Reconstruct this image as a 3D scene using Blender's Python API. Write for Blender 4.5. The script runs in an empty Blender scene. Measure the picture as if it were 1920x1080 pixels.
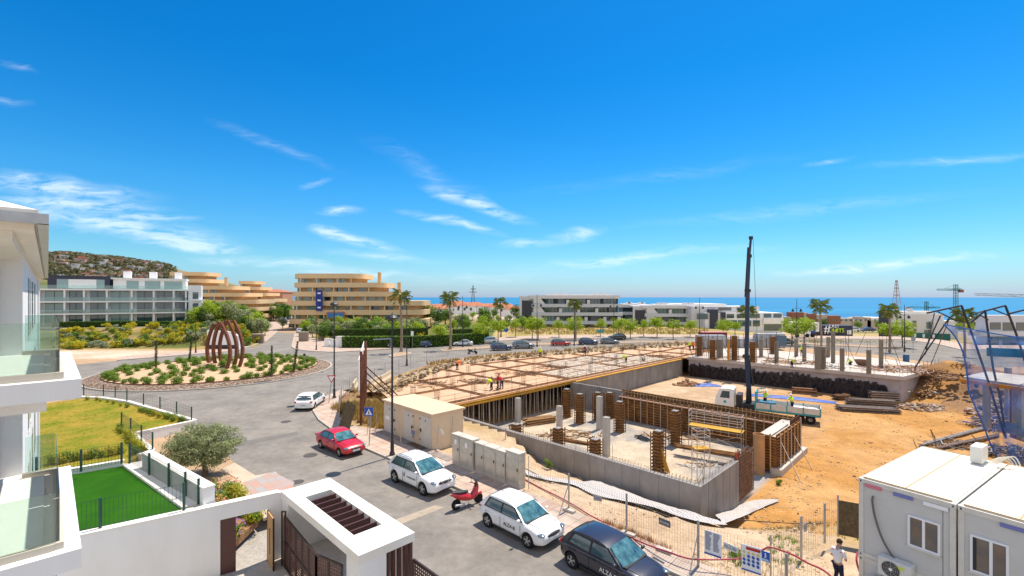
import bpy, bmesh, math, random
from mathutils import Vector, Matrix, noise
random.seed(7)
rnd = random.random
R = math.radians
uni = random.uniform
scene = bpy.context.scene
COL = scene.collection
F, CH, HY = 870.0, 10.8, 556.5
S2 = math.sqrt(.5)
# ---------------------------------------------------------------- camera
cd = bpy.data.cameras.new('camera')
cam = bpy.data.objects.new('camera', cd)
COL.objects.link(cam)
cam.location = (0, 0, CH)
cam.rotation_euler = (R(90), 0, 0)
cd.sensor_width = 36
cd.lens = 36 * F / 1920
cd.shift_y = 16.5 / 1920
cd.clip_start = .05
cd.clip_end = 90000
scene.camera = cam
scene.view_settings.view_transform = 'Standard'
scene.view_settings.look = 'None'
scene.view_settings.exposure = .68
scene.view_settings.gamma = 1
# ---------------------------------------------------------------- sky
SUN_EL, SUN_AZ = R(66), R(41.6)
world = bpy.data.worlds.new('World')
scene.world = world
world.use_nodes = True
wn, wl = world.node_tree.nodes, world.node_tree.links
wn.clear()
def wnode(t, **k):
 n = wn.new(t)
 for a, b in k.items():
  setattr(n, a, b)
 return n
w_out = wnode('ShaderNodeOutputWorld')
w_bg = wnode('ShaderNodeBackground')
w_bg.inputs[1].default_value = .1
wl.new(w_bg.outputs[0], w_out.inputs[0])
sky = wnode('ShaderNodeTexSky', sky_type='NISHITA', sun_disc=False, sun_elevation=SUN_EL, sun_rotation=SUN_AZ)
sky.altitude = 50
sky.air_density = 1.0
sky.dust_density = .35
sky.ozone_density = 3.0
hs = wnode('ShaderNodeHueSaturation')
hs.inputs['Saturation'].default_value = 1.42
hs.inputs['Value'].default_value = 1.0
wl.new(sky.outputs[0], hs.inputs['Color'])
tc = wnode('ShaderNodeTexCoord')
sep = wnode('ShaderNodeSeparateXYZ')
wl.new(tc.outputs['Generated'], sep.inputs[0])
def wmath(op, a, b=None, clamp=False):
 n = wnode('ShaderNodeMath', operation=op, use_clamp=clamp)
 for i, v in enumerate((a, b)):
  if v is None: continue
  if isinstance(v, (int, float)): n.inputs[i].default_value = v
  else: wl.new(v, n.inputs[i])
 return n.outputs[0]
yy = wmath('MAXIMUM', sep.outputs[1], .05)
comb = wnode('ShaderNodeCombineXYZ')
wl.new(wmath('DIVIDE', sep.outputs[0], yy), comb.inputs[0])
wl.new(wmath('DIVIDE', sep.outputs[2], yy), comb.inputs[1])
# wisps of cirrus, each at its own direction in the sky: (azimuth tangent, height tangent, half length, half width, tilt, strength)
warp = wnode('ShaderNodeTexNoise'); warp.inputs['Scale'].default_value = 4.5; warp.inputs['Detail'].default_value = 4
wl.new(comb.outputs[0], warp.inputs['Vector'])
wsub = wnode('ShaderNodeVectorMath', operation='SUBTRACT'); wl.new(warp.outputs['Color'], wsub.inputs[0]); wsub.inputs[1].default_value = (.5, .5, .5)
wsc = wnode('ShaderNodeVectorMath', operation='MULTIPLY'); wl.new(wsub.outputs[0], wsc.inputs[0]); wsc.inputs[1].default_value = (.16, .05, 0)
wadd = wnode('ShaderNodeVectorMath', operation='ADD'); wl.new(comb.outputs[0], wadd.inputs[0]); wl.new(wsc.outputs[0], wadd.inputs[1])
def px2(px, py): return ((px - 960) / F, (HY - py) / F)
wisps = [(120, 352, 190, 18, -5, .8), (60, 330, 90, 12, -6, .7), (150, 380, 180, 13, -3, .8), (250, 425, 190, 26, -9, .95), (355, 457, 120, 13, -3, .9), (300, 404, 70, 7, 0, .9), (60, 395, 120, 26, 0, .35),
   (15, 118, 50, 8, -15, .4), (15, 184, 45, 8, -12, .4), (520, 275, 130, 12, -22, .3), (595, 345, 36, 6, 18, .4), (642, 394, 50, 9, 2, .85), (630, 437, 60, 12, -8, .95), (690, 452, 110, 11, -14, .6),
   (890, 385, 115, 13, -17, 1.0), (800, 330, 140, 22, -28, .28), (850, 418, 95, 8, -13, .75), (565, 494, 75, 9, -2, .95), (660, 512, 160, 11, -1, .6), (440, 482, 90, 10, 0, .55), (980, 455, 70, 9, -1, .6),
   (1080, 437, 60, 12, 10, .75), (1200, 480, 260, 11, 5, .45), (1120, 490, 80, 10, 6, .5), (1550, 307, 60, 6, 9, .55), (1800, 300, 190, 9, 5, .5), (1690, 492, 200, 10, 4, .75), (1560, 505, 150, 9, 0, .45),
   (1500, 395, 350, 14, 5, .2), (1250, 330, 300, 14, 8, .14), (900, 520, 250, 14, 2, .22), (730, 480, 120, 9, -5, .45)]
acc = None
for px, py, rx, ry, tilt, st in wisps:
 s, t = px2(px, py)
 mp = wnode('ShaderNodeMapping', vector_type='TEXTURE')
 mp.inputs['Location'].default_value = (s, t, 0)
 mp.inputs['Rotation'].default_value = (0, 0, R(tilt))
 mp.inputs['Scale'].default_value = (rx * 1.2 / F, ry * 1.35 / F, 1)
 wl.new(wadd.outputs[0], mp.inputs['Vector'])
 ln = wnode('ShaderNodeVectorMath', operation='LENGTH'); wl.new(mp.outputs[0], ln.inputs[0])
 m = wmath('SUBTRACT', 1.0, ln.outputs['Value'], True)
 m = wmath('MULTIPLY', wmath('POWER', m, 1.5), st * (2.0 if py > 345 else 1.25))
 acc = m if acc is None else wmath('ADD', acc, m)
nmap = wnode('ShaderNodeMapping'); nmap.inputs['Scale'].default_value = (5, 26, 1); nmap.inputs['Rotation'].default_value = (0, 0, R(7))
wl.new(wadd.outputs[0], nmap.inputs['Vector'])
cn = wnode('ShaderNodeTexNoise'); cn.inputs['Scale'].default_value = 3.0; cn.inputs['Detail'].default_value = 12; cn.inputs['Roughness'].default_value = .62; cn.inputs['Distortion'].default_value = .5
wl.new(nmap.outputs[0], cn.inputs['Vector'])
cr = wnode('ShaderNodeMapRange'); cr.inputs[1].default_value = .33; cr.inputs[2].default_value = .66
wl.new(cn.outputs['Fac'], cr.inputs[0])
cm = wmath('MULTIPLY', acc, cr.outputs[0], True)
front = wmath('GREATER_THAN', sep.outputs[1], .1)
cm = wmath('MULTIPLY', wmath('MULTIPLY', cm, front), .6)
# deepen towards the zenith, pale at the horizon
tint = wnode('ShaderNodeMix', data_type='RGBA', blend_type='MULTIPLY'); tint.inputs[0].default_value = 1
grad = wnode('ShaderNodeMapRange'); grad.inputs[1].default_value = 0.0; grad.inputs[2].default_value = .42
wl.new(sep.outputs[2], grad.inputs[0])
gr = wnode('ShaderNodeValToRGB')
gr.color_ramp.elements[0].color = (.46, .62, 1.25, 1); gr.color_ramp.elements[0].position = 0
gr.color_ramp.elements[1].color = (.15, .88, 1.0, 1); gr.color_ramp.elements[1].position = 1
e_ = gr.color_ramp.elements.new(.17); e_.color = (.50, .78, .90, 1)
e_ = gr.color_ramp.elements.new(.5); e_.color = (.42, .92, 1.02, 1)
e_ = gr.color_ramp.elements.new(.05); e_.color = (.46, .66, 1.02, 1)
wl.new(grad.outputs[0], gr.inputs[0])
wl.new(hs.outputs[0], tint.inputs[6]); wl.new(gr.outputs[0], tint.inputs[7])
cmix = wnode('ShaderNodeMix', data_type='RGBA')
wl.new(cm, cmix.inputs[0]); wl.new(tint.outputs[2], cmix.inputs[6]); cmix.inputs[7].default_value = (6.3, 7.2, 7.7, 1)
# pale bright area added to the unseen sky behind the camera as neutral fill
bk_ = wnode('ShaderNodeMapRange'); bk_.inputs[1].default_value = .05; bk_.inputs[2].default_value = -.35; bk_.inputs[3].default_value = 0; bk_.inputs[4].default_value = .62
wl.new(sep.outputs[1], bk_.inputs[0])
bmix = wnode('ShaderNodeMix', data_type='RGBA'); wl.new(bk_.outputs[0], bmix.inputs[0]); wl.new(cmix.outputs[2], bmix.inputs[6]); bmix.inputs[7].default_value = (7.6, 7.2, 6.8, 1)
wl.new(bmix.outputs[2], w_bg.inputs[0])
# ---------------------------------------------------------------- sun
sl = bpy.data.lights.new('sun', 'SUN')
sl.energy = 4.1; sl.angle = R(.55); sl.color = (1, .90, .77)
sun = bpy.data.objects.new('sun', sl); COL.objects.link(sun)
sd = Vector((math.sin(SUN_AZ) * math.cos(SUN_EL), math.cos(SUN_AZ) * math.cos(SUN_EL), math.sin(SUN_EL)))
sun.rotation_euler = sd.to_track_quat('Z', 'Y').to_euler()
sun.location = sd * 60
# ---------------------------------------------------------------- helpers
def W(px, py, z=0.0):
 d = (CH - z) * F / (py - HY)
 return Vector(((px - 960) * d / F, d, z))
def WD(px, py, d): return Vector(((px - 960) * d / F, d, CH - (py - HY) * d / F))
def AB(a, b, z=0.0): return Vector(((a + b) * S2, (b - a) * S2, z))
def toAB(v): return (v[0] - v[1]) * S2, (v[0] + v[1]) * S2
UA, VB = Vector((S2, -S2, 0)), Vector((S2, S2, 0))
def sm(t): t = max(0, min(1, t)); return t * t * (3 - 2 * t)
def lerp(p, q, t): return p + (q - p) * t
def ordn(i): return ['first', 'second', 'third', 'fourth', 'fifth', 'sixth', 'seventh', 'eighth', 'ninth', 'tenth', 'eleventh', 'twelfth', 'thirteenth', 'fourteenth', 'fifteenth', 'sixteenth', 'seventeenth', 'eighteenth', 'nineteenth', 'twentieth'][i]
MATS = {}
def mat(name, col, rough=.7, metal=0, var=.0, vs=3.0, bump=0, bs=30.0, spec=None, trans=0, col2=None, emit=None, alpha=None, island=0, coords='Object', stretch=None, coat=0, ior=None):
 if name in MATS: return MATS[name]
 m = bpy.data.materials.new(name); m.use_nodes = True
 nt = m.node_tree; N, L = nt.nodes, nt.links
 b = N['Principled BSDF']
 c = (*col, 1)
 b.inputs['Base Color'].default_value = c
 b.inputs['Roughness'].default_value = rough
 b.inputs['Metallic'].default_value = metal
 if spec is None and rough >= .7: spec = .12
 if spec is not None: b.inputs['Specular IOR Level'].default_value = spec
 if trans: b.inputs['Transmission Weight'].default_value = trans
 if ior: b.inputs['IOR'].default_value = ior
 if coat: b.inputs['Coat Weight'].default_value = coat; b.inputs['Coat Roughness'].default_value = .05
 if alpha is not None: b.inputs['Alpha'].default_value = alpha
 if emit: b.inputs['Emission Color'].default_value = (*emit[0], 1); b.inputs['Emission Strength'].default_value = emit[1]
 if var or bump or col2:
  t = N.new('ShaderNodeTexCoord'); vec = t.outputs[coords]
  if stretch:
   mp = N.new('ShaderNodeMapping'); mp.inputs['Scale'].default_value = stretch; L.new(vec, mp.inputs[0]); vec = mp.outputs[0]
 if var or col2:
  n = N.new('ShaderNodeTexNoise'); n.inputs['Scale'].default_value = vs; n.inputs['Detail'].default_value = 7; n.inputs['Roughness'].default_value = .62
  L.new(vec, n.inputs['Vector'])
  mr = N.new('ShaderNodeMapRange'); mr.inputs[1].default_value = .33; mr.inputs[2].default_value = .67; L.new(n.outputs['Fac'], mr.inputs[0])
  mx = N.new('ShaderNodeMix'); mx.data_type = 'RGBA'; L.new(mr.outputs[0], mx.inputs[0])
  if col2: mx.inputs[6].default_value = c; mx.inputs[7].default_value = (*col2, 1)
  else:
   mx.inputs[6].default_value = (*[k * (1 - var) for k in col], 1); mx.inputs[7].default_value = (*[min(1, k * (1 + var)) for k in col], 1)
  src = mx.outputs[2]
  if island:
   g = N.new('ShaderNodeNewGeometry'); hv = N.new('ShaderNodeHueSaturation')
   r1 = N.new('ShaderNodeMapRange'); r1.inputs[3].default_value = 1 - island; r1.inputs[4].default_value = 1 + island
   L.new(g.outputs['Random Per Island'], r1.inputs[0]); L.new(r1.outputs[0], hv.inputs['Value']); L.new(src, hv.inputs['Color']); src = hv.outputs[0]
  L.new(src, b.inputs['Base Color'])
 if bump:
  n2 = N.new('ShaderNodeTexNoise'); n2.inputs['Scale'].default_value = bs; n2.inputs['Detail'].default_value = 5; L.new(vec, n2.inputs['Vector'])
  bp = N.new('ShaderNodeBump'); bp.inputs['Strength'].default_value = min(1, bump); bp.inputs['Distance'].default_value = .03 * max(1, bump); L.new(n2.outputs['Fac'], bp.inputs['Height']); L.new(bp.outputs[0], b.inputs['Normal'])
 MATS[name] = m
 return m
def leafmat(name, col, col2, island=.35, vs=1.2):
 m = mat(name, col, .62, col2=col2, vs=vs, island=island, spec=.25)
 N, L = m.node_tree.nodes, m.node_tree.links
 b = N['Principled BSDF']
 if 'Translucent BSDF' not in N:
  tr = N.new('ShaderNodeBsdfTranslucent'); mx = N.new('ShaderNodeMixShader'); mx.inputs[0].default_value = .32
  src = b.inputs['Base Color'].links[0].from_socket
  hv = N.new('ShaderNodeHueSaturation'); hv.inputs['Value'].default_value = 1.5; hv.inputs['Hue'].default_value = .49
  L.new(src, hv.inputs['Color']); L.new(hv.outputs[0], tr.inputs[0])
  L.new(b.outputs[0], mx.inputs[1]); L.new(tr.outputs[0], mx.inputs[2])
  L.new(mx.outputs[0], N['Material Output'].inputs[0])
 return m
def toroot(o, parent):      # vertices given in world space: bring them into the frame of the thing they belong to
 r = parent
 while r.parent: r = r.parent
 if r.get('_w'): o.data.transform(Matrix.Translation(-Vector(r.location)))
class MB:
 def __init__(s): s.v = []; s.f = []; s.m = []; s.M = None
 def _add(s, vs, fs, mi=0):
  n = len(s.v)
  if s.M is not None: vs = [s.M @ Vector(p) for p in vs]
  s.v += [tuple(p) for p in vs]
  s.f += [tuple(i + n for i in f) for f in fs]; s.m += [mi] * len(fs)
  return s
 def box(s, x0, x1, y0, y1, z0, z1, mi=0):
  return s._add([(x0, y0, z0), (x1, y0, z0), (x1, y1, z0), (x0, y1, z0), (x0, y0, z1), (x1, y0, z1), (x1, y1, z1), (x0, y1, z1)],
      [(0, 3, 2, 1), (4, 5, 6, 7), (0, 1, 5, 4), (1, 2, 6, 5), (2, 3, 7, 6), (3, 0, 4, 7)], mi)
 def cbox(s, c, sx, sy, sz, rz=0, mi=0):
  ca, sa = math.cos(rz), math.sin(rz); vs = []
  for z in (-sz / 2, sz / 2):
   for x, y in ((-1, -1), (1, -1), (1, 1), (-1, 1)):
    x_, y_ = x * sx / 2, y * sy / 2
    vs.append((c[0] + x_ * ca - y_ * sa, c[1] + x_ * sa + y_ * ca, c[2] + z))
  return s._add(vs, [(0, 3, 2, 1), (4, 5, 6, 7), (0, 1, 5, 4), (1, 2, 6, 5), (2, 3, 7, 6), (3, 0, 4, 7)], mi)
 def abox(s, a0, a1, b0, b1, z0, z1, mi=0):
  vs = [AB(a, b, z) for z in (z0, z1) for a, b in ((a0, b0), (a1, b0), (a1, b1), (a0, b1))]
  return s._add(vs, [(0, 3, 2, 1), (4, 5, 6, 7), (0, 1, 5, 4), (1, 2, 6, 5), (2, 3, 7, 6), (3, 0, 4, 7)], mi)
 def bar(s, p, q, w, h=None, mi=0, up=(0, 0, 1)):
  p, q = Vector(p), Vector(q); h = h or w; d = (q - p)
  if d.length < 1e-6: return s
  d.normalize(); up = Vector(up)
  if abs(d.dot(up)) > .98: up = Vector((1, 0, 0)) if abs(d.x) < .9 else Vector((0, 1, 0))
  x = d.cross(up).normalized(); y = x.cross(d)
  vs = [c + x * i * w / 2 + y * j * h / 2 for c in (p, q) for i, j in ((-1, -1), (1, -1), (1, 1), (-1, 1))]
  return s._add(vs, [(0, 3, 2, 1), (4, 5, 6, 7), (0, 1, 5, 4), (1, 2, 6, 5), (2, 3, 7, 6), (3, 0, 4, 7)], mi)
 def cyl(s, p, q, r1, r2=None, n=10, mi=0, caps=True):
  p, q = Vector(p), Vector(q); r2 = r1 if r2 is None else r2; d = (q - p).normalized()
  up = Vector((0, 0, 1)) if abs(d.z) < .9 else Vector((1, 0, 0))
  x = d.cross(up).normalized(); y = x.cross(d)
  vs = [c + (x * math.cos(t) + y * math.sin(t)) * r for c, r in ((p, r1), (q, r2)) for t in [2 * math.pi * i / n for i in range(n)]]
  fs = [(i, i + n, (i + 1) % n + n, (i + 1) % n) for i in range(n)]
  if caps: fs += [tuple(range(n)), tuple(range(2 * n - 1, n - 1, -1))]
  return s._add(vs, fs, mi)
 def tube(s, pts, r, n=8, mi=0):
  pts = [Vector(p) for p in pts]; rs = r if isinstance(r, (list, tuple)) else [r] * len(pts)
  vs = []; px = None
  for i, p in enumerate(pts):
   d = (pts[min(i + 1, len(pts) - 1)] - pts[max(i - 1, 0)]).normalized()
   if px is None:
    up = Vector((0, 0, 1)) if abs(d.z) < .9 else Vector((1, 0, 0)); px = d.cross(up).normalized()
   px = (px - d * px.dot(d)).normalized(); y = px.cross(d)
   vs += [p + (px * math.cos(t) + y * math.sin(t)) * rs[i] for t in [2 * math.pi * k / n for k in range(n)]]
  fs = [(j * n + i, (j + 1) * n + i, (j + 1) * n + (i + 1) % n, j * n + (i + 1) % n) for j in range(len(pts) - 1) for i in range(n)]
  fs += [tuple(range(n)), tuple(range(len(vs) - 1, len(vs) - n - 1, -1))]
  return s._add(vs, fs, mi)
 def prism(s, poly, z0, z1, mi=0, side=None):
  n = len(poly); poly = [Vector((p[0], p[1], 0)) for p in poly]
  if sum(poly[i].x * poly[(i + 1) % n].y - poly[(i + 1) % n].x * poly[i].y for i in range(n)) < 0: poly.reverse()
  vs = [(p.x, p.y, z) for z in (z0, z1) for p in poly]
  s._add(vs, [tuple(range(n, 2 * n)), tuple(range(n - 1, -1, -1))], mi)
  k = len(s.v) - 2 * n
  s.f += [(k + i, k + (i + 1) % n, k + (i + 1) % n + n, k + i + n) for i in range(n)]; s.m += [mi if side is None else side] * n
  return s
 def sheet(s, poly, z=None, mi=0):
  poly = [Vector((p[0], p[1], p[2] if z is None else z)) for p in poly]; n = len(poly)
  if sum(poly[i].x * poly[(i + 1) % n].y - poly[(i + 1) % n].x * poly[i].y for i in range(n)) < 0: poly.reverse()
  return s._add(poly, [tuple(range(n))], mi)
 def quad(s, a, b, c, d, mi=0): return s._add([a, b, c, d], [(0, 1, 2, 3)], mi)
 def slab(s, a, b, c, d, t, mi=0):
  a, b, c, d = map(Vector, (a, b, c, d)); n = (b - a).cross(d - a).normalized() * t
  return s._add([a, b, c, d, a - n, b - n, c - n, d - n], [(0, 1, 2, 3), (7, 6, 5, 4), (4, 5, 1, 0), (5, 6, 2, 1), (6, 7, 3, 2), (7, 4, 0, 3)], mi)
 def lathe(s, c, prof, n=16, mi=0):
  c = Vector(c); vs = [c + Vector((r * math.cos(t), r * math.sin(t), z)) for r, z in prof for t in [2 * math.pi * i / n for i in range(n)]]
  m = len(prof); fs = [(j * n + i, j * n + (i + 1) % n, (j + 1) * n + (i + 1) % n, (j + 1) * n + i) for j in range(m - 1) for i in range(n)]
  fs += [tuple(range(n - 1, -1, -1)), tuple(range((m - 1) * n, m * n))]
  return s._add(vs, fs, mi)
 def blob(s, c, r, nu=8, nv=6, jit=.12, mi=0):
  c = Vector(c); r = Vector(r if isinstance(r, (tuple, list, Vector)) else (r, r, r)); vs = [c + Vector((0, 0, -r.z))]
  for j in range(1, nv):
   ph = -math.pi / 2 + math.pi * j / nv
   for i in range(nu):
    t = 2 * math.pi * i / nu; k = 1 + uni(-jit, jit)
    vs.append(c + Vector((r.x * math.cos(ph) * math.cos(t) * k, r.y * math.cos(ph) * math.sin(t) * k, r.z * math.sin(ph) * k)))
  vs.append(c + Vector((0, 0, r.z))); fs = []
  for i in range(nu): fs.append((0, 1 + (i + 1) % nu, 1 + i))
  for j in range(nv - 2):
   for i in range(nu): fs.append((1 + j * nu + i, 1 + j * nu + (i + 1) % nu, 1 + (j + 1) * nu + (i + 1) % nu, 1 + (j + 1) * nu + i))
  k = 1 + (nv - 2) * nu
  for i in range(nu): fs.append((k + i, k + (i + 1) % nu, len(vs) - 1))
  return s._add(vs, fs, mi)
 def mesh(s, name, mats):
  me = bpy.data.meshes.new(name); me.from_pydata(s.v, [], s.f)
  for m in (mats if isinstance(mats, (list, tuple)) else [mats]): me.materials.append(m)
  if any(s.m): me.polygons.foreach_set('material_index', s.m)
  me.update()
  return me
 def build(s, name, mats, parent=None, smooth=0, bevel=0):
  o = bpy.data.objects.new(name, s.mesh(name, mats)); COL.objects.link(o)
  if parent:
   o.parent = parent; pl = parent
   o.matrix_parent_inverse = Matrix.Identity(4)
   toroot(o, parent)
  if smooth:
   o.data.polygons.foreach_set('use_smooth', [True] * len(o.data.polygons)); o.data.set_sharp_from_angle(angle=R(smooth))
  if bevel:
   bv = o.modifiers.new('bevel', 'BEVEL'); bv.width = bevel; bv.segments = 2; bv.limit_method = 'ANGLE'; bv.angle_limit = R(40)
  return o
def tag(o, label=None, cat=None, group=None, kind=None):
 if label: o['label'] = label
 if cat: o['category'] = cat
 if group: o['group'] = group
 if kind: o['kind'] = kind
 return o
WORLD_ROOTS = []
def thing(name, loc, label, cat, group=None, rz=0, world=False):
 o = bpy.data.objects.new(name, None); COL.objects.link(o); o.empty_display_size = .2
 o.location = loc; o.rotation_euler = (0, 0, rz)
 if world: o['_w'] = 1; WORLD_ROOTS.append(o)
 return tag(o, label, cat, group)
def struct(name, mb, m, **k): return tag(mb.build(name, m, **k), kind='structure')
def solo(name, mb, m, label, cat, group=None, **k): return tag(mb.build(name, m, **k), label, cat, group)
def copy_tree(o, parent=None, loc=None, rz=None, sc=None, label=None, group=None, paint=None):
 c = o.copy(); COL.objects.link(c)
 if parent is not None: c.parent = parent
 if loc is not None: c.location = loc
 if rz is not None: c.rotation_euler = (0, 0, rz)
 if sc is not None: c.scale = (sc, sc, sc) if isinstance(sc, (int, float)) else sc
 if label: c['label'] = label
 if group: c['group'] = group
 if paint and c.data:
  if any(m and m.name.startswith('paint') for m in c.data.materials):
   c.data = c.data.copy()
   for i, m in enumerate(c.data.materials):
    if m.name.startswith('paint'): c.data.materials[i] = paint
 for ch in list(o.children): copy_tree(ch, c, paint=paint)
 return c
def text(s, size, M, m, parent=None, name='lettering', depth=.004, align='CENTER'):
 cu = bpy.data.curves.new('t', 'FONT'); cu.body = s; cu.size = size; cu.extrude = depth; cu.align_x = align; cu.align_y = 'CENTER'; cu.resolution_u = 2
 o = bpy.data.objects.new('t', cu); COL.objects.link(o)
 dg = bpy.context.evaluated_depsgraph_get(); me = bpy.data.meshes.new_from_object(o.evaluated_get(dg))
 bpy.data.objects.remove(o); bpy.data.curves.remove(cu)
 me.transform(M); me.materials.clear(); me.materials.append(m)
 r = bpy.data.objects.new(name, me); COL.objects.link(r)
 if parent:
  r.parent = parent
  toroot(r, parent)
 return r
def frame(o, x, y):     # matrix whose x,y axes are given world vectors, origin o
 x = Vector(x).normalized(); y = Vector(y).normalized(); z = x.cross(y)
 M = Matrix((x, y, z)).transposed().to_4x4(); M.translation = Vector(o); return M
# ---------------------------------------------------------------- materials
M_white = mat('white_render', (.80, .795, .785), .75, col2=(.74, .725, .70), vs=.8, bump=.2, bs=60, stretch=(1, 1, .25))
M_whitetop = mat('white_coping', (.80, .78, .74), .7, col2=(.72, .68, .6), vs=.7)
M_cream = mat('cream_render', (.72, .69, .62), .8, var=.05)
M_asph = mat('asphalt', (.195, .178, .16), .9, var=.0, bump=.3, bs=80, col2=(.27, .245, .215), vs=.22, coords='Object')
M_kerb = mat('kerb_stone', (.42, .38, .33), .85, var=.12, vs=2)
M_conc = mat('concrete', (.33, .32, .31), .85, var=.16, vs=.9, bump=.3, bs=12)
M_concL = mat('light_concrete', (.5, .46, .41), .85, var=.12, vs=1.2, bump=.3, bs=14)
M_steel = mat('galvanised_steel', (.42, .43, .43), .45, .7, var=.1)
M_black = mat('black_metal', (.018, .02, .022), .45)
M_dgreen = mat('dark_green_metal', (.01, .06, .045), .5)
M_brown = mat('brown_metal', (.085, .03, .025), .5, var=.12)
M_rust = mat('corten_steel', (.13, .05, .033), .75, col2=(.21, .085, .05), vs=2.2, bump=.3)
M_wood = mat('timber', (.36, .21, .10), .8, col2=(.52, .34, .18), vs=3, bump=.2)
M_woodD = mat('dark_formwork_timber', (.07, .038, .018), .85, col2=(.28, .13, .045), vs=2.2, bump=.2)
M_ply = mat('formwork_plywood', (.50, .29, .15), .75, col2=(.58, .41, .28), vs=.35)
M_yell = mat('yellow_formwork', (.62, .36, .05), .7, col2=(.5, .27, .06), vs=1)
M_rebar = mat('rebar_steel', (.13, .085, .06), .8, var=.3)
M_rubber = mat('tyre_rubber', (.02, .02, .021), .8)
M_alloy = mat('alloy_rim', (.55, .56, .57), .35, .7)
M_glassD = mat('dark_glass', (.02, .05, .06), .04, spec=.9, coat=.5)
M_winG = mat('window_glass', (.045, .10, .115), .05, spec=1.0, coat=.8)
M_winB = mat('curtained_glass', (.22, .34, .34), .1, spec=.8, coat=.5)
M_plate = mat('number_plate', (.75, .75, .75), .5)
M_red = mat('red_plastic', (.45, .02, .03), .4)
M_skin = mat('skin', (.5, .28, .19), .6)
M_hivis = mat('hi_vis_yellow', (.62, .85, .03), .7)
M_hivisO = mat('hi_vis_orange', (.85, .16, .02), .7)
M_navy = mat('navy_cloth', (.02, .025, .06), .85)
M_helm = mat('white_helmet', (.8, .8, .78), .4)
def glassmat(name, col, a):
 m = bpy.data.materials.new(name); m.use_nodes = True; N, L = m.node_tree.nodes, m.node_tree.links
 N.clear(); o = N.new('ShaderNodeOutputMaterial'); t = N.new('ShaderNodeBsdfTransparent'); g = N.new('ShaderNodeBsdfGlossy'); x = N.new('ShaderNodeMixShader')
 f = N.new('ShaderNodeFresnel'); f.inputs[0].default_value = 1.45; ad = N.new('ShaderNodeMath'); ad.operation = 'ADD'; ad.inputs[1].default_value = a; L.new(f.outputs[0], ad.inputs[0])
 t.inputs[0].default_value = (*col, 1); g.inputs[1].default_value = .03; L.new(ad.outputs[0], x.inputs[0]); L.new(t.outputs[0], x.inputs[1]); L.new(g.outputs[0], x.inputs[2]); L.new(x.outputs[0], o.inputs[0])
 return m
M_glass = glassmat('clear_glass', (.80, .92, .89), .09)
M_cglass = glassmat('tinted_glass', (.42, .58, .58), .10)
def nodes_color(m): return m.node_tree.nodes, m.node_tree.links, m.node_tree.nodes['Principled BSDF']
# ================================================================ GROUND
C0 = Vector((-42.5, 67.6, 0)); R0 = 15.2
def hgt(x, y):
 a, b = (x - y) * S2, (x + y) * S2
 z = 0.0
 d = y + .15 * max(x, 0)
 z -= .055 * max(0, d - 190) * sm((x / max(y, 1) + .5) / .15)
 z += 6.5 * math.exp(-((x + 32) / 50) ** 2 - ((y - 320) / 75) ** 2)
 z -= 2.2 * sm((x - 60) / 40) * sm((y - 100) / 50)
 z += 84 * math.exp(-(((x + 1010) / 170) ** 2 + ((y - 1020) / 300) ** 2)) + 58 * math.exp(-(((x + 800) / 170) ** 2 + ((y - 1080) / 260) ** 2)) + 6 * math.exp(-(((x + 600) / 130) ** 2 + ((y - 1080) / 260) ** 2))
 if y > 300: z += 9 * noise.noise(Vector((x / 60, y / 60, 3))) * sm((-x - 350) / 150)
 z += 3.6 * math.exp(-(((x + 18) / 22) ** 2 + ((y - 205) / 20) ** 2))
 if x < -48 and y > 1: z += sm((-x - 50) / 10) * sm((-x / y - .545) / .07) * (2.7 * sm((y - 98) / 9) + .7 * sm((y - 107.5) / 1.0))
 z = max(z, -82)
 # property on the left, a little below the street
 if b < 8.8 and -26 < a: return -.56
 # pit of the building site
 n = .12 * noise.noise(Vector((x / 2.5, y / 2.5, 0))) + .05 * noise.noise(Vector((x * 1.3, y * 1.3, 5)))
 if -36.9 < a < -7.6 and 77 < b < 97.5: return -3.02
 if a < -11.2 and 26.3 < b < 79 and a > -36.9: return -3.02 + (.25 * n if b > 47 else 0)
 if -58 < a <= -36.9 and 26 < b < 98 and (a > -44 - (b - 25.5) * .68) : return -3.02 if a > -43.5 - (b - 26) * .55 else -.4
 if a <= -34 and 19.5 < b <= 26.3 and a > -60: return -.25 * sm((b - 19.5) / 3) + .3 * n
 if a <= -11.2 and b <= 26.3 and a > -34:
  return -1.6 * sm((b - 20.1) / 5.6) * sm((a + 27) / 5) + n * .5 * sm((b - 19) / 2)
 zR = -3.02 * sm((b - 20.3) / (10.5 + 14 * sm((a + 10) / 8))) * (1 - .55 * sm((a + 5) / 26) * (1 if b < 200 else 0))
 zR *= 1 - sm((b - 80) / 13)
 if b > 26 and b < 94 and a > -12 and x < 110:
  k = 1 - sm((x - 80) / 25)
  heap = 0
  if b > 76 and -6.5 < a < 12: heap = 1.5 * math.exp(-((a + 2) / 5) ** 2 - ((b - 90) / 5) ** 2) + .6 * math.exp(-((a - 0) / 3) ** 2 - ((b - 80) / 3) ** 2)
  return zR * k + n * (1 + heap * 3) + heap
 if a > -12 and b <= 26: return zR * sm((a + 11.6) / .5) + (-1.6 * sm((b - 20.1) / 5.6)) * (1 - sm((a + 11.6) / .5)) + n * .4 * sm((b - 19) / 2)
 if -6.8 < a < 4 and 76 < b < 100: z += .4 * abs(n) * 6
 return z
def inpoly(x, y, P):
 c = False; j = len(P) - 1
 for i in range(len(P)):
  if (P[i][1] > y) != (P[j][1] > y) and x < (P[j][0] - P[i][0]) * (y - P[i][1]) / (P[j][1] - P[i][1]) + P[i][0]: c = not c
  j = i
 return c
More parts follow.
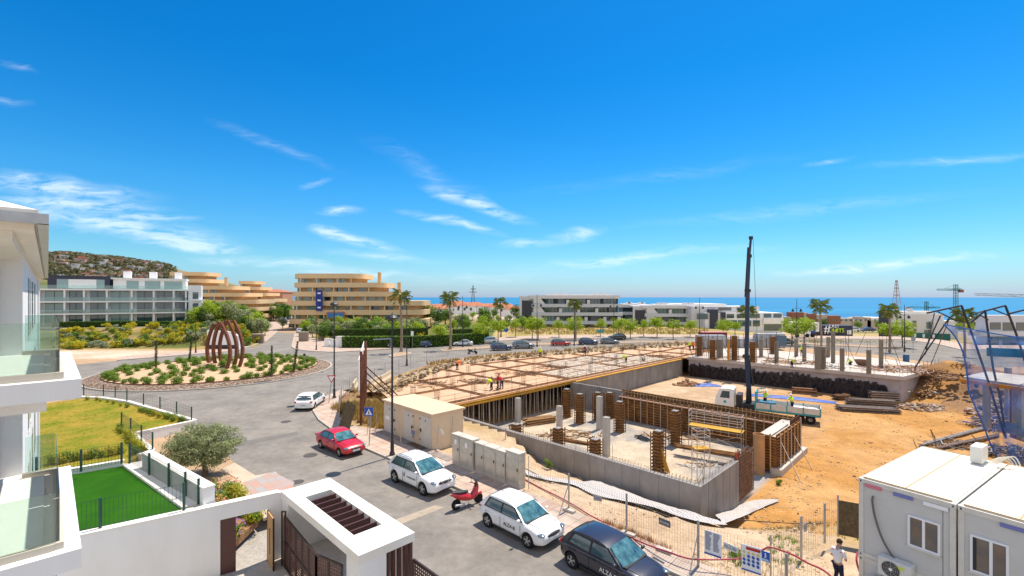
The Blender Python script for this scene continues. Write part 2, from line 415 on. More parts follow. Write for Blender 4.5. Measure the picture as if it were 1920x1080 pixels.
def axis(lo, hi, d, far):
 L = []; x = lo
 while x <= hi: L.append(x); x += d
 s = d; x = hi
 while x < far[1]: s *= 1.16; x += s; L.append(x)
 s = d; x = lo; Lo = []
 while x > far[0]: s *= 1.16; x -= s; Lo.append(x)
 return Lo[::-1] + L
xs = axis(-62, 72, .75, (-9000, 9000)); ys = axis(2, 108, .75, (-200, 7000))
g = MB(); nx = len(xs)
g.v = [(x, y, hgt(x, y)) for y in ys for x in xs]
g.f = [(j * nx + i, j * nx + i + 1, (j + 1) * nx + i + 1, (j + 1) * nx + i) for j in range(len(ys) - 1) for i in range(nx - 1)]
g.m = [0] * len(g.f)
def gcol(x, y):
 a, b = (x - y) * S2, (x + y) * S2
 n1 = noise.noise(Vector((x / 7, y / 7, 1))); n2 = noise.noise(Vector((x / 2, y / 2, 9))); nn = n1 * .6 + n2 * .4
 tan = Vector((.42, .29, .18)); orange = Vector((.42, .215, .065)); pale = Vector((.50, .375, .25)); brown = Vector((.24, .14, .075)); dry = Vector((.36, .25, .11)); green = Vector((.1, .13, .03))
 c = tan
 if b < 8.8 and -26 < a: return Vector((.36, .33, .29))
 if a < -11.2 and 26.3 < b < 47 and a > -36.9:        # pit floor: trodden concrete blinding
  g_ = Vector((.31, .295, .275)); p_ = Vector((.50, .41, .30))
  return g_.lerp(p_, sm(.55 + nn * 3))
 if -40 < a < -11 and 47 <= b < 79: c = pale.lerp(tan, sm(.5 + nn * 2)).lerp(orange, sm((a + 26) / 10) * .7)
 elif a > -11.5 and 27 < b < 97 and x < 110:
  c = orange.lerp(Vector((.48, .275, .11)), sm(.5 + nn * 1.6))
  if b > 74 and -7 < a < 16: c = c.lerp(brown, sm(1.05 + nn * 2 - abs(a - 1) / 16) * sm((b - 74) / 5))
  if -7 < a < -1 and 66 < b <= 80: c = c.lerp(brown, sm(.6 + nn * 2.5 - (a + 6.5) / 5))
  if b < 33: c = c.lerp(dry, sm(.35 + nn * 3 - (b - 27) / 8))
 elif a > -12 and b <= 27 and b > 18: c = pale.lerp(tan, sm(.5 + nn * 2.2)); c = c.lerp(dry, sm(nn * 3 - .25 + (a + 10) / 10))
 elif -40 < a <= -11 and 18 < b < 26.4: c = pale.lerp(tan, sm(.3 + nn * 2)) if a > -26 else dry.lerp(pale, sm(.4 + nn * 2))
 elif -62 < a < -33 and 17 < b < 100: c = dry.lerp(brown, sm(.3 + nn * 2))
 elif x < -55 and 80 < y < 97: c = Vector((.52, .38, .27)).lerp(Vector((.6, .49, .38)), sm(.5 + nn * 2)).lerp(dry, sm((y - 90) / 7))
 elif x < -48 and 97 <= y < 130: c = dry.lerp(green, sm(.6 + nn * 2))
 elif y > 100 and -48 <= x < -5 and y < 190: c = green.lerp(dry, sm(.2 + nn * 2))
 elif -5 <= x and 100 < y < 165: c = Vector((.44, .33, .16)).lerp(Vector((.3, .24, .08)), sm(.4 + nn * 2.4))
 elif y >= 165:
  c = Vector((.5, .4, .3)).lerp(Vector((.14, .14, .05)), sm(.4 + n1 * 2.5)) if y < 330 else Vector((.12, .13, .05)).lerp(Vector((.33, .28, .18)), sm(.35 + 2 * noise.noise(Vector((x / 45, y / 45, 2))) + 1.2 * noise.noise(Vector((x / 15, y / 15, 2)))))
 return c
M_ground = mat('earth', (.5, .4, .3), .95, var=.1, vs=.9, bump=.7, bs=4)
N, L, b_ = nodes_color(M_ground)
at = N.new('ShaderNodeAttribute'); at.attribute_name = 'soil'
mxn = [n for n in N if n.type == 'MIX'][0]
mul = N.new('ShaderNodeMix'); mul.data_type = 'RGBA'; mul.blend_type = 'MULTIPLY'; mul.inputs[0].default_value = 1
mxn.inputs[6].default_value = (.82, .8, .78, 1); mxn.inputs[7].default_value = (1.12, 1.12, 1.12, 1)
L.new(at.outputs['Color'], mul.inputs[6]); L.new(mxn.outputs[2], mul.inputs[7])
fn = N.new('ShaderNodeTexNoise'); fn.inputs['Scale'].default_value = 9; fn.inputs['Detail'].default_value = 6; L.new([n for n in N if n.type == 'TEX_COORD'][0].outputs['Object'], fn.inputs['Vector'])
fr = N.new('ShaderNodeMapRange'); fr.inputs[1].default_value = .3; fr.inputs[2].default_value = .7; fr.inputs[3].default_value = .78; fr.inputs[4].default_value = 1.18; L.new(fn.outputs['Fac'], fr.inputs[0])
hv = N.new('ShaderNodeHueSaturation'); L.new(mul.outputs[2], hv.inputs['Color']); L.new(fr.outputs[0], hv.inputs['Value']); L.new(hv.outputs[0], b_.inputs['Base Color'])
go = struct('ground', g, M_ground)
ca = go.data.color_attributes.new('soil', 'FLOAT_COLOR', 'POINT')
ca.data.foreach_set('color', [k for (x, y, z) in g.v for k in (*gcol(x, y), 1.0)])
go.data.polygons.foreach_set('use_smooth', [True] * len(go.data.polygons))
# sea
M_sea = mat('sea_water', (.006, .13, .28), .35, col2=(.012, .19, .35), vs=1, spec=.35)
N, L, b_ = nodes_color(M_sea)
tcn = [n for n in N if n.type == 'TEX_COORD'][0]; nz = [n for n in N if n.type == 'TEX_NOISE'][0]
mp = N.new('ShaderNodeMapping'); mp.inputs['Scale'].default_value = (.00025, .0011, 1); L.new(tcn.outputs['Object'], mp.inputs[0]); L.new(mp.outputs[0], nz.inputs['Vector'])
s = MB(); s.quad((-60000, 1200, -70), (60000, 1200, -70), (60000, 62000, -70), (-60000, 62000, -70))
struct('sea', s, M_sea)
# asphalt
def P(l): return [W(x, y) for x, y in l]
nearL = [AB(20, 9.6), AB(-14, 9.5), AB(-21.5, 9.45), AB(-24.5, 9.6)]
rd = [AB(14, 17.2)] + P([(1235, 1065), (1051, 1005), (849, 913), (683, 841), (625, 808), (599, 789), (588, 772), (592, 760), (608, 746), (640, 733), (700, 719), (745, 704), (790, 688), (850, 673), (930, 664), (1100, 655), (1300, 650), (1500, 652), (1620, 662), (1720, 676), (1800, 690)]) + \
  [Vector((140, 78, 0)), Vector((140, 95, 0))] + P([(1800, 656), (1755, 645), (1690, 637), (1600, 636), (1400, 634), (1200, 633), (1000, 636), (880, 643), (800, 650), (720, 655.5), (631, 661), (585, 659.5), (555, 655.6), (547, 651), (549, 642), (552, 628), (560, 612), (562, 602), (557, 593)]) + \
  [Vector((-86, 300, 0)), Vector((-100, 300, 0))] + P([(520, 593), (524, 603), (524, 612), (518, 624), (500, 639), (467, 651), (420, 660.5), (219, 676.5), (150, 683)]) + \
  [Vector((-110, 78, 0)), Vector((-110, 58, 0))] + P([(60, 747), (210, 747), (300, 765), (368, 791), (440, 868), (480, 893)]) + [AB(-25.5, 9.6)] + nearL[::-1]
N, L, b_ = nodes_color(M_asph)
src = b_.inputs['Base Color'].links[0].from_socket; tcn = [n for n in N if n.type == 'TEX_COORD'][0]
for sc_, lo, hi in ((2.2, .84, 1.12), (40, .86, 1.12), (.6, .80, 1.14)):
 n_ = N.new('ShaderNodeTexNoise'); n_.inputs['Scale'].default_value = sc_; n_.inputs['Detail'].default_value = 8; n_.inputs['Roughness'].default_value = .7; L.new(tcn.outputs['Object'], n_.inputs['Vector']); r_ = N.new('ShaderNodeMapRange'); r_.inputs[1].default_value = .3; r_.inputs[2].default_value = .7; r_.inputs[3].default_value = lo; r_.inputs[4].default_value = hi; L.new(n_.outputs['Fac'], r_.inputs[0]); h_ = N.new('ShaderNodeHueSaturation'); L.new(src, h_.inputs['Color']); L.new(r_.outputs[0], h_.inputs['Value']); src = h_.outputs[0]
L.new(src, b_.inputs['Base Color'])
ra = MB().sheet(rd, .012)
struct('road', ra, M_asph)
# worn pale patches and tyre paths on the asphalt
pm = mat('asphalt_patch', (.15, .14, .13), .9, col2=(.18, .165, .15), vs=1.5)
struct('road_patch', MB().sheet([AB(-24, 10.6), AB(-19.2, 10.4), AB(-19.2, 11.6), AB(-24, 11.7)], .017), pm)
struct('road_patch', MB().sheet([AB(-41, 9.5), AB(-37.6, 9.3), AB(-37.5, 13.9), AB(-38.4, 14.1), AB(-38.6, 10.6), AB(-41, 10.7)], .017), pm)
pt = MB()
pt.sheet(P([(815, 948), (833, 952), (735, 990), (718, 984)]), .018)
struct('road_patch', pt, mat('concrete_patch', (.36, .3, .23), .9, var=.15))
# pavement tiles
M_tile = mat('pavement_tiles', (.4, .3, .25), .85, var=.08, vs=1.4)
N, L, b_ = nodes_color(M_tile)
tcn = [n for n in N if n.type == 'TEX_COORD'][0]
mp = N.new('ShaderNodeMapping'); mp.inputs['Rotation'].default_value = (0, 0, R(43)); L.new(tcn.outputs['Object'], mp.inputs[0])
bk = N.new('ShaderNodeTexBrick'); bk.offset = 0; bk.inputs['Scale'].default_value = 1; bk.inputs['Brick Width'].default_value = .8; bk.inputs['Row Height'].default_value = .8; bk.inputs['Mortar Size'].default_value = .022
bk.inputs['Color1'].default_value = (.46, .38, .32, 1); bk.inputs['Color2'].default_value = (.46, .30, .23, 1); bk.inputs['Mortar'].default_value = (.3, .21, .17, 1); bk.inputs['Bias'].default_value = -.25
L.new(mp.outputs[0], bk.inputs['Vector'])
mxn = [n for n in N if n.type == 'MIX'][0]; mul = N.new('ShaderNodeMix'); mul.data_type = 'RGBA'; mul.blend_type = 'MULTIPLY'; mul.inputs[0].default_value = 1
mxn.inputs[6].default_value = (.85, .84, .82, 1); mxn.inputs[7].default_value = (1.12, 1.12, 1.1, 1); L.new(bk.outputs['Color'], mul.inputs[6]); L.new(mxn.outputs[2], mul.inputs[7]); L.new(mul.outputs[2], b_.inputs['Base Color'])
def pavement(outer, inner, name='pavement', kerb=True):
 o = MB().prism(outer + inner[::-1], -.1, .13); struct(name, o, M_tile)
 if kerb:
  k = MB()
  for i in range(len(outer) - 1): k.bar(outer[i] + Vector((0, 0, .06)), outer[i + 1] + Vector((0, 0, .06)), .16, .15)
  struct('kerb', k, M_kerb)
pavement([AB(14, 17.2)] + P([(1235, 1065), (1051, 1005), (849, 913), (683, 841), (625, 808), (599, 789), (588, 772), (592, 760), (608, 746), (640, 733)]),
   [AB(14, 19.2), AB(-6, 18.5), AB(-17.5, 18.6), AB(-23.8, 19.2), AB(-26.5, 19.3), AB(-34, 19.2)] + P([(690, 806), (660, 800), (636, 784), (632, 765), (636, 748), (650, 736)]))
pavement(P([(219, 676.5), (420, 660.5), (467, 651), (500, 639), (518, 624), (524, 612), (524, 603)]), P([(235, 669), (330, 661), (430, 652), (478, 640), (496, 628), (504, 612), (508, 603)]))
pavement(P([(557, 593), (562, 602), (560, 612), (552, 628), (549, 642), (547, 651), (555, 655.6), (585, 659.5), (631, 661), (720, 655.5), (800, 650), (880, 643), (1000, 636), (1200, 633), (1400, 634), (1600, 636), (1690, 637)]),
   P([(569, 593), (575, 603), (579, 615), (583, 632), (600, 638), (610, 640), (625, 645), (660, 646), (720, 645), (800, 641), (880, 636), (1000, 630), (1200, 628), (1400, 629), (1600, 631), (1690, 632)]))
pavement(P([(1690, 637), (1755, 645), (1800, 656)]) + [Vector((140, 95, 0))], P([(1695, 633), (1765, 638), (1830, 648)]) + [Vector((150, 101, 0))])
# left footway by the driveway: bare concrete and tiles with a dropped kerb
fl = MB().prism([AB(-24.5, 9.62), AB(-30.5, 9.9), AB(-31, 7.4), AB(-24.5, 7.4)], -.1, .03)
struct('footway', fl, mat('footway_concrete', (.5, .4, .3), .9, var=.1, vs=.8))
fl = MB().prism(P([(440, 868), (480, 893), (505, 903), (455, 905), (415, 880)]), -.1, .028); struct('footway', fl, mat('footway_concrete', (.5, .4, .3)))
M_ptile = mat('patterned_tiles', (.4, .3, .25), .85)
N, L, b_ = nodes_color(M_ptile); t_ = N.new('ShaderNodeTexCoord'); mp = N.new('ShaderNodeMapping'); mp.inputs['Rotation'].default_value = (0, 0, R(45)); mp.inputs['Scale'].default_value = (2.2, 2.2, 1); L.new(t_.outputs['Object'], mp.inputs[0])
bk = N.new('ShaderNodeTexBrick'); bk.offset = 0; bk.inputs['Scale'].default_value = 1; bk.inputs['Brick Width'].default_value = 1; bk.inputs['Row Height'].default_value = 1; bk.inputs['Mortar Size'].default_value = .02; bk.inputs['Color1'].default_value = (.34, .33, .33, 1); bk.inputs['Color2'].default_value = (.46, .26, .19, 1); bk.inputs['Mortar'].default_value = (.3, .25, .2, 1)
L.new(mp.outputs[0], bk.inputs['Vector']); L.new(bk.outputs['Color'], b_.inputs['Base Color'])
fl = MB().prism(P([(455, 906), (512, 886), (552, 905), (542, 935), (480, 940)]), -.1, .035); struct('footway', fl, M_ptile)
# median islands
M_isl = mat('island_soil', (.38, .27, .18), .95, var=.2, vs=1.5)
def island(pts):
 o = MB().prism(pts, -.1, .12); struct('traffic_island', o, M_isl)
 k = MB()
 for i in range(len(pts)): k.bar(pts[i] + Vector((0, 0, .05)), pts[(i + 1) % len(pts)] + Vector((0, 0, .05)), .2, .2)
 struct('kerb', k, M_kerb)
island(P([(729, 667), (745, 662), (768, 661), (771, 664), (755, 668), (735, 671)]))
island(P([(827, 656), (850, 653), (900, 651), (1000, 644), (1200, 640.5), (1500, 643), (1690, 651), (1695, 655), (1500, 646), (1200, 643.2), (1000, 648), (900, 655), (850, 658), (829, 660)]))
# roundabout
rb = MB(); n = 72
circ = lambda r, z, k=0: [C0 + Vector((r * math.cos(2 * math.pi * i / n), r * math.sin(2 * math.pi * i / n), z)) for i in range(n)]
def ringm(r0, z0, r1, z1):
 m = MB(); A_, B_ = circ(r0, z0), circ(r1, z1)
 for i in range(n): m.quad(A_[i], A_[(i + 1) % n], B_[(i + 1) % n], B_[i])
 return m
struct('kerb', MB().prism(circ(R0, 0), -.1, .15), M_kerb)
M_peb = mat('pebbles', (.30, .22, .17), .95, bump=1.0, bs=5)
N, L, b_ = nodes_color(M_peb); t_ = N.new('ShaderNodeTexCoord'); vo = N.new('ShaderNodeTexVoronoi'); vo.inputs['Scale'].default_value = 3.6; L.new(t_.outputs['Object'], vo.inputs['Vector'])
rp = N.new('ShaderNodeValToRGB'); rp.color_ramp.elements[0].color = (.48, .40, .33, 1); rp.color_ramp.elements[1].color = (.14, .09, .06, 1); rp.color_ramp.elements[1].position = .6; L.new(vo.outputs['Distance'], rp.inputs[0]); L.new(rp.outputs[0], b_.inputs['Base Color'])
struct('pebble_ring', ringm(R0 - .25, .17, R0 - 2.2, .42), M_peb)
bedR = 13.05
m = MB(); pr = [(bedR, .42), (10, .65), (6, .9), (2.5, 1.0), (.05, 1.0)]
def ztop(r):
 for (r0, z0), (r1, z1) in zip(pr, pr[1:]):
  if r >= r1: return z0 + (z1 - z0) * (r0 - r) / (r0 - r1)
 return 1.0
for (r0, z0), (r1, z1) in zip(pr, pr[1:]):
 A_, B_ = circ(r0, z0), circ(r1, z1)
 for i in range(n): m.quad(A_[i], A_[(i + 1) % n], B_[(i + 1) % n], B_[i])
struct('flower_bed', m, mat('bed_soil', (.48, .32, .19), .95, col2=(.56, .40, .26), vs=1.5, bump=.6, bs=8), smooth=60)
m = MB()
for i in range(n):
 p = C0 + Vector((bedR * math.cos(2 * math.pi * i / n), bedR * math.sin(2 * math.pi * i / n), .42)); q = C0 + Vector((bedR * math.cos(2 * math.pi * (i + 1) / n), bedR * math.sin(2 * math.pi * (i + 1) / n), .42)); m.bar(p, q, .04, .22)
solo('bed_edging', m, M_rust, 'rusty steel edging strip round the flower bed of the roundabout', 'edging')
# manhole covers in the asphalt
mh = [(536, 791, .42, 'in the middle of the road by the roundabout exit'), (582, 854, .45, 'beside the red car'), (558, 904, .35, 'near the tip of the white gate roof'), (602, 698, .4, 'on the far lane right of the roundabout')]
for px, py, r, w_ in mh:
 c = W(px, py); m = MB().lathe(c + Vector((0, 0, .012)), [(r, 0), (r, .012), (r * .85, .014), (r * .8, .01), (.02, .01)], 20)
 solo('manhole_cover', m, mat('cast_iron', (.09, .08, .08), .7, var=.3, vs=8), 'round dark iron manhole cover ' + w_, 'manhole cover', 'manhole covers in the road')
# ================================================================ LEFT APARTMENT BUILDING WITH BALCONIES
bl = thing('apartment_building', AB(-20, -3, -.5), 'white rendered apartment building with glass balconies at the left edge of the photo', 'building', world=True)
wl_ = MB()
wl_.abox(-40, -16.9, -9, -.45, -.5, 11.9)
bl_w = wl_.build('wall', M_white, bl)
# slit windows of the long side wall
for i, a in enumerate((-21.6, -23.4, -26.2, -27.6, -31, -32.6)):
 for z0 in (9.5, 6.5, 3.5):
  o = MB().abox(a - .22, a + .22, -.47, -.435, z0, z0 + 1.9).build('window', M_glassD, bl)
  MB().abox(a - .28, a + .28, -.46, -.425, z0 - .08, z0).build('sill', M_white, o)
# balcony levels
for k, z in enumerate((9.35, 6.35, 3.35)):
 fl_ = MB(); fl_.abox(-16.9, -11.2, -9, .42, z - .34, z)
 fl_.abox(-16.7, -11.9, -9, -.02, z - .62, z - .34)
 o = fl_.build('balcony_slab', M_whitetop if 0 else M_white, bl)
 t_ = MB().abox(-16.35, -11.75, -1.9, -.06, z + .002, z + .03).build('floor_tiles', mat('terrace_tiles', (.74, .72, .66), .4, var=.04, vs=2), o)
 rl = MB(); rl.abox(-16.45, -11.42, .08, .2, z, z + .12); rl.abox(-11.52, -11.4, -9, .08, z, z + .12); rl.abox(-16.55, -16.43, -.45, .2, z, z + .12)
 r_ = rl.build('railing_base', mat('beige_kerb', (.5, .46, .38), .7), bl)
 gl = MB(); T = .016
 for a0, a1 in ((-16.4, -14.0), (-13.96, -11.5)): gl.abox(a0, a1, .13, .13 + T, z + .1, z + 1.0)
 for b0, b1 in ((-2.4, .1), (-5.0, -2.44), (-9, -5.04)): gl.abox(-11.47, -11.47 + T, b0, b1, z + .1, z + 1.0)
 gl.abox(-16.5, -16.5 + T, -.4, .12, z + .1, z + 1.0)
 gl.build('glass_railing', M_glass, bl)
# window doors behind the balconies
for z in (9.35, 6.35, 3.35):
 o = MB().abox(-16.88, -16.8, -3.4, -.95, z, z + 2.2).build('window', M_winG, bl)
 MB().abox(-16.9, -16.78, -.97, -.87, z, z + 2.25).build('frame', mat('plum_frame', (.11, .035, .05), .5), o)
# piers of the lower floors
MB().abox(-12.7, -11.5, -1.6, -.25, -.5, 3.0).abox(-12.7, -11.5, -1.6, -.25, 3.36, 5.7).build('pier', M_white, bl)
# soffits and roof with gutter
so = MB(); so.abox(-40, -11.0, -9, -.16, 11.9, 12.02); so.abox(-16.9, -11.3, -9, -.42, 11.72, 11.9); so.abox(-16.9, -11.9, -9, -.9, 11.5, 11.72)
so.build('soffit', M_cream, bl)
rf = MB(); e0, e1, h0, h1 = -41, -10.6, 12.02, 12.14
rf.abox(e0, e1, -9, -.12, h0, h1)
top = [AB(e0, -.12, h1), AB(e1, -.12, h1), AB(e1 - 5, -5, 13.9), AB(e0, -5, 13.9)]
rf.slab(top[1], top[0], top[3], top[2], -.05); rf.slab(AB(e1, -9.2, h1), AB(e1, -.12, h1), AB(e1 - 5, -5, 13.9), AB(e1 - 5, -9.2, 13.9), -.05)
rfo = rf.build('roof', M_whitetop, bl)
gt = MB(); gt.abox(e0, e1 + .1, -.12, .01, 11.96, 12.12); gt.abox(e1, e1 + .12, -9, .01, 11.96, 12.12)
gt.build('gutter', M_steel, rfo)
# a green leader pipe at the far corner and a light fitting
MB().cyl(AB(-38.6, -.38, .6), AB(-38.6, -.38, 11.8), .05).build('drainpipe', M_white, bl)
# ================================================================ GARDEN TERRACES
def wallrun(name, pts, zt, zb, t, label, cat='wall', m=None, cap=True, group=None):
 th = thing(name, Vector((pts[0].x, pts[0].y, zb)), label, cat, group, world=True)
 w_, c_ = MB(), MB()
 for p, q in zip(pts, pts[1:]):
  d = (q - p).normalized(); nn = Vector((-d.y, d.x, 0)) * t / 2
  for mb, z0, z1, e in ((w_, zb, zt - .05, 0), (c_, zt - .05, zt, .02)):
   n2 = nn * (1 + e * 2 / t); p2, q2 = p - d * e, q + d * (e)
   vs = [p2 - n2, q2 - n2, q2 + n2, p2 + n2]
   mb.prism(vs, z0, z1)
 w_.build('wall_face', m or M_white, th); c_.build('coping', M_whitetop, th)
 return th
def flat(v, z=0): return Vector((v.x, v.y, z))
# lower lawn
LZ = .6
lawn = [flat(W(40, 905, LZ)), flat(W(60, 760, LZ)), flat(W(150, 747, LZ)), flat(W(240, 752, LZ)), flat(W(366, 787, LZ)), flat(W(249, 814, LZ)), flat(W(286, 842, LZ)), flat(W(228, 872, LZ))]
M_lawn = mat('patchy_lawn', (.13, .18, .006), .9, col2=(.38, .25, .04), vs=.3, bump=.8, bs=60)
struct('lawn_ground', MB().prism(lawn, -.6, LZ), M_lawn)
M_turf = mat('artificial_turf', (.014, .085, .002), .95, col2=(.03, .13, .004), vs=.6, bump=.8, bs=120)
TZ = 2.2
turf = [flat(W(101, 1004, TZ)), flat(W(342, 956, TZ)), flat(W(229, 874, TZ)), flat(W(85, 898, TZ))]
far_l = turf[3] + (turf[3] - turf[2]) * .5; near_l = turf[0] + (turf[0] - turf[1]) * .5
tf = [near_l, turf[1], turf[2], far_l]
struct('turf_terrace', MB().prism(tf, -.6, TZ), M_turf)
# outer lawn wall with a coping
wallrun('garden_wall', [flat(W(120, 742, .75)), flat(W(190, 745, .75)), flat(W(240, 752, .75)), flat(W(366, 788, .75)), flat(W(249, 812, .75)), flat(W(286, 844, .75)), flat(W(262, 852, .75))], .78, -.3, .28, 'low white garden wall stepping round the yellowing lawn beside the roundabout')
wallrun('terrace_wall', [turf[3] + (turf[3] - turf[2]) * .5, turf[2] + Vector((0, .1, 0))], 2.5, .5, .2, 'low white wall between the green turf terrace and the yellowing lawn')
tw = wallrun('terrace_wall', [flat(W(392, 914, 3.0)), flat(W(276, 848, 3.0))], 3.05, -.3, .42, 'thick sloping white wall on the right of the green turf terrace')
st = MB().prism([turf[1] + Vector((.0, 0, 0)), turf[2], turf[2] + Vector((.75, .55, 0)), turf[1] + Vector((.75, .55, 0))], 1.2, TZ + .1); solo('terrace_coping', st, M_whitetop, 'pale coping strip under the wire fence along the right side of the turf', 'coping')
# mesh fences
M_wire = mat('fence_wire', (.02, .05, .045), .5)
def meshfence(pts, h, z, label, post=M_dgreen, wire=M_wire, step=.18, hs=(.1, .5, .95), wr=.004, name='mesh_fence', pr=.035, nposts=True, hstep=None):
 th = thing(name, Vector((pts[0].x, pts[0].y, z)), label, 'fence', world=True)
 for p in pts: MB().bar(flat(p, z), flat(p, z + h), pr * 2, pr * 2).build('post', post, th)
 w_ = MB();
 for p, q in zip(pts, pts[1:]):
  L_ = (q - p).length; k = int(L_ / step)
  for i in range(1, k):
   r = p.lerp(q, i / k); w_.bar(flat(r, z + .05), flat(r, z + h * .97), wr * 2, wr * 2)
  zs = [z + h * f for f in hs] if not hstep else [z + .05 + hstep * i for i in range(int(h * .95 / hstep) + 1)]
  for zz in zs: w_.bar(flat(p, zz), flat(q, zz), wr * 2, wr * 2)
 w_.build('wire_mesh', wire, th)
 return th
def LP(pts, z): return [flat(W(x, y, z)) for x, y in pts]
t0, t1 = turf[2] + Vector((.3, .1, 0)), turf[1] + Vector((.45, .3, 0))
meshfence([t0.lerp(t1, k) for k in (0, .33, .62, .84, 1)], 1.05, TZ + .1, 'green wire mesh fence along the right edge of the turf terrace', hstep=.1, step=.1)
u0 = LP([(152, 884), (228, 869)], 2.5); meshfence([u0[0] - (u0[1] - u0[0]), u0[0], u0[1]], 1.05, 2.5, 'green wire mesh fence on the low wall behind the turf terrace', hstep=.12, step=.12)
v0 = LP([(20, 1026), (188, 990), (345, 957)], 2.35); meshfence(v0, 1.1, 2.35, 'green wire mesh fence with one tall post at the front edge of the turf', step=.12)
meshfence(LP([(157, 741), (194, 742), (216, 745), (238, 752), (269, 760), (300, 767), (331, 777), (359, 788)], .75), 1.1, .75, 'long green wire fence on the wall between lawn and roundabout', hstep=.25, step=.3)
meshfence(LP([(228, 801), (245, 813), (265, 828), (286, 843)], .75), 1.15, .75, 'short green wire fence above the olive tree', hstep=.2, step=.2)
# front property wall with pedestrian gateway
A1, A2 = flat(W(60, 1022, 2.35)), flat(W(526, 922, 2.35))
dv = (A2 - A1).normalized(); nv = Vector((-dv.y, dv.x, 0));
def onw(px): # parameter on the wall line at image column px
 k = (px - 960) / F; return (k * A1.y - A1.x) / (dv.x - k * dv.y)
s0, s1, sE = onw(413), onw(503), (A2 - A1).length
th = thing('garden_wall', flat(A1, -.55), 'tall white boundary wall with a pedestrian gateway beside the slatted gate roof', 'wall', world=True)
def wseg(mb, a, b, z0, z1, off=0, t=.3, mi=0):
 p, q = A1 + dv * a + nv * off, A1 + dv * b + nv * off
 mb.prism([p, q, q + nv * t, p + nv * t], z0, z1, mi)
w_ = MB(); wseg(w_, -1, s0, -.55, 2.3); wseg(w_, s0, s1, 1.72, 2.3); wseg(w_, s1, sE + .1, -.55, 2.3)
w_.build('wall_face', M_white, th); w_ = MB(); wseg(w_, -1, sE - .05, 2.3, 2.352, -.03, .36); w_.build('coping', M_whitetop, th)
m = MB(); wseg(m, s0 - .0, s0 + .55, -.55, 1.72, .06, .1); m.build('side_panel', M_brown, th)
dt = thing('garden_gate', flat(A1 + dv * s1, -.5), 'open timber pedestrian gate leaf with a long black handle', 'gate', world=True)
p = A1 + dv * (s1 - .02) ; q = p + (-nv * .95 + dv * .1).normalized() * .95
d_ = (q - p).normalized(); n_ = Vector((-d_.y, d_.x, 0)) * .025
MB().prism([p - n_, q - n_, q + n_, p + n_], -.5, 1.66).build('door_leaf', mat('oak_door', (.5, .30, .13), .6, col2=(.4, .22, .09), vs=2, stretch=(9, 9, .5)), dt)
MB().prism([p - n_ * 1.3, p + d_ * .04 - n_ * 1.3, p + d_ * .04 + n_ * 1.3, p + n_ * 1.3], -.5, 1.68).prism([q - n_ * 1.3, q + d_ * .03 - n_ * 1.3, q + d_ * .03 + n_ * 1.3, q + n_ * 1.3], -.5, 1.68).build('frame', M_black, dt)
hq = lerp(p, q, .72) - Vector((-d_.y, d_.x, 0)) * .08; MB().cyl(flat(hq, .1), flat(hq, 1.2), .014).build('handle', M_black, dt)
hq = lerp(p, q, .5) + Vector((-d_.y, d_.x, 0)) * .08; MB().cyl(flat(hq, .1), flat(hq, 1.2), .014).build('handle', M_black, dt)
# ================================================================ GATE PORTAL WITH SLATTED ROOF
a0, a1, b0, b1 = -21.25, -14.15, 7.12, 9.25; RZ = 2.4
gp = thing('gate_portal', AB(-18, 8, -.5), 'white flat roofed gate portal with an opening of brown slats', 'gatehouse', world=True)
r_ = MB(); oa0, oa1, ob0, ob1 = -19.9, -15.5, 7.62, 8.72
for (p0, p1, q0, q1) in ((a0, oa0, b0, b1), (oa1, a1, b0, b1), (oa0, oa1, b0, ob0), (oa0, oa1, ob1, b1)): r_.abox(p0, p1, q0, q1, RZ - .3, RZ)
ro = r_.build('roof', M_whitetop, gp)
sl_ = MB()
for i in range(8):
 a = oa0 + .45 + i * .5
 sl_.abox(a, a + .07, ob0, ob1, RZ - .27, RZ - .03)
sl_.build('slats', M_brown, ro)
for q_ in ((-21.2, -20.5, 7.16, 9.15), (-15.1, -14.2, 7.16, 8.15), (-20.5, -17.6, 8.95, 9.15)): MB().abox(*q_, -.5, RZ - .302).build('wall', M_white, gp)
sp = MB()
for i, b in enumerate((8.2, 8.42, 8.66, 8.9, 9.1)): sp.abox(-14.42, -14.22, b, b + .1, -.5, RZ - .302)
sp.build('side_slats', M_brown, gp)
# perforated gates: frame + a sheet pierced by real square holes
def perf(mb, p, q, z0, z1, cell=.12, w=.055):
 L_ = (q - p).length; d = (q - p).normalized(); k = int(L_ / cell)
 nrm = Vector((-d.y, d.x, 0)) * .004
 for i in range(k + 1):
  c = p + d * (i * cell); mb.prism([c - d * w / 2 - nrm, c + d * w / 2 - nrm, c + d * w / 2 + nrm, c - d * w / 2 + nrm], z0, z1)
 z = z0; nrm = nrm * 1.3
 while z < z1:
  mb.prism([p - nrm, q - nrm, q + nrm, p + nrm], z - w / 2, z + w / 2); z += cell
def gate(name, label, p, q, z0, z1, nb, cell=.12):
 t = thing(name, flat(p, z0), label, 'gate', world=True)
 m = MB(); perf(m, p, q, z0, z1, cell); m.build('perforated_panel', M_brown, t)
 m = MB()
 for i in range(nb + 1):
  c = lerp(p, q, i / nb); m.bar(flat(c, z0), flat(c, z1), .07, .07)
 for zz in (z0, (z0 + z1) * .5, z1): m.bar(flat(p, zz), flat(q, zz), .06, .08)
 m.build('gate_frame', mat('dark_brown_metal', (.035, .016, .012), .5), t)
 return t
gate('entrance_gate', 'brown perforated metal gate under the slatted white roof', AB(-20.45, 7.0), AB(-16.6, 6.75), -.45, 1.62, 5)
gate('entrance_gate', 'short return leaf of the brown perforated gate by the corner pillar', AB(-16.6, 6.75), AB(-15.3, 7.1), -.45, 1.62, 2)
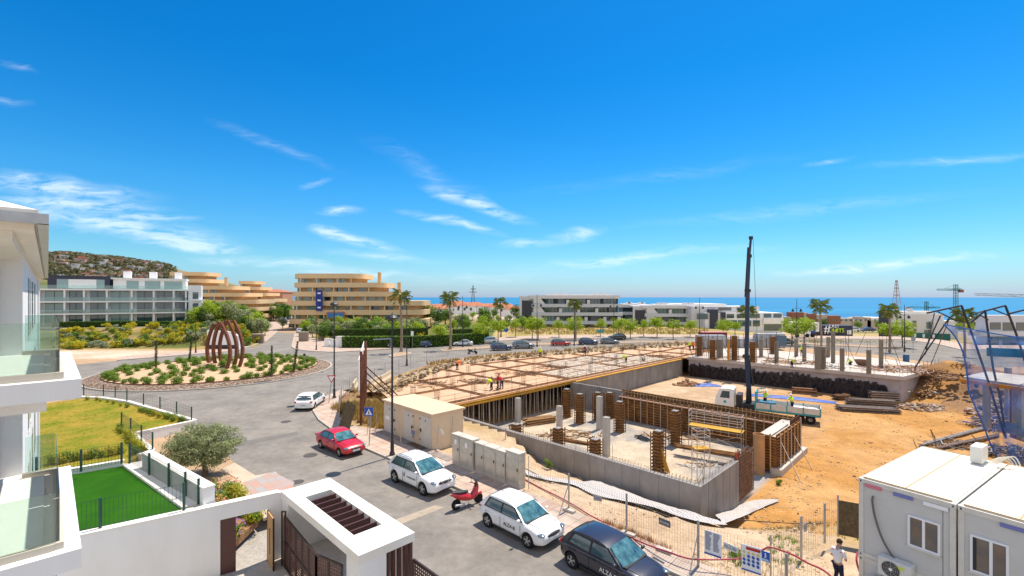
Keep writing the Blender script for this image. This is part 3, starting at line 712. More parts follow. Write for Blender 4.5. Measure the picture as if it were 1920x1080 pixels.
m = MB(); m.bar(AB(-20.62, 6.95, -.5), AB(-20.62, 6.95, 1.8), .05).bar(AB(-20.5, 7.05, -.5), AB(-20.5, 7.05, 1.8), .05).bar(AB(-20.62, 6.95, 1.78), AB(-20.5, 7.05, 1.78), .05)
solo('gate_post', m, M_black, 'black guide post at the left end of the perforated gate', 'post')
gate('driveway_fence', 'brown perforated metal fence panel along the street beyond the gate roof', AB(-14.0, 9.1), AB(-7.0, 9.1), -.45, 1.55, 6)
struct('driveway', MB().prism([AB(-21.1, 8.0), AB(-14.3, 8.0), AB(-14.3, 9.5), AB(-21.1, 9.5)], -.6, .02), mat('portal_floor', (.55, .5, .43), .9, var=.08))
struct('driveway', MB().prism([AB(-22, 7.99), AB(-7, 7.99), AB(-4, 3), AB(-20, 2.5)], -.6, -.5), mat('drive_concrete', (.42, .38, .32), .9, var=.12))
# ================================================================ BUILDING SITE
def seams(mb, a0, a1, b0, b1, z0, z1, step, mi=1):   # joints of the shuttering on a wall face
 L_ = max(abs(a1 - a0), abs(b1 - b0)); k = int(L_ / step)
 for i in range(1, k):
  a, b = a0 + (a1 - a0) * i / k, b0 + (b1 - b0) * i / k
  if abs(a1 - a0) > abs(b1 - b0): mb.abox(a - .012, a + .012, b - .004, b + .02, z0, z1, mi)
  else: mb.abox(a - .02, a + .004, b - .012, b + .012, z0, z1, mi)
M_seam = mat('formwork_joint', (.16, .15, .15), .9)
M_concW = mat('cast_concrete_wall', (.20, .19, .185), .85, col2=(.33, .305, .285), vs=.55, bump=.4, bs=9, stretch=(1, 1, .5))
th = thing('basement_wall', AB(-20, 26.3, -3), 'long grey concrete basement wall nearest the street, turning a corner at its right end', 'wall', world=True)
m = MB(); m.prism([AB(-36.6, 26.2), AB(-11.05, 26.2), AB(-11.05, 32.2), AB(-11.4, 32.2), AB(-11.4, 26.55), AB(-36.6, 26.55)], -3.4, 0)
m.build('wall_face', M_concW, th)
m = MB(); seams(m, -36.6, -11.05, 26.195, 26.195, -3, 0, 1.25, 0)
for i in range(5):
 b = 27.3 + i * 1.1; m.abox(-11.06, -11.04, b - .012, b + .012, -3, 0)
m.build('panel_joint', M_seam, th)
m = MB()
for i in range(110):
 a = -36.3 + i * .23
 for b in (26.3, 26.48): m.bar(AB(a, b, 0), AB(a + uni(-.03, .03), b, uni(.16, .3)), .016)
 m.bar(AB(a, 26.3, .22), AB(a, 26.48, .22), .014)
for i in range(26):
 b = 26.6 + i * .22
 for a in (-11.15, -11.32): m.bar(AB(a, b, 0), AB(a, b + uni(-.03, .03), uni(.16, .3)), .016)
for i in range(9): m.bar(AB(-35 + i * 3, 26.4, 0), AB(-35 + i * 3, 26.4, uni(.8, 1.1)), .02)
m.build('starter_bars', M_rebar, th)
th = thing('basement_wall', AB(-36.5, 60, -3), 'tall pale concrete wall under the far edge of the plywood deck', 'wall', world=True)
MB().abox(-36.7, -36.4, 47.2, 78.6, -3.4, -.1).build('wall_face', M_concW, th)
m = MB(); seams(m, -36.395, -36.395, 47.2, 78, -3, -.1, 1.3, 0); m.build('panel_joint', M_seam, th)
th = thing('basement_wall', AB(-33, 47, -3), 'short concrete wall joining the plywood deck to the timber formwork', 'wall', world=True)
MB().abox(-36.4, -28.6, 46.9, 47.2, -3.4, -.05).build('wall_face', M_concW, th)
m = MB(); seams(m, -36.4, -28.6, 46.895, 46.895, -3, -.05, 1.3, 0); m.build('panel_joint', M_seam, th)
m = MB()
for i in range(34): m.bar(AB(-36.2 + i * .23, 47.05, -.05), AB(-36.2 + i * .23, 47.05, .2), .016)
m.build('starter_bars', M_rebar, th)
# ---- timber formwork wall
def shutter(th, p, q, z0, z1, face=-1, rows=9, studs=10, top=True):
 """p,q world points on the outer face; face direction = to the right of p->q when face=-1"""
 d = (q - p).normalized(); n_ = Vector((d.y, -d.x, 0)) * (1 if face < 0 else -1)
 L_ = (q - p).length
 m = MB(); m.prism([p, q, q - n_ * .06, p - n_ * .06], z0, z1); m.build('panel', M_woodD, th)
 m = MB()
 for i in range(rows):
  z = z0 + .2 + (z1 - z0 - .4) * i / (rows - 1); m.bar(flat(p, z) + n_ * .05, flat(q, z) + n_ * .05, .1, .07)
 m.build('walers', M_woodD if 0 else mat('rough_sawn_timber', (.12, .058, .025), .85, col2=(.42, .21, .085), vs=1.3), th)
 for i in range(studs):
  c = p + d * (L_ * (i + .5) / studs) + n_ * .14
  MB().bar(flat(c, z0 + uni(-.1, .05)), flat(c, z1 + uni(0, .25)), .09, .09).build('stud', M_wood if i % 3 else mat('grey_steel_prop', (.45, .36, .3), .7), th)
 if top: MB().bar(flat(p, z1 - .12) + n_ * .16, flat(q, z1 - .12) + n_ * .16, .14, .1).build('top_rail', mat('pink_planed_timber', (.55, .35, .26), .8), th)
th = thing('formwork_wall', AB(-20, 46.2, -3), 'long brown timber formwork wall running across the pit to its open corner', 'formwork', world=True)
shutter(th, AB(-28.6, 45.9), AB(-11.6, 45.9), -3, -.35, studs=22)
m = MB().abox(-29, -11.2, 47.0, 47.06, -.75, .1); m.build('back_panel', M_woodD, th)
m = MB()
for i in range(46): m.bar(AB(-28.9 + i * .385, 46.96, -.7), AB(-28.9 + i * .385, 46.96, .16), .07)
for z in (-.5, -.1): m.bar(AB(-29, 46.93, z), AB(-11.2, 46.93, z), .06)
m.build('back_studs', M_wood, th)
MB().abox(-28.6, -11.6, 45.97, 46.98, -3.2, -.7).build('poured_wall', M_conc, th)
m = MB()
for i in range(120): m.bar(AB(-28.5 + i * .14, 46.4, -.7), AB(-28.5 + i * .14, 46.4, uni(-.2, .1)), .018)
m.build('starter_bars', M_rebar, th)
th = thing('formwork_wall', AB(-11, 43, -3), 'short brown formwork box with light battens facing the orange earth at the corner of the pit', 'formwork', world=True)
shutter(th, AB(-11.0, 40.2), AB(-11.0, 47.1), -2.9, .0, studs=7, rows=12, top=False)
shutter(th, AB(-12.4, 40.1), AB(-11.05, 40.1), -2.9, -.15, studs=2, rows=12, top=False)
MB().abox(-12.4, -11.1, 40.2, 47, -.6, -.25).abox(-12.0, -11.4, 40.25, 45, -.25, -.1).build('poured_wall', M_concL, th)
MB().abox(-11.35, -10.55, 39.9, 47.6, -3.3, -2.55).build('footing', M_concL, th)
MB().bar(AB(-11.1, 46.9, -.6), AB(-11.1, 43.9, -.3), .06, .06).abox(-11.1, -11.04, 44.2, 47.3, -.4, .35).build('raised_panel', mat('dark_slat_panel', (.09, .045, .03), .8), th)
for i, (b, f) in enumerate(((41.0, 39.6), (44.4, 43.0))):
 solo('raking_prop', MB().cyl(AB(-10.9, b, -.7), AB(-9.2, f, hgt(*AB(-9.2, f)[:2]) - .02), .035, n=8), M_concL if 0 else mat('grey_steel_prop', (.45, .36, .3), .7), 'pale raking prop leaning on the brown formwork box, ' + ('nearer' if not i else 'farther') + ' one of the two', 'prop', 'raking props at the formwork corner')
solo('column_form', MB().lathe(AB(-12.0, 39.3, -3.02), [(.42, 0), (.42, 3.1), (.38, 3.1), (.38, 2.9), (.02, 2.9)], 20), mat('cardboard_form', (.5, .27, .12), .8, col2=(.33, .2, .12), vs=1), 'round tan cardboard column form at the open corner of the pit', 'column form')
# ---- wrapped and bare columns standing in the pit
def wrapped(c, h, w=.62, rz=R(-45)):
 t = thing('formwork_column', c, '', 'column', 'columns wrapped in timber formwork', rz=rz)
 MB().box(-w * .42, w * .42, -w * .42, w * .42, 0, h + .06).build('core', M_conc, t)
 m = MB()
 for s_, (sx, sy) in enumerate(((1, 0), (-1, 0), (0, 1), (0, -1))):
  if sx: m.box(*sorted((sx * w * .44, sx * w * .5)), -w * .5, w * .5, 0, h)
  else: m.box(-w * .5, w * .5, *sorted((sy * w * .44, sy * w * .5)), 0, h)
 m.build('panel', M_woodD, t)
 m = MB(); k = int(h / .26)
 for i in range(k):
  z = .12 + i * .26; e = w * .5 + .05
  for p, q in (((-e, -e), (e, -e)), ((e, -e), (e, e)), ((e, e), (-e, e)), ((-e, e), (-e, -e))): m.bar((*p, z), (*q, z), .07, .09)
 m.build('clamps', MATS['rough_sawn_timber'], t)
 m = MB(); e = w * .5 + .11
 for x, y in ((-e, -e), (e, -e), (e, e), (-e, e)): m.bar((x, y, 0), (x, y, h + uni(-.1, .1)), .06)
 m.build('corner_posts', M_woodD, t)
 m = MB()
 for x in (-.18, 0, .18):
  for y in (-.18, .18): m.bar((x, y, h), (x, y, h + uni(.1, .35)), .02)
 m.build('starter_bars', M_rebar, t)
 return t
wr0 = None
wl_list = [(1063, 782, 3.2, 'tight against the corner where deck and concrete wall meet'), (1087, 794, 3.2, 'second from the back wall corner'), (1121, 788, 3.1, 'standing behind a bare concrete column'), (1143, 784, 2.9, 'half hidden, beside the short concrete wall'), (1162, 810, 3.1, 'in front of the left end of the long formwork wall'), (1266, 835, 3.2, 'in the middle of the long formwork wall'), (1234, 884, 3.2, 'nearest the camera with a plank leaning on it')]
for i, (px, py, h, lb) in enumerate(wl_list):
 c = W(px, py, -3.03)
 t = wrapped(c, h) if wr0 is None else copy_tree(wr0, loc=c, sc=(1, 1, h / 3.2))
 wr0 = wr0 or t; t['label'] = 'timber wrapped column ' + lb
for px, tp, lb in ((1116, 823, 'cut off by the front wall beside the tallest bare column'), (1046, 802, 'cut off by the front wall below a bare column'), (968, 795, 'cut off by the front wall near the stacked planks')):
 p = W(px, tp, -.25); t = copy_tree(wr0, loc=flat(p, -3.03), sc=(1, 1, .86)); t['label'] = 'timber wrapped column ' + lb
solo('plank', MB().slab(W(1247, 884, -2.98), W(1256, 886, -2.98), WD(1240, 838, 36.3), WD(1234, 838, 36.5), .05), M_yell, 'yellow plank leaning on the nearest timber wrapped column', 'plank')
for i, (px, py, tp, lb) in enumerate(((971, 793, 746, 'bare concrete column in front of the deck props'), (1049, 802, 761, 'bare concrete column above a timber wrapped stump'), (1124, 805, 743, 'tall bare concrete column near the middle of the pit'), (1137, 856, 782, 'pale bare concrete column nearest the front wall'))):
 c = W(px, py, -3.03); h = (py - tp) * c.y / F
 t = thing('concrete_column', c, lb, 'column', 'bare concrete columns in the pit', rz=R(-45))
 MB().box(-.24, .24, -.24, .24, 0, h).build('shaft', M_concL, t)
 m = MB()
 for x in (-.15, .15):
  for y in (-.15, .15): m.bar((x, y, h), (x, y, h + uni(.8, 1.4)), .022)
 for z in (.3, .6, .8): m.bar((-.16, -.16, h + z), (.16, -.16, h + z), .015).bar((-.16, .16, h + z), (.16, .16, h + z), .015)
 m.build('starter_bars', M_rebar, t)
def heap(name, label, c, rx, ry, h, n, mats_, s0=.1, s1=.4, cat='heap', thin=False):
 m = MB()
 for i in range(n):
  r, t = math.sqrt(rnd()), uni(0, 6.28); x, y = rx * r * math.cos(t), ry * r * math.sin(t); z = h * (1 - r) * rnd()
  p = Vector(c) + Vector((x, y, z)); s = uni(s0, s1)
  if thin: d = Vector((uni(-1, 1), uni(-1, 1), uni(-.12, .12))).normalized(); m.bar(p - d * s * 2, p + d * s * 2, .07 + s * .05, .04, mi=i % len(mats_))
  else: m.blob(p, (s * uni(.6, 1), s * uni(.6, 1), s * .5), 6, 4, .3, mi=i % len(mats_))
 return tag(m.build(name, mats_), label, cat)
# ---- plywood deck on props
DZ = .2
deckp = [(-36.45, 25.2), (-44.6, 25.2), (-50, 33), (-57, 45), (-55.5, 60), (-50, 80), (-44, 99), (-35.4, 99), (-35.4, 79), (-36.45, 78.6)]
th = thing('formwork_deck', AB(-45, 50, DZ), 'wide pinkish plywood formwork deck with steel beams and starter bars beside the road', 'deck', world=True)
dk = MB().prism([AB(a, b) for a, b in deckp], DZ - .22, DZ)
N, L, b_ = nodes_color(M_ply)
tcn = [n for n in N if n.type == 'TEX_COORD'][0]; mp = N.new('ShaderNodeMapping'); mp.inputs['Rotation'].default_value = (0, 0, R(45)); mp.inputs['Scale'].default_value = (.5, 2.0, 1); L.new(tcn.outputs['Object'], mp.inputs[0])
bk = N.new('ShaderNodeTexBrick'); bk.inputs['Scale'].default_value = 1; bk.inputs['Brick Width'].default_value = 1; bk.inputs['Row Height'].default_value = 1; bk.inputs['Mortar Size'].default_value = .012; bk.inputs['Color1'].default_value = (.57, .38, .26, 1); bk.inputs['Color2'].default_value = (.58, .31, .12, 1); bk.inputs['Mortar'].default_value = (.4, .25, .15, 1); bk.inputs['Bias'].default_value = -.35; L.new(mp.outputs[0], bk.inputs['Vector'])
mxn = [n for n in N if n.type == 'MIX'][0]; mul = N.new('ShaderNodeMix'); mul.data_type = 'RGBA'; mul.inputs[0].default_value = .55; L.new(mxn.outputs[2], mul.inputs[6]); L.new(bk.outputs['Color'], mul.inputs[7]); L.new(mul.outputs[2], b_.inputs['Base Color'])
dk.build('plywood', M_ply, th)
e = MB();
for i in range(26):
 b = 25.6 + i * 2.02; e.abox(-36.45, -36.1, b, b + 1.98, DZ - .3, DZ - .22)
 if i < 11: e.slab(AB(-36.1, b, DZ - .02), AB(-36.1, b + 1.96, DZ - .02), AB(-36.55, b + 1.96, DZ + .02 - .55), AB(-36.55, b, DZ - .55 + .02), .03)
e.build('edge_board', M_yell, th)
# beams: lines given in (a,b)
beams = [((-36.8, 33), (-50, 33)), ((-36.8, 40.5), (-56, 40.5)), ((-36.8, 47.3), (-56.5, 47.3)), ((-36.8, 54), (-55.5, 54)), ((-36.8, 61), (-54, 61)), ((-36.8, 68), (-52.5, 68)), ((-36.8, 75), (-51, 75)), ((-36, 83), (-48.5, 83)), ((-36, 91), (-46, 91)),
   ((-36.9, 26), (-36.9, 98)), ((-43, 26), (-43, 98)), ((-49, 33), (-49, 80)), ((-55, 46), (-53.5, 60))]
bm_ = MB()
for p, q in beams:
 P0, P1 = AB(*p, DZ + .07), AB(*q, DZ + .07)
 o_ = (P1 - P0).normalized().cross(Vector((0, 0, 1))) * .22
 for k in (-1, 1):
  bm_.bar(P0 + o_ * k * .6, P1 + o_ * k * .6, .05, .14)
 bm_.bar(P0 + Vector((0, 0, .12)), P1 + Vector((0, 0, .12)), .03, .03)
bm_.build('beam_form', mat('brown_beam_form', (.36, .21, .12), .85, var=.45, vs=2), th)
m = MB()
for i in range(72):
 for a in (-36.5,):
  b = 25.5 + i
  if b % 2 < 1: m.cyl(AB(a, b, DZ), AB(a, b, DZ + 1.05), .02, n=5)
for z in (.5, .95): m.bar(AB(-36.5, 25.5, DZ + z), AB(-36.5, 98, DZ + z), .025)
m.build('guard_rail', M_rebar, th)
# infill blocks in the far bays
M_block = mat('pale_blocks', (.62, .53, .42), .85, var=.2, vs=3)
m = MB()
for (p0, p1, q0, q1) in ((-42.4, -37.6, 48, 60.3), (-48.4, -43.6, 55, 67), (-42.4, -37.6, 62, 74), (-48, -43.6, 69, 74)):
 a = p0
 while a < p1:
  b = q0
  while b < q1:
   if rnd() < .9: m.abox(a, a + .62, b, b + .22, DZ + .001, DZ + .13 + uni(0, .03))
   b += .33
  a += .8
m.build('infill_blocks', M_block, th)['kind'] = 'stuff'
# starter bar groups and short columns through the deck
grp = [(a, b) for a in (-38.6, -43.0, -46, -49, -53) for b in (28, 33, 37, 40.5, 47.3, 54, 61, 68, 75, 83, 91)]
for i, (a, b) in enumerate(grp):
 if not any(True for _ in [0] if inpoly(*AB(a, b)[:2], [tuple(AB(x, y)[:2]) for x, y in deckp])): continue
 m = MB(); hh = uni(.9, 1.7); a += uni(-.3, .3)
 for x in (-.2, 0, .2):
  for y in (-.2, .2): m.bar(AB(a + x, b + y, DZ), AB(a + x + uni(-.04, .04), b + y, DZ + hh), .03)
 for z in (.25, .5, .75):
  for y in (-.2, .2): m.bar(AB(a - .2, b + y, DZ + hh * z), AB(a + .2, b + y, DZ + hh * z), .02)
 m.build('starter_bars', M_rebar, th)
for i, (px, py) in enumerate(((905, 716), (985, 700), (1050, 690), (1130, 676), (1225, 668), (800, 722))):
 heap('timber_scraps', 'loose boards and tools on the plywood deck, %s heap' % ordn(i), W(px, py, DZ), 3.6, 2.0, .25, 70, [M_wood, M_woodD, M_rebar], .15, .6, 'scrap heap', True)
# props under the deck
M_prop = mat('pale_steel_prop', (.52, .45, .4), .6, .2, var=.15)
pr0 = None; npr = 0
for a in (-36.85, -38.2, -39.9):
 b = 26.9
 while b < 47:
  c = AB(a + uni(-.1, .1), b, -3.02)
  if pr0 is None:
   pr0 = thing('deck_prop', c, 'slim pale steel prop under the plywood deck', 'prop', 'steel props under the deck')
   MB().cyl((0, 0, 0), (0, 0, 1.9), .045, n=6).build('outer_tube', M_prop, pr0); MB().cyl((0, 0, 1.9), (0, 0, 2.98), .034, n=6).build('inner_tube', M_prop, pr0)
   MB().box(-.08, .08, -.08, .08, 2.98, 3.0).build('head_plate', M_prop, pr0)
  else: copy_tree(pr0, loc=c)
  b += .72 if a > -37 else 1.1
# timber stack and trestle in the pit
M_grey = mat('weathered_grey_steel', (.22, .195, .18), .6, .3, var=.45, vs=5)
def stack(name, label, c, dirv, L_, w, rows, lay, m_, s=.12, jitter=.25, cat='timber stack', z0=None):
 d = Vector((dirv[0], dirv[1], 0)).normalized(); n_ = Vector((-d.y, d.x, 0)); mb = MB(); c = Vector(c)
 for j in range(lay):
  for i in range(rows):
   o = c + n_ * ((i - rows / 2) * w / rows) + d * uni(-jitter, jitter) + Vector((0, 0, s * (j + .5)))
   dd = (d + n_ * uni(-.03, .03)).normalized(); mb.bar(o - dd * L_ / 2, o + dd * L_ / 2, w / rows * .6, s * .62, mi=(i + j) % 2)
 return solo(name, mb, [m_, M_rebar if m_ is M_grey else M_woodD], label, cat)
stack('plank_stack', 'stack of loose planks in front of the deck props', W(1012, 792, -2.95), (1, .5), 3.6, 1.2, 6, 5, M_wood, .12)
stack('plank_stack', 'low pile of planks between two wrapped columns near the front wall', W(1085, 830, -3.0), (1, -.6), 3.6, .6, 3, 2, M_woodD, .1)
m = MB()
for i in range(5):
 c = W(1204 + i * 3.5 - 6, 818 + i * 1.5, -2.9); m.tube([c + Vector((.38 * math.cos(t), .38 * math.sin(t), .05 * math.sin(3 * t + i))) for t in [k * .52 for k in range(13)]], .06, 6)
solo('hose_coil', m, M_black, 'black coiled hoses lying on the pit floor', 'hose')
# scaffold tower with yellow boards
def scaffold(c, d, w, dpt, h, label, boards, rails=True):
 t = thing('scaffold_tower', c, label, 'scaffold', rz=math.atan2(d[1], d[0]))
 for x in (0, w):
  for y in (0, dpt): MB().cyl((x, y, 0), (x, y, h), .03, n=6).build('standard', M_concL if 0 else mat('scaffold_tube', (.55, .5, .45), .5, .5), t)
 m = MB()
 for z in [h * k for k in (.33, .55, .72, .86, .98)]:
  m.bar((0, 0, z), (w, 0, z), .035).bar((0, dpt, z), (w, dpt, z), .035).bar((0, 0, z), (0, dpt, z), .035).bar((w, 0, z), (w, dpt, z), .035)
 m.bar((0, 0, .1), (w, 0, h * .5), .03).bar((w, dpt, .1), (0, dpt, h * .5), .03)
 m.build('rails', MATS['scaffold_tube'], t)
 for z, mm in boards: MB().box(-.1, w + .1, .02, dpt - .02, h * z, h * z + .06).build('board', mm, t)
 return t
scaffold(W(1291, 838, -3), (1, -.72), 4.4, 1.1, 3.4, 'pale scaffold with yellow walking boards before the long formwork wall', ((.58, M_yell), (.36, M_woodD)))
stack('plank_stack', 'brown planks piled on the pit floor under the scaffold', W(1325, 846, -2.3), (1, -.62), 5.2, .9, 5, 2, M_woodD, .1)
scaffold(W(1307, 905, -3), (1, .1), 1.0, .8, 3.9, 'narrow scaffold frame with one orange board inside the front wall corner', ((.62, M_yell),))
# rebar cage standing at the wall end
m = MB()
for a in [-11.1 - i * .12 for i in range(4)]:
 for b in [32.5 + i * .16 for i in range(18)]: m.bar(AB(a, b, -2.8), AB(a, b, uni(-.1, .5)), .03)
for z in [-2.7 + i * .24 for i in range(13)]:
 for a in (-11.1, -11.46): m.bar(AB(a, 32.4, z), AB(a, 35.3, z), .03)
solo('rebar_cage', m, mat('rusty_rebar', (.24, .14, .09), .85, var=.35), 'dense rusty rebar cage standing at the end of the corner wall', 'rebar cage')
solo('marker_post', MB().bar(AB(-11.25, 32.3, -.4), AB(-11.25, 32.3, .45), .12), mat('red_paint', (.42, .07, .04), .7), 'short red board on the end of the corner wall', 'board')
solo('red_post', MB().bar(W(948, 842, -1.0), W(948, 842, -1) + Vector((0, 0, 1.6)), .05), M_red, 'thin red post against the front basement wall', 'post')
# ---- far slab with columns
SZ = .42
th = thing('basement_slab', AB(-20, 85, -3), 'raised concrete slab with a row of columns and black drainage sheet on its wall', 'slab', world=True)
MB().prism([AB(-35.4, 79.0), AB(-6.9, 79.0), AB(-4.7, 93.3), AB(-12, 98), AB(-35.4, 98)], -3.4, SZ - .5).build('wall_face', M_concW if 0 else mat('grey_pink_concrete', (.42, .37, .36), .85, var=.15, vs=.8), th)
MB().prism([AB(-35.5, 78.6), AB(-6.7, 78.6), AB(-3.6, 93.6), AB(-11, 99), AB(-35.5, 99)], SZ - .5, SZ).build('slab_top', mat('slab_concrete', (.56, .50, .45), .85, col2=(.46, .40, .35), vs=.5, bump=.3, bs=8), th)
m = MB()
M_membr = mat('black_drain_sheet', (.028, .02, .022), .55, var=.4)
for i in range(900):
 a = uni(-35.3, -8.5); z = uni(-3, -1.15 + .2 * math.sin(a * .9)) ; s = uni(.3, .75)
 p = AB(a, 78.96 - uni(0, .16), z); m.quad(p, p + UA * s * .5 - VB * uni(0, .2), p + UA * uni(.3, .6) * s + Vector((0, 0, s * .9)) - VB * uni(0, .1), p + UA * uni(-.4, 0) * s + Vector((0, 0, s * uni(.5, .9))))
m.abox(-35.3, -8.8, 78.9, 78.98, -3, -1.2)
m.build('drainage_sheet', M_membr, th)
cols = [(1311, 667, 631, 1), (1336, 674, 637, 1), (1350, 671, 636, 2), (1377, 675, 630, 3), (1411, 679, 641, 1), (1427, 669, 636, 0), (1449, 663, 631, 3), (1456, 679, 641, 0), (1493, 668, 636, 0), (1508, 677, 644, 0), (1534, 692, 649, 2), (1542, 691, 650, 2), (1553, 669, 632, 0), (1562, 680, 622, 0), (1579, 695, 653, 0), (1629, 700, 656, 0), (1652, 689, 637, 0)]
M_col = mat('olive_grey_concrete', (.24, .205, .16), .85, var=.15)
for i, (px, py, tp, k) in enumerate(cols):
 c = W(px, py or 676, SZ); hh = (py or 676) - tp; h = hh * c.y / F; w = .5 if k == 0 else .75
 if k in (0, 2):
  th = thing('slab_column', c, '%s grey column from the crane boom side on the far slab' % ordn(i), 'column', 'columns on the far slab', rz=R(-45))
  MB().box(-w / 2, w / 2, -w / 2, w / 2, 0, h).build('shaft', M_col, th)
 else:
  th = copy_tree(wr0, loc=c, sc=(1.1, 1.1, h / 3.2));
 th['label'] = '%s from the left of the %s columns standing on the far slab' % (ordn(i), 'dark timber wrapped' if k in (1, 3) else 'olive grey'); th['group'] = 'columns on the far slab'
 if k == 0:
  m = MB()
  for x in (-.15, .15): m.bar((x, 0, h), (x, 0, h + 1.1), .03)
  m.build('starter_bars', M_rebar, th)
m = MB(); m.cyl(W(1366, 676, SZ), W(1366, 676, SZ) + Vector((0, 0, 3.4)), .2, n=10); solo('orange_post', m, mat('orange_timber', (.55, .24, .04), .7), 'orange board standing by the timber columns on the far slab', 'board')
for i in range(26):
 px = uni(1300, 1700); p = W(px, uni(664, 672 + (px - 1300) * .07), SZ); solo('raking_prop', MB().cyl(p, p + Vector((uni(-1.2, 1.2), uni(-1.2, 1.2), uni(2.6, 5.2))), .035, n=5), M_rebar, 'thin dark prop on the far slab', 'prop', 'thin props on the far slab')
# rails, ropes and clutter on the slab
m = MB()
for i in range(22):
 a = -35 + i * 1.33; m.cyl(AB(a, 78.9, SZ), AB(a, 78.9, SZ + 1.0), .02, n=5)
for z in (.5, .95): m.bar(AB(-35, 78.9, SZ + z), AB(-7, 78.9, SZ + z), .022)
for i in range(10): b = 79.5 + i * 1.5; m.cyl(AB(-6.8 + i * .32, b, SZ), AB(-6.8 + i * .32, b, SZ + 1.3), .02, n=5)
solo('guard_rail', m, M_rebar, 'thin steel guard rail along the front edge of the far slab', 'railing')
heap('timber_scraps', 'wide heap of broken pinkish boards and scraps on the right end of the far slab', AB(-7.5, 86, SZ), 5.5, 3, .9, 150, [M_wood, M_woodD, mat('pink_board', (.5, .33, .27), .8)], .2, .9, 'scrap heap', True)
heap('timber_scraps', 'pile of poles lying between the columns in the middle of the far slab', W(1480, 680, SZ), 5, 2, .5, 60, [M_wood, M_rebar], .3, 1.2, 'scrap heap', True)
heap('rubble_heap', 'small heap of sacks and rubble beside the paired grey columns on the far slab', W(1560, 690, SZ), 1.6, 1, .8, 40, [M_concL, mat('white_sack', (.7, .7, .68), .8)], .2, .5)
heap('timber_scraps', 'loose boards and tools strewn on the left part of the far slab', W(1400, 672, SZ), 7, 2.5, .4, 70, [M_wood, M_woodD, M_concL], .2, .8, 'scrap heap', True)
solo('site_hopper', MB().lathe(W(1616, 686, SZ), [(.4, 0), (.7, .3), (1.0, .9), (.95, .9), (.6, .3)], 12), mat('rusty_skip', (.2, .12, .08), .8), 'dark round rusty basket on the far slab beside a thin column', 'basket')
# stores behind the slab
th = thing('site_panel_stack', W(1420, 640, .4), 'grey stacked formwork panels and steel store boxes behind the crane boom', 'site store', world=True)
c = W(1420, 655, .4); m = MB()
for dx, w, h in ((-8, 5.5, 2.6), (-2, 5, 1.9), (4, 5.5, 2.9)): m.cbox(c + Vector((dx, 3, h / 2)), w, 1.8, h)
m.build('panels', mat('grey_panel', (.34, .37, .40), .6, var=.2, vs=1), th)
m = MB()
for i in range(20): m.bar(c + Vector((-10.6 + i * .9, 2.0, 0)), c + Vector((-10.6 + i * .9, 2.0, uni(1.6, 3))), .07)
m.build('panel_ribs', M_rebar, th)
th = thing('shipping_container', W(1336, 640, 0), 'dark red steel container behind the far end of the deck', 'container')
MB().box(-3, 3, -1.2, 1.2, 0, 2.2).build('body', mat('dark_red_steel', (.2, .01, .02), .5, var=.2), th); m = MB()
for i in range(16): m.box(-2.9 + i * .37, -2.75 + i * .37, -1.25, -1.2, .1, 2.1)
m.build('ribs', MATS['dark_red_steel'], th); MB().box(-3.05, 3.05, -1.25, 1.25, 2.2, 2.3).build('roof', mat('pink_sheet', (.5, .2, .2), .6), th)
# ---- material stacks on the orange ground
gz = lambda p: Vector((p.x, p.y, hgt(p.x, p.y)))
stack('prop_stack', 'long grey bundle of steel props on the orange ground, lowest and nearest', gz(W(1625, 771, -3)), (1, -.28), 6.0, 1.6, 10, 4, M_grey, .14, .3)
stack('prop_stack', 'grey bundle of scaffold beams behind the long prop bundle', gz(W(1632, 760, -3)), (1, -.3), 5.0, 1.2, 9, 6, M_grey, .14, .3)
stack('frame_stack', 'pale banded stack of short steel frames against the slab wall', gz(W(1656, 751, -3)), (1, -.25), 3.2, 1.0, 5, 9, mat('light_steel', (.42, .38, .35), .6, .3, var=.3, vs=8), .14, .1)
stack('prop_stack', 'small dark heap of pipes at the left of the steel stacks', gz(W(1577, 748, -3)), (1, .3), 2.2, 1.2, 6, 5, M_rebar, .13, .4)
stack('brick_pallet', 'low block of reddish bricks against the black drainage sheet', gz(W(1508, 738, -3)), (1, -.5), 3.0, .8, 2, 4, mat('clay_bricks', (.38, .22, .15), .9, var=.2), .22, .02)
M_btarp = mat('blue_tarp', (.01, .08, .36), .6, var=.4, vs=4)
def tarp(label, c, rx, ry, h, m_, name='tarpaulin', cat='tarpaulin', res=12, ang=0):
 m = MB(); vs = []; c = Vector(c); sd_ = uni(0, 50); ca, sa = math.cos(ang), math.sin(ang)
 for j in range(res + 1):
  for i in range(res + 1):
   u, v = i / res * 2 - 1, j / res * 2 - 1; k = 1 - .25 * abs(noise.noise(Vector((u * 2, v * 2, sd_))))
   x, y = u * rx * k, v * ry * k; X, Y = x * ca - y * sa, x * sa + y * ca
   gzz = hgt(c.x + X, c.y + Y)
   vs.append((c.x + X, c.y + Y, gzz + .04 + h * max(0, (1 - u * u) * (1 - v * v)) * (.6 + .8 * abs(noise.noise(Vector((X * 1.6, Y * 1.6, sd_)))))))
 m._add(vs, [(j * (res + 1) + i, j * (res + 1) + i + 1, (j + 1) * (res + 1) + i + 1, (j + 1) * (res + 1) + i) for j in range(res) for i in range(res)])
 return solo(name, m, m_, label, cat)
tarp('crumpled blue plastic sheet on the ground left of the crane truck cab', W(1320, 723, -3), 2.6, 1.0, .4, M_btarp)
tarp('crumpled blue plastic sheet stretched along the ground behind the truck bed', W(1480, 747, -3), 5.5, .9, .35, M_btarp, ang=-.5)
heap('earth_heap', 'clods of dug brown earth in the far left corner of the pit', gz(W(1290, 722, -3)), 2.4, 1.2, .9, 60, [mat('brown_clods', (.28, .16, .09), .95, var=.2)], .15, .6, 'earth heap')
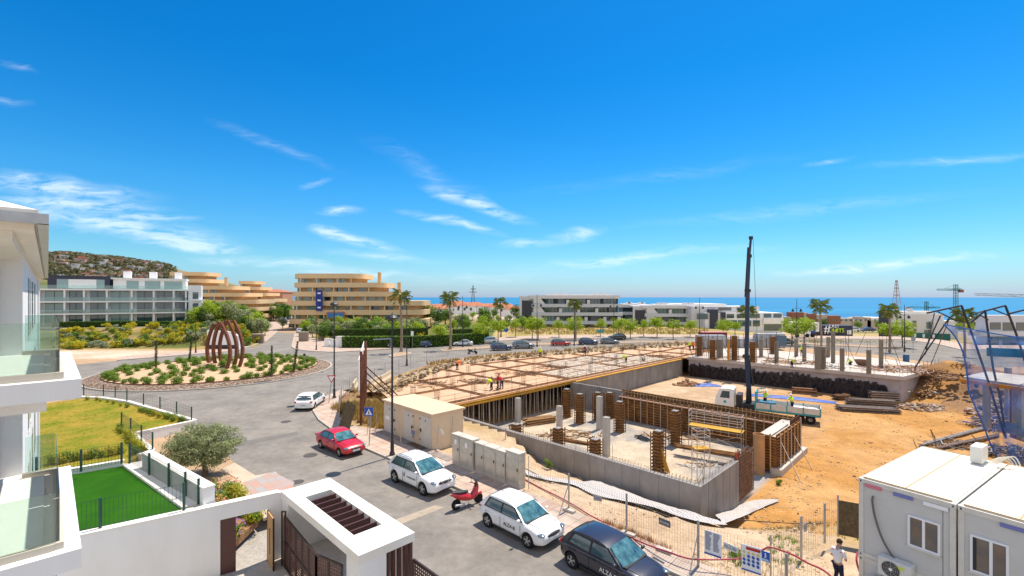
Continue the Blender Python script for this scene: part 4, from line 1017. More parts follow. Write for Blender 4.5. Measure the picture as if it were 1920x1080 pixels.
heap('earth_heap', 'clods of brown earth banked against the right end of the slab wall', gz(AB(-4.5, 77, -2.9)), 3.5, 2.2, .5, 220, [MATS['brown_clods'], mat('stone', (.4, .34, .28), .9)], .08, .35, 'earth heap')
heap('earth_heap', 'brown clods and stones of the spoil heap right of the far slab', gz(AB(1, 88)), 7, 5, .5, 420, [MATS['brown_clods'], mat('dark_clods', (.16, .09, .05), .95)], .08, .45, 'earth heap')
# embankment debris between road and deck
edge_ = [W(x, y) for x, y in [(690, 742), (730, 722), (770, 706), (820, 690), (860, 682), (930, 674), (1000, 668), (1100, 659), (1200, 652), (1300, 646)]]
M_rub = [mat('bank_rubble', (.20, .135, .085), .95, var=.3), mat('bank_stone', (.38, .31, .24), .95, var=.2), mat('bank_timber', (.30, .2, .12), .9)]
m = MB()
for p, q in zip(edge_, edge_[1:]):
 d = q - p; nn = Vector((-d.y, d.x, 0)).normalized()
 for i in range(int(d.length * 9)):
  c = p.lerp(q, rnd()) - nn * uni(-.4, 2.2); r = uni(.08, .34)
  c.z = .15 + .35 * rnd(); m.blob(c, (r, r, r * .7), 5, 4, .3, mi=0 if rnd() < .6 else 1)
 for i in range(int(d.length * .7)):
  c = p.lerp(q, rnd()) - nn * uni(.2, 2.2); dd = (d.normalized() + Vector((0, 0, uni(-.04, .04)))) * uni(.8, 2); m.bar(c - dd + Vector((0, 0, .7)), c + dd + Vector((0, 0, .7)), .1, .06, mi=2)
b_ob = m.build('rubble_bank', M_rub); tag(b_ob, 'bank of rubble, stones and boards between the road and the plywood deck', 'rubble', kind='stuff')
# earth bank under it
m = MB()
for k, (p, q) in enumerate(zip(edge_, edge_[1:])):
 def off(i, o, z):
  a_ = edge_[max(i - 1, 0)]; b2 = edge_[min(i + 1, len(edge_) - 1)]; d = (b2 - a_); nn = Vector((-d.y, d.x, 0)).normalized(); return edge_[i] - nn * o + Vector((0, 0, z))
 prof = [(-1.4, -.05), (-.6, .3), (.3, .45), (1.3, .38), (2.4, -.1)]
 for (o0, z0), (o1, z1) in zip(prof, prof[1:]): m.quad(off(k, o0, z0), off(k, o1, z1), off(k + 1, o1, z1), off(k + 1, o0, z0))
struct('earth_bank', m, mat('bank_soil', (.33, .23, .12), .95, col2=(.45, .35, .2), vs=1.2, bump=1, bs=3), smooth=80)
# ================================================================ VEHICLES
def paint(name, col, metal=.0, rough=.28):
 return mat('paint_' + name, col, rough, metal, coat=.7)
PW = paint('white', (.80, .80, .80)); PR = paint('red', (.52, .012, .018)); PD = paint('charcoal_blue', (.028, .028, .045), .2); PS = paint('silver', (.62, .65, .68), .3)
PB = paint('blue', (.03, .055, .13), .2); PG = paint('grey', (.2, .22, .26), .3); PK = paint('black', (.015, .018, .022), .1)
M_trim = mat('black_trim', (.02, .02, .022), .6)
M_lamp = mat('headlight_glass', (.22, .27, .30), .1, .5, coat=.8)
M_tail = mat('tail_light', (.4, .01, .015), .2, coat=.5)
def interp(pts, x):
 for (x0, z0), (x1, z1) in zip(pts, pts[1:]):
  if x <= x1: return z0 + (z1 - z0) * sm((x - x0) / (x1 - x0)) if x > x0 else z0
 return pts[-1][1]
TY = {   # L, W, H, wheelbase, rear overhang, wheel r, lower top profile from tail to nose, greenhouse (rear base, roof rear, roof front, screen base), belt z
 'hatch': (4.1, 1.76, 1.47, 2.56, .72, .32, [(-2.05, .82), (-1.9, .98), (.75, .98), (1.1, .95), (1.6, .87), (1.95, .74), (2.05, .6)], (-1.93, -1.38, .14, 1.0), .95, 1.0),
 'suv': (4.4, 1.84, 1.6, 2.65, .85, .36, [(-2.2, .9), (-2.05, 1.08), (.7, 1.08), (1.15, 1.05), (1.7, .98), (2.08, .85), (2.2, .68)], (-2.08, -1.42, .08, 1.06), 1.06, 1.0),
 'sedan': (4.42, 1.7, 1.4, 2.6, 1.0, .30, [(-2.2, .85), (-2.1, .98), (-1.5, 1.0), (-1.2, .94), (.8, .92), (1.1, .9), (1.8, .8), (2.1, .68), (2.21, .56)], (-1.72, -.95, .12, .92), .92, 0),
 'compact': (4.34, 1.8, 1.46, 2.65, .8, .32, [(-2.17, .82), (-2.0, .98), (.8, .95), (1.15, .92), (1.75, .82), (2.05, .7), (2.17, .56)], (-2.0, -1.5, .1, 1.0), .94, 1.0)}
car_cache = {}
def carbody(kind):
 if kind in car_cache: return car_cache[kind]
 L_, Wd, H, wb, ro, wr, prof, gh, belt, hb = TY[kind]
 xs_ = [-L_ / 2 + .0, -L_ / 2 + .06, -L_ / 2 + .2, -L_ / 2 + .42] + [-L_ / 2 + .75 + i * (L_ - 1.5) / 8 for i in range(9)] + [L_ / 2 - .42, L_ / 2 - .2, L_ / 2 - .06, L_ / 2]
 rings = []
 for x in xs_:
  e = abs(x) / (L_ / 2); t = max(0, (e - .72) / .28); hw = Wd / 2 * (1 - .17 * t ** 2.2 - (.06 if e > .999 else 0)); zt = interp(prof, x); zb = .2 + .1 * t ** 2
  if e > .999: zb = .34; zt -= .06
  sh = zb + (zt - zb) * .78; md = zb + (zt - zb) * .42
  half = [(0, zb), (hw * .86, zb), (hw * .97, zb + .08), (hw, md), (hw * .975, sh), (hw * .88, zt - .02), (hw * .5, zt + .015), (0, zt + .03)]
  rings.append([(x, y, z) for y, z in half] + [(x, -y, z) for y, z in half[-2:0:-1]])
 n = len(rings[0]); m = MB(); vs = [p for r in rings for p in r]
 fs = [(j * n + i, j * n + (i + 1) % n, (j + 1) * n + (i + 1) % n, (j + 1) * n + i) for j in range(len(rings) - 1) for i in range(n)]
 fs += [tuple(range(n - 1, -1, -1)), tuple(range(len(vs) - n, len(vs)))]
 m._add(vs, fs); me = m.mesh('body', [PW])
 o = bpy.data.objects.new('tmp', me); COL.objects.link(o)
 ss = o.modifiers.new('s', 'SUBSURF'); ss.levels = 2; ss.render_levels = 2
 xr, xf = -L_ / 2 + ro, -L_ / 2 + ro + wb
 c = MB()
 for x in (xr, xf):
  for s_ in (-1, 1): c.cyl((x, s_ * (Wd / 2 - .24), wr), (x, s_ * (Wd / 2 + .2), wr), wr * 1.17, n=28)
 cu = bpy.data.objects.new('cut', c.mesh('cut', [M_trim])); COL.objects.link(cu)
 bo = o.modifiers.new('b', 'BOOLEAN'); bo.object = cu; bo.operation = 'DIFFERENCE'; bo.solver = 'EXACT'
 dg = bpy.context.evaluated_depsgraph_get(); me2 = bpy.data.meshes.new_from_object(o.evaluated_get(dg)); me2.name = 'body'
 bpy.data.objects.remove(o); bpy.data.objects.remove(cu)
 me2.polygons.foreach_set('use_smooth', [True] * len(me2.polygons)); me2.set_sharp_from_angle(angle=R(35))
 car_cache[kind] = me2
 return me2
def car(kind, pnt, loc, rz, label, group=None, roof=None, rails=False, writing=None, badge=None, rimdark=False):
 L_, Wd, H, wb, ro, wr, prof, gh, belt, hb = TY[kind]
 t = thing('parked_car', loc, label, 'car', group, rz=rz)
 me = carbody(kind).copy(); me.materials.clear(); me.materials.append(pnt)
 if len(me.materials) < 2: me.materials.append(M_trim)
 b = bpy.data.objects.new('body', me); COL.objects.link(b); b.parent = t
 # greenhouse
 xr0, xr1, xf1, xf0 = gh; zr = H; hwb, hwr = Wd / 2 * .93, Wd / 2 * .70
 sidep = [(xr0, belt - .04), ((xr0 * .45 + xr1 * .55), belt + (zr - belt) * .62), (xr1, zr - .05), (xr1 + .35, zr - .01), ((xr1 + xf1) / 2, zr + .005), (xf1 - .3, zr - .015), (xf1, zr - .06), ((xf0 + xf1) / 2, (belt + zr) / 2 + .0), (xf0, belt - .04)]
 hwid = lambda z: hwb + (hwr - hwb) * max(0, min(1, (z - belt) / (zr - belt)))
 ys = (-1, -.86, -.5, 0, .5, .86, 1); m = MB(); vs = []
 for x, z in sidep:
  for y in ys: vs.append((x + (.06 if z < zr - .1 and x > 0 else (-.05 if z < zr - .1 and x < 0 else 0)) * (1 - y * y) , y * hwid(z), z + .035 * (1 - y * y) * (1 if z > zr - .1 else 0)))
 n = len(ys)
 fs = [(j * n + i, j * n + i + 1, (j + 1) * n + i + 1, (j + 1) * n + i) for j in range(len(sidep) - 1) for i in range(n - 1)]
 k = len(sidep); fs += [tuple(j * n for j in range(k)), tuple(j * n + n - 1 for j in range(k - 1, -1, -1)), tuple([i for i in range(n - 1, -1, -1)] + [(k - 1) * n + i for i in range(n)])[::-1]]
 m._add(vs, fs); rf_ = m.build('cabin', roof or pnt, t, smooth=38)
 # glass
 off = .012
 def sidept(x, z, s_): return (x, s_ * (hwid(z) + off), z)
 zb_, zt_ = belt + .03, zr - .13
 fx = lambda z: xf0 + (xf1 - xf0) * (z - belt) / (zr - belt)
 rx = lambda z: xr0 + (xr1 - xr0) * (z - belt) / (zr - belt)
 xm = (xr1 + xf1) / 2 + .18
 for s_ in (-1, 1):
  for nm, (p0, p1, p2, p3) in (('side_window', ((xm + .05, zb_), (fx(zb_) - .16, zb_), (fx(zt_) - .1, zt_), (xm + .05, zt_))), ('side_window', ((rx(zb_) + .42, zb_ + .03), (xm - .05, zb_), (xm - .05, zt_), (rx(zt_) + .24, zt_)))):
   q = [sidept(*p, s_) for p in (p0, p1, p2, p3)]
   MB().slab(*(q if s_ < 0 else q[::-1]), .01).build(nm, M_winG if kind != 'x' else M_glassD, t)
  m = MB(); q = [sidept(x, z, s_ * .998) for x, z in ((rx(zb_) + .3, zb_ - .03), (fx(zb_) - .05, zb_ - .03), (fx(zt_) - .04, zt_ + .04), (rx(zt_) + .14, zt_ + .04))]
  q = [(a_[0], a_[1] - s_ * .006, a_[2]) for a_ in q]; m.slab(*(q if s_ < 0 else q[::-1]), .004); m.build('window_surround', M_trim, t)
 def endglass(x0, x1, z0, z1, f, name, mm):
  vs = []; NN = 6
  for j in range(4):
   u = j / 3; z = z0 + (z1 - z0) * u; x = x0 + (x1 - x0) * u
   for i in range(NN + 1):
    v = i / NN * 2 - 1; vs.append((x + f * (.06 * (1 - v * v) * (1 - u) + .018 + .02 * (1 - v * v)), v * (hwid(z) - .09), z + .012 + .02 * (1 - v * v) * u))
  mm_ = MB(); mm_._add(vs, [(j * (NN + 1) + i, j * (NN + 1) + i + 1, (j + 1) * (NN + 1) + i + 1, (j + 1) * (NN + 1) + i)[::int(f)] for j in range(3) for i in range(NN)]); o = mm_.build(name, mm, t, smooth=60)
 endglass(fx(belt + .02), fx(zr - .09), belt + .02, zr - .09, 1, 'windscreen', mat('windscreen_glass', (.012, .035, .04), .03, spec=1, coat=1, col2=(.12, .27, .27), vs=1.9, stretch=(1, 1.4, 1.4)))
 if kind == 'sedan': endglass(rx(belt + .06), rx(zr - .1), belt + .06, zr - .1, -1, 'rear_window', M_glassD)
 else: endglass(rx(belt + .12), rx(zr - .12), belt + .12, zr - .12, -1, 'rear_window', M_glassD)
 # wheels
 xr, xf = -L_ / 2 + ro, -L_ / 2 + ro + wb
 for x in (xr, xf):
  for s_ in (-1, 1):
   y = s_ * (Wd / 2 - .11)
   w_ = MB(); w_.M = Matrix.Translation((x, y, wr)) @ Matrix.Rotation(R(90), 4, 'X')
   w_.lathe((0, 0, 0), [(wr * .62, -.1), (wr * .93, -.105), (wr, -.07), (wr, .07), (wr * .93, .105), (wr * .62, .1)], 24)
   wo = w_.build('tyre', M_rubber, t, smooth=40)
   r_ = MB(); yo = s_ * .105
   c = Vector((x, y + s_ * .085, wr)); r_.cyl(c - Vector((0, s_ * .03, 0)), c - Vector((0, s_ * .02, 0)), wr * .64, n=20, mi=1)
   for i in range(5):
    a = i * 2 * math.pi / 5 + .3
    for da in (-.16, .16):
     r_.bar(c + Vector((0, 0, 0)), c + Vector((math.cos(a + da) * wr * .62, 0, math.sin(a + da) * wr * .62)), .035 if not rimdark else .03, .035, up=(0, 1, 0))
   for i in range(20):
    a, b2 = i * math.pi / 10, (i + 1) * math.pi / 10
    r_.bar(c + Vector((math.cos(a), 0, math.sin(a))) * wr * .63, c + Vector((math.cos(b2), 0, math.sin(b2))) * wr * .63, .03, .03, up=(0, 1, 0))
   r_.cyl(c - Vector((0, .03, 0)), c + Vector((0, .03, 0)), .05, n=10)
   r_.build('rim', [M_alloy, M_trim], wo)
 # lights, grille, plates, mirrors
 nz = interp(prof, L_ / 2 - .12)
 for s_ in (-1, 1):
  MB().blob((L_ / 2 - .2, s_ * Wd * .375, nz - .04), (.2, .16, .06), 12, 8, 0).build('headlight', M_lamp, t, smooth=60)
  MB().blob((-L_ / 2 + .1, s_ * Wd * .40, .86 if kind != 'suv' else .98), (.09, .13, .08), 12, 8, 0).build('tail_light', M_tail, t, smooth=60)
  m = MB(); m.blob((xf0 - .22, s_ * (Wd / 2 + .06), belt + .09), (.07, .11, .07), 10, 8, 0).bar((xf0 - .22, s_ * (Wd / 2 - .05), belt + .03), (xf0 - .22, s_ * (Wd / 2 + .04), belt + .06), .04); m.build('wing_mirror', pnt, t, smooth=60)
  m = MB()
  y = s_ * (Wd / 2 + .0015)
  for x in (xm - .95 if kind != 'sedan' else xm - .85, xm, min(xf0 - .15, xf - wr * 1.25)):
   m.bar((x, y * .999, .36), (x - .02, y * .99, belt - .12), .012)
  m.bar((xr + wr * 1.3, y * .995, .3), (xf - wr * 1.3, y * .995, .3), .03, .07)
  m.build('door_seams', M_trim, t)
  for x in (xm - .85, xm + .12): MB().bar((x, s_ * Wd / 2 * .995, belt - .16), (x + .16, s_ * Wd / 2 * .995, belt - .16), .03, .025).build('door_handle', pnt, t)
 m = MB(); m.blob((L_ / 2 - .07, 0, nz - .13), (.085, Wd * .27, .085), 14, 8, 0); m.build('grille', M_trim, t, smooth=60)
 m = MB(); m.blob((L_ / 2 - .09, 0, .33), (.115, Wd * .36, .075), 14, 8, 0).build('lower_grille', M_trim, t, smooth=60)
 MB().box(L_ / 2 - .01, L_ / 2 + .02, -.26, .26, .4, .51).build('number_plate', M_plate, t)
 MB().box(-L_ / 2 - .02, -L_ / 2 + .02, -.26, .26, .5, .61).build('number_plate', M_plate, t)
 m = MB().blob((-L_ / 2 + .12, 0, .36), (.14, Wd * .42, .09), 14, 8, 0).build('rear_bumper', M_trim if kind == 'suv' else pnt, t, smooth=60)
 MB().bar((xf0 + .04, -hwb * .84, belt + .015), (xf0 + .04, hwb * .84, belt + .015), .16, .03).build('cowl', M_trim, t)
 m = MB()
 for s_ in (-1, 1): m.bar((xf0 + .12, s_ * Wd * .36, interp(prof, xf0 + .12) + .008), (L_ / 2 - .35, s_ * Wd * .30, interp(prof, L_ / 2 - .35) + .012), .012)
 m.build('bonnet_seams', M_trim, t)
 MB().bar((xr1 + .25, 0, zr + .03), (xr1 + .1, 0, zr + .13), .02).build('aerial', M_trim, t)
 if rails:
  for s_ in (-1, 1): MB().tube([(xr1 + .15, s_ * hwr * .93, zr - .01), (xr1 + .35, s_ * hwr * .93, zr + .055), (xf1 - .35, s_ * hwr * .93, zr + .055), (xf1 - .1, s_ * hwr * .93, zr - .02)], .018, 6).build('roof_rail', M_trim, t)
 if writing:
  col = writing[1]
  for s_ in (-1,):
   x = writing[2]; z = belt - .36
   text(writing[0], writing[3], frame((x, s_ * (Wd / 2 + .012), z), (1, 0, 0), (0, 0, 1)), col, t)
   if badge:
    m = MB(); xx = x + writing[3] * 1.75; y = s_ * (Wd / 2 + .012); q = writing[3] * .35
    for i in range(3): m.bar((xx - q * .5, y, z + (i - 1) * q * .7), (xx + q, y, z + (i - 1) * q * .7), .006, q * .3)
    m.bar((xx - q * .5, y, z - q * .7), (xx - q * .5, y, z + q * .8), q * .3, .006); m.build('emblem', col, t)
 return t
M_ink = mat('black_lettering', (.03, .03, .035), .6); M_wink = mat('white_lettering', (.85, .85, .85), .6); M_bink = mat('blue_lettering', (.02, .04, .3), .6)
def street(a, b): return AB(a, b, .014)
HD = R(-42.5)
def hdg(front, rear, wb):   # both wheel contact points on the left side
 d = (front - rear); return math.atan2(d.y, d.x)
def placecar(kind, front, rear, side, **k):
 L_, Wd, H, wb, ro, wr = TY[kind][:6]
 f, r = W(*front), W(*rear); d = (f - r).normalized(); nrm = Vector((-d.y, d.x, 0)) * side   # side=+1: centre lies to the left of travel
 mid = (f + r) / 2 - d * 0 + nrm * (Wd / 2 - .06)
 xc = (-L_ / 2 + ro) + wb / 2
 loc = mid - d * xc; loc.z = .014
 return car(kind, loc=loc, rz=math.atan2(d.y, d.x), **k)
placecar('hatch', (989, 1028), (915, 989), 1, pnt=PW, label='white small hatchback with black side lettering parked between the red scooter and the dark hatchback', group='cars parked along the kerb', writing=('ALZA', M_ink, .05, .22), badge=1)
q = placecar('suv', (793, 930), (740, 905), 1, pnt=PW, label='white compact SUV with roof rails parked in front of the steel cabinets', group='cars parked along the kerb', rails=True, writing=('CONSULTING', M_ink, .3, .13))
m = MB(); m.blob((.0 - .35, -.93, .72), (.05, .012, .1), 8, 6, 0).blob((-.35, -.93, .84), (.03, .012, .03), 8, 6, 0); m.build('emblem', M_ink, q)
m = MB()
for s_ in (-1, 1): m.bar((2.13, s_ * .36, .86), (2.2, s_ * .14, .68), .05, .04)
m.build('chrome_trim', M_alloy, q)
placecar('sedan', (637, 857.5), (601, 841), 1, pnt=PR, label='bright red older saloon car parked by the curved pavement corner', group='cars parked along the kerb')
fr = AB(-11.3 + 2.56, 14.62); rr = AB(-11.3, 14.72)
t = car('hatch', PD, (fr + rr) / 2 + VB * .82 - UA * (-.02) + Vector((0, 0, .014)), math.atan2((fr - rr).y, (fr - rr).x), 'dark blue hatchback with white side lettering cut off by the bottom edge of the photo', 'cars parked along the kerb', writing=('ALZA', M_wink, .35, .24), badge=1, rimdark=True)
t = car('compact', PW, Vector((-19.85, 45.75, .014)), R(95), 'white hatchback seen from behind, standing where the street meets the roundabout', None)
text('5237 MBH', .1, frame((-2.195, 0, .555), (0, -1, 0), (0, 0, 1)), M_bink, t)
m = MB().box(-2.0, -1.86, .2, .55, 1.1, 1.22)
# cars of the far road and the avenue
def far(kind, px, py, ang, pnt, label, group='cars beyond the building site', z=.014, sc=1.0, **k):
 loc = W(px, py); loc.z = z; t = car(kind, pnt, loc, R(ang), label, group, **k)
 if sc != 1: t.scale = (sc, sc, sc)
 return t
far('compact', 790, 651, 172, PB, 'dark blue hatchback parked on the pavement before the hedge, right of the first palm')
far('sedan', 868, 648.5, 185, PS, 'silver saloon parked half behind the second palm trunk')
far('compact', 915, 643.5, 190, PW, 'white car with raised bonnet parked at the end of the long hedge')
far('suv', 940, 657, 15, PB, 'dark blue off-road car on the near lane behind the deck embankment')
pk = far('suv', 981, 653.5, 12, PG, 'grey pickup with a boxy rear on the near lane', sc=1.05, rails=True)
far('compact', 1051, 648.5, 5, PR, 'red car on the near lane half hidden by the dry bank', roof=PK)
far('suv', 1103, 646.5, -2, PB, 'dark blue off-road car beside the grey one on the near lane')
far('compact', 1143, 645, -4, PG, 'dark grey car partly behind site fencing right of the blue off-road car')
far('suv', 1157, 637.5, 180, PK, 'black people carrier parked across the road below the street trees', rails=True)
far('suv', 1452, 641, 5, PK, 'black car parked behind the far slab')
far('compact', 1472, 645, 2, PG, 'low dark car passing behind the far slab', sc=.95)
far('compact', 1597, 622, 175, PW, 'white car parked by the black billboard cube')
far('sedan', 1625, 622, 175, PB, 'dark car nose to tail with the white car by the billboard')
av = [(483, 605, PW, 'hatch'), (493, 601, PB, 'suv'), (500, 595.5, PG, 'suv'), (488, 597, PS, 'hatch'), (525, 600, PS, 'suv'), (534, 604, PG, 'suv'), (547, 613.5, PK, 'suv'), (557, 609, PB, 'compact'), (562, 624, PS, 'compact'), (541, 599, PK, 'sedan'), (553, 601, PW, 'hatch')]
lbs = ['white car nearest on the left parking strip of the avenue', 'blue car behind the white one on the left strip of the avenue', 'grey car farthest on the left strip of the avenue', 'silver car deep in the left strip of the avenue', 'silver van-like car in the far middle of the avenue', 'grey car behind the silver one on the avenue', 'black car seen from behind on the right of the avenue', 'dark blue car under the trees on the right of the avenue', 'pale car nearest to the stone wall on the right of the avenue', 'black saloon at the bend of the avenue', 'white car at the far end of the right parking strip']
for (px, py, pn, kd), lb in zip(av, lbs): far(kd, px, py, 112 if px > 510 else 150, pn, lb, 'cars along the avenue')
# ---- scooters
def scooter(loc, rz, label, col, plate=True, group=None):
 t = thing('scooter', loc, label, 'scooter', group, rz=rz)
 for x in (-.68, .68):
  w_ = MB(); w_.M = Matrix.Translation((x, 0, .27)) @ Matrix.Rotation(R(90), 4, 'X')
  w_.lathe((0, 0, 0), [(.16, -.055), (.25, -.055), (.27, 0), (.25, .055), (.16, .055)], 20); wo = w_.build('wheel', M_rubber, t, smooth=40)
  r_ = MB()
  for i in range(5): a = i * 1.257; r_.bar((x, 0, .27), (x + .17 * math.cos(a), 0, .27 + .17 * math.sin(a)), .03, .04, up=(0, 1, 0))
  r_.build('rim', M_alloy, wo)
 m = MB()
 sec = [(-1.0, .86, .04, .04), (-.85, .80, .14, .11), (-.55, .66, .2, .2), (-.25, .58, .22, .22), (.0, .48, .2, .18), (.2, .42, .18, .14), (.36, .5, .22, .2), (.5, .66, .25, .26), (.56, .88, .2, .16), (.5, 1.04, .12, .07)]
 vs = []; n = 12
 for x, z, ry, rz_ in sec: vs += [(x, ry * math.cos(2 * math.pi * i / n), z + rz_ * math.sin(2 * math.pi * i / n)) for i in range(n)]
 fs = [(j * n + i, (j + 1) * n + i, (j + 1) * n + (i + 1) % n, j * n + (i + 1) % n) for j in range(len(sec) - 1) for i in range(n)] + [tuple(range(n)), tuple(range(len(vs) - 1, len(vs) - n - 1, -1))]
 m._add(vs, fs); m.blob((.72, 0, .5), (.22, .07, .08), 10, 6, 0); m.build('fairing', col, t, smooth=60)
 m = MB(); sv = [(-.92, .9, .08), (-.7, .9, .15), (-.4, .86, .17), (-.15, .8, .13), (.0, .78, .08)]
 vs = []
 for x, z, r in sv: vs += [(x, r * math.cos(2 * math.pi * i / 10), z + .07 * math.sin(2 * math.pi * i / 10)) for i in range(10)]
 m._add(vs, [(j * 10 + i, (j + 1) * 10 + i, (j + 1) * 10 + (i + 1) % 10, j * 10 + (i + 1) % 10) for j in range(4) for i in range(10)] + [tuple(range(10)), tuple(range(49, 39, -1))]); m.build('seat', M_trim, t, smooth=60)
 MB().cyl((.68, -.0, .27), (.46, 0, 1.0), .03, n=8).build('fork', M_trim, t)
 MB().tube([(.38, -.36, 1.03), (.45, -.2, 1.05), (.48, 0, 1.02), (.45, .2, 1.05), (.38, .36, 1.03)], .022, 8).build('handlebar', M_trim, t)
 for s_ in (-1, 1): m = MB(); m.bar((.44, s_ * .25, 1.04), (.44, s_ * .3, 1.25), .014).blob((.44, s_ * .32, 1.28), (.02, .06, .04), 8, 6, 0); m.build('mirror', M_trim, t)
 MB().slab((.62, -.15, .95), (.62, .15, .95), (.47, .12, 1.28), (.47, -.12, 1.28), .01).build('windshield', M_glassD, t)
 MB().cyl((-.85, -.2, .32), (-.3, -.2, .26), .07, .045, n=10).build('exhaust', M_steel, t)
 MB().box(-1.02, -1.0, -.1, .1, .52, .68).build('number_plate', M_plate, t)
 MB().blob((-.95, 0, .8), (.04, .1, .04), 8, 6, 0).build('tail_light', M_tail, t); MB().blob((.62, 0, .85), (.05, .12, .07), 8, 6, 0).build('headlight', M_lamp, t)
 MB().bar((.0, -.1, .25), (-.1, -.28, .0), .025).build('side_stand', M_trim, t)
 return t
scooter((W(855, 957) + W(897, 942.7)) / 2 + Vector((0, 0, .014)), math.atan2(.87, 1.07), 'glossy red scooter parked between the white SUV and the white hatchback', PR)
scooter(W(886, 664) + Vector((0, 0, .014)), R(10), 'dark scooter standing on the near lane behind the deck embankment', PK)
scooter(W(732, 653) + Vector((0, 0, .13)), R(80), 'dark scooter on the pavement before the clipped hedge', PB)
# ---- crane lorry
F0, R0_ = W(1538.6, 767.6, -1.2), W(1415.8, 754.4, -1.2)
dd = (R0_ - F0); dd.z = 0; rzt = math.atan2(dd.y, dd.x)      # local +x towards the cab
org = Vector((F0.x, F0.y, -3.0)); ex = dd.normalized(); ey = Vector((-ex.y, ex.x, 0))
org = org - ey * 1.25     # local origin: rear, centreline  (the visible side is -y or +y)
t = thing('crane_lorry', org, 'turquoise and white flatbed lorry with tall raised crane behind the formwork wall', 'lorry', rz=rzt)
M_turq = mat('turquoise_steel', (.02, .30, .36), .5, var=.15); M_alup = mat('worn_aluminium', (.55, .56, .54), .5, .2, var=.12, vs=3)
S_ = 1
LB = dd.length
MB().box(0, LB + 3.4, -.45, .45, .7, .95).build('chassis', M_trim, t)
MB().box(0, LB, -1.22, 1.22, 1.0, 1.15).build('bed_floor', mat('bed_boards', (.4, .36, .3), .8, var=.2), t)
m = MB()
for y in (-1.24, 1.2):
 for i in range(4): m.box(LB * i / 4 + .06, LB * (i + 1) / 4 - .06, y, y + .04, 1.17, 1.75)
m.box(-.04, 0, -1.2, 1.2, 1.17, 1.75); m.build('side_boards', M_alup, t)
m = MB()
for y in (-1.22, 1.22):
 for i in range(5): m.box(LB * i / 4 - .06, LB * i / 4 + .06, y - .04, y + .04, 1.0, 1.82)
 m.box(-.05, LB, y - .03, y + .03, .92, 1.08)
m.box(LB - .1, LB + .02, -1.24, 1.24, 1.0, 2.9).box(-.05, .05, -1.24, 1.24, .92, 1.08)
m.bar((LB, -1.2, 2.9), (LB - .9, -1.2, 3.1), .1).bar((LB, 1.2, 2.9), (LB - .9, 1.2, 3.1), .1)
m.build('bed_frame', M_turq, t)
cb = MB(); cx = LB + 2.2
pf = [(cx, .9), (cx, 3.0), (cx + .5, 3.1), (cx + 1.45, 3.0), (cx + 1.95, 2.1), (cx + 2.05, 1.3), (cx + 2.0, .6), (cx + .2, .6)]
vs = [(x, y, z) for y in (-1.2, 1.2) for x, z in pf]; n = len(pf)
cb._add(vs, [tuple(range(n)), tuple(range(2 * n - 1, n - 1, -1))] + [(i, i + n, (i + 1) % n + n, (i + 1) % n) for i in range(n)]); cab = cb.build('cab', mat('paint_cab_white', (.76, .78, .77), .35), t, bevel=.05)
for y in (-1.215, 1.205): MB().slab(*[(x, y, z) for x, z in ((cx + .45, 1.95), (cx + 1.5, 1.95), (cx + 1.25, 2.75), (cx + .45, 2.75))], .01).build('side_window', M_glassD, cab)
MB().slab((cx + 2.0, -1.05, 2.02), (cx + 2.0, 1.05, 2.02), (cx + 1.53, 1.0, 2.9), (cx + 1.53, -1.0, 2.9), .02).build('windscreen', M_winG, cab)
m = MB()
for y in (-1.21, 1.2): m.box(cx + .2, cx + 1.8, y, y + .015, .7, 1.0)
m.build('door_stripe', M_turq, cab);
m = MB()
for s_ in (-1, 1): m.cyl((cx + .95, s_ * 1.203, 1.5), (cx + .95, s_ * 1.21, 1.5), .16, n=16)
m.build('emblem', M_turq, cab)
for x in (.9, 1.9, cx + 1.0):
 for s_ in (-1, 1):
  w_ = MB(); w_.M = Matrix.Translation((x, s_ * 1.0, .5)) @ Matrix.Rotation(R(90), 4, 'X'); w_.lathe((0, 0, 0), [(.28, -.14), (.46, -.15), (.5, 0), (.46, .15), (.28, .14)], 20); wo = w_.build('wheel', M_rubber, t, smooth=40)
  MB().cyl((x, s_ * 1.05, .5), (x, s_ * 1.14, .5), .27, .2, n=16).build('rim', M_alloy, wo)
M_crane = mat('crane_dark_blue', (.012, .03, .075), .4, var=.2)
kx = LB + .75; m = MB()
m.box(kx - .6, kx + .6, -1.1, 1.1, .9, 1.5).cyl((kx, 0, 1.4), (kx, 0, 3.2), .32, .26, n=12)
for s_ in (-1, 1): m.bar((kx, s_ * .9, 1.2), (kx + .3, s_ * 1.9, 1.0), .18).bar((kx + .3, s_ * 1.9, 1.2), (kx + .3, s_ * 1.9, .05), .12)
m.box(kx + .7, kx + 1.25, -1.0, 1.0, 1.1, 2.4); m.build('crane_base', M_trim, t)
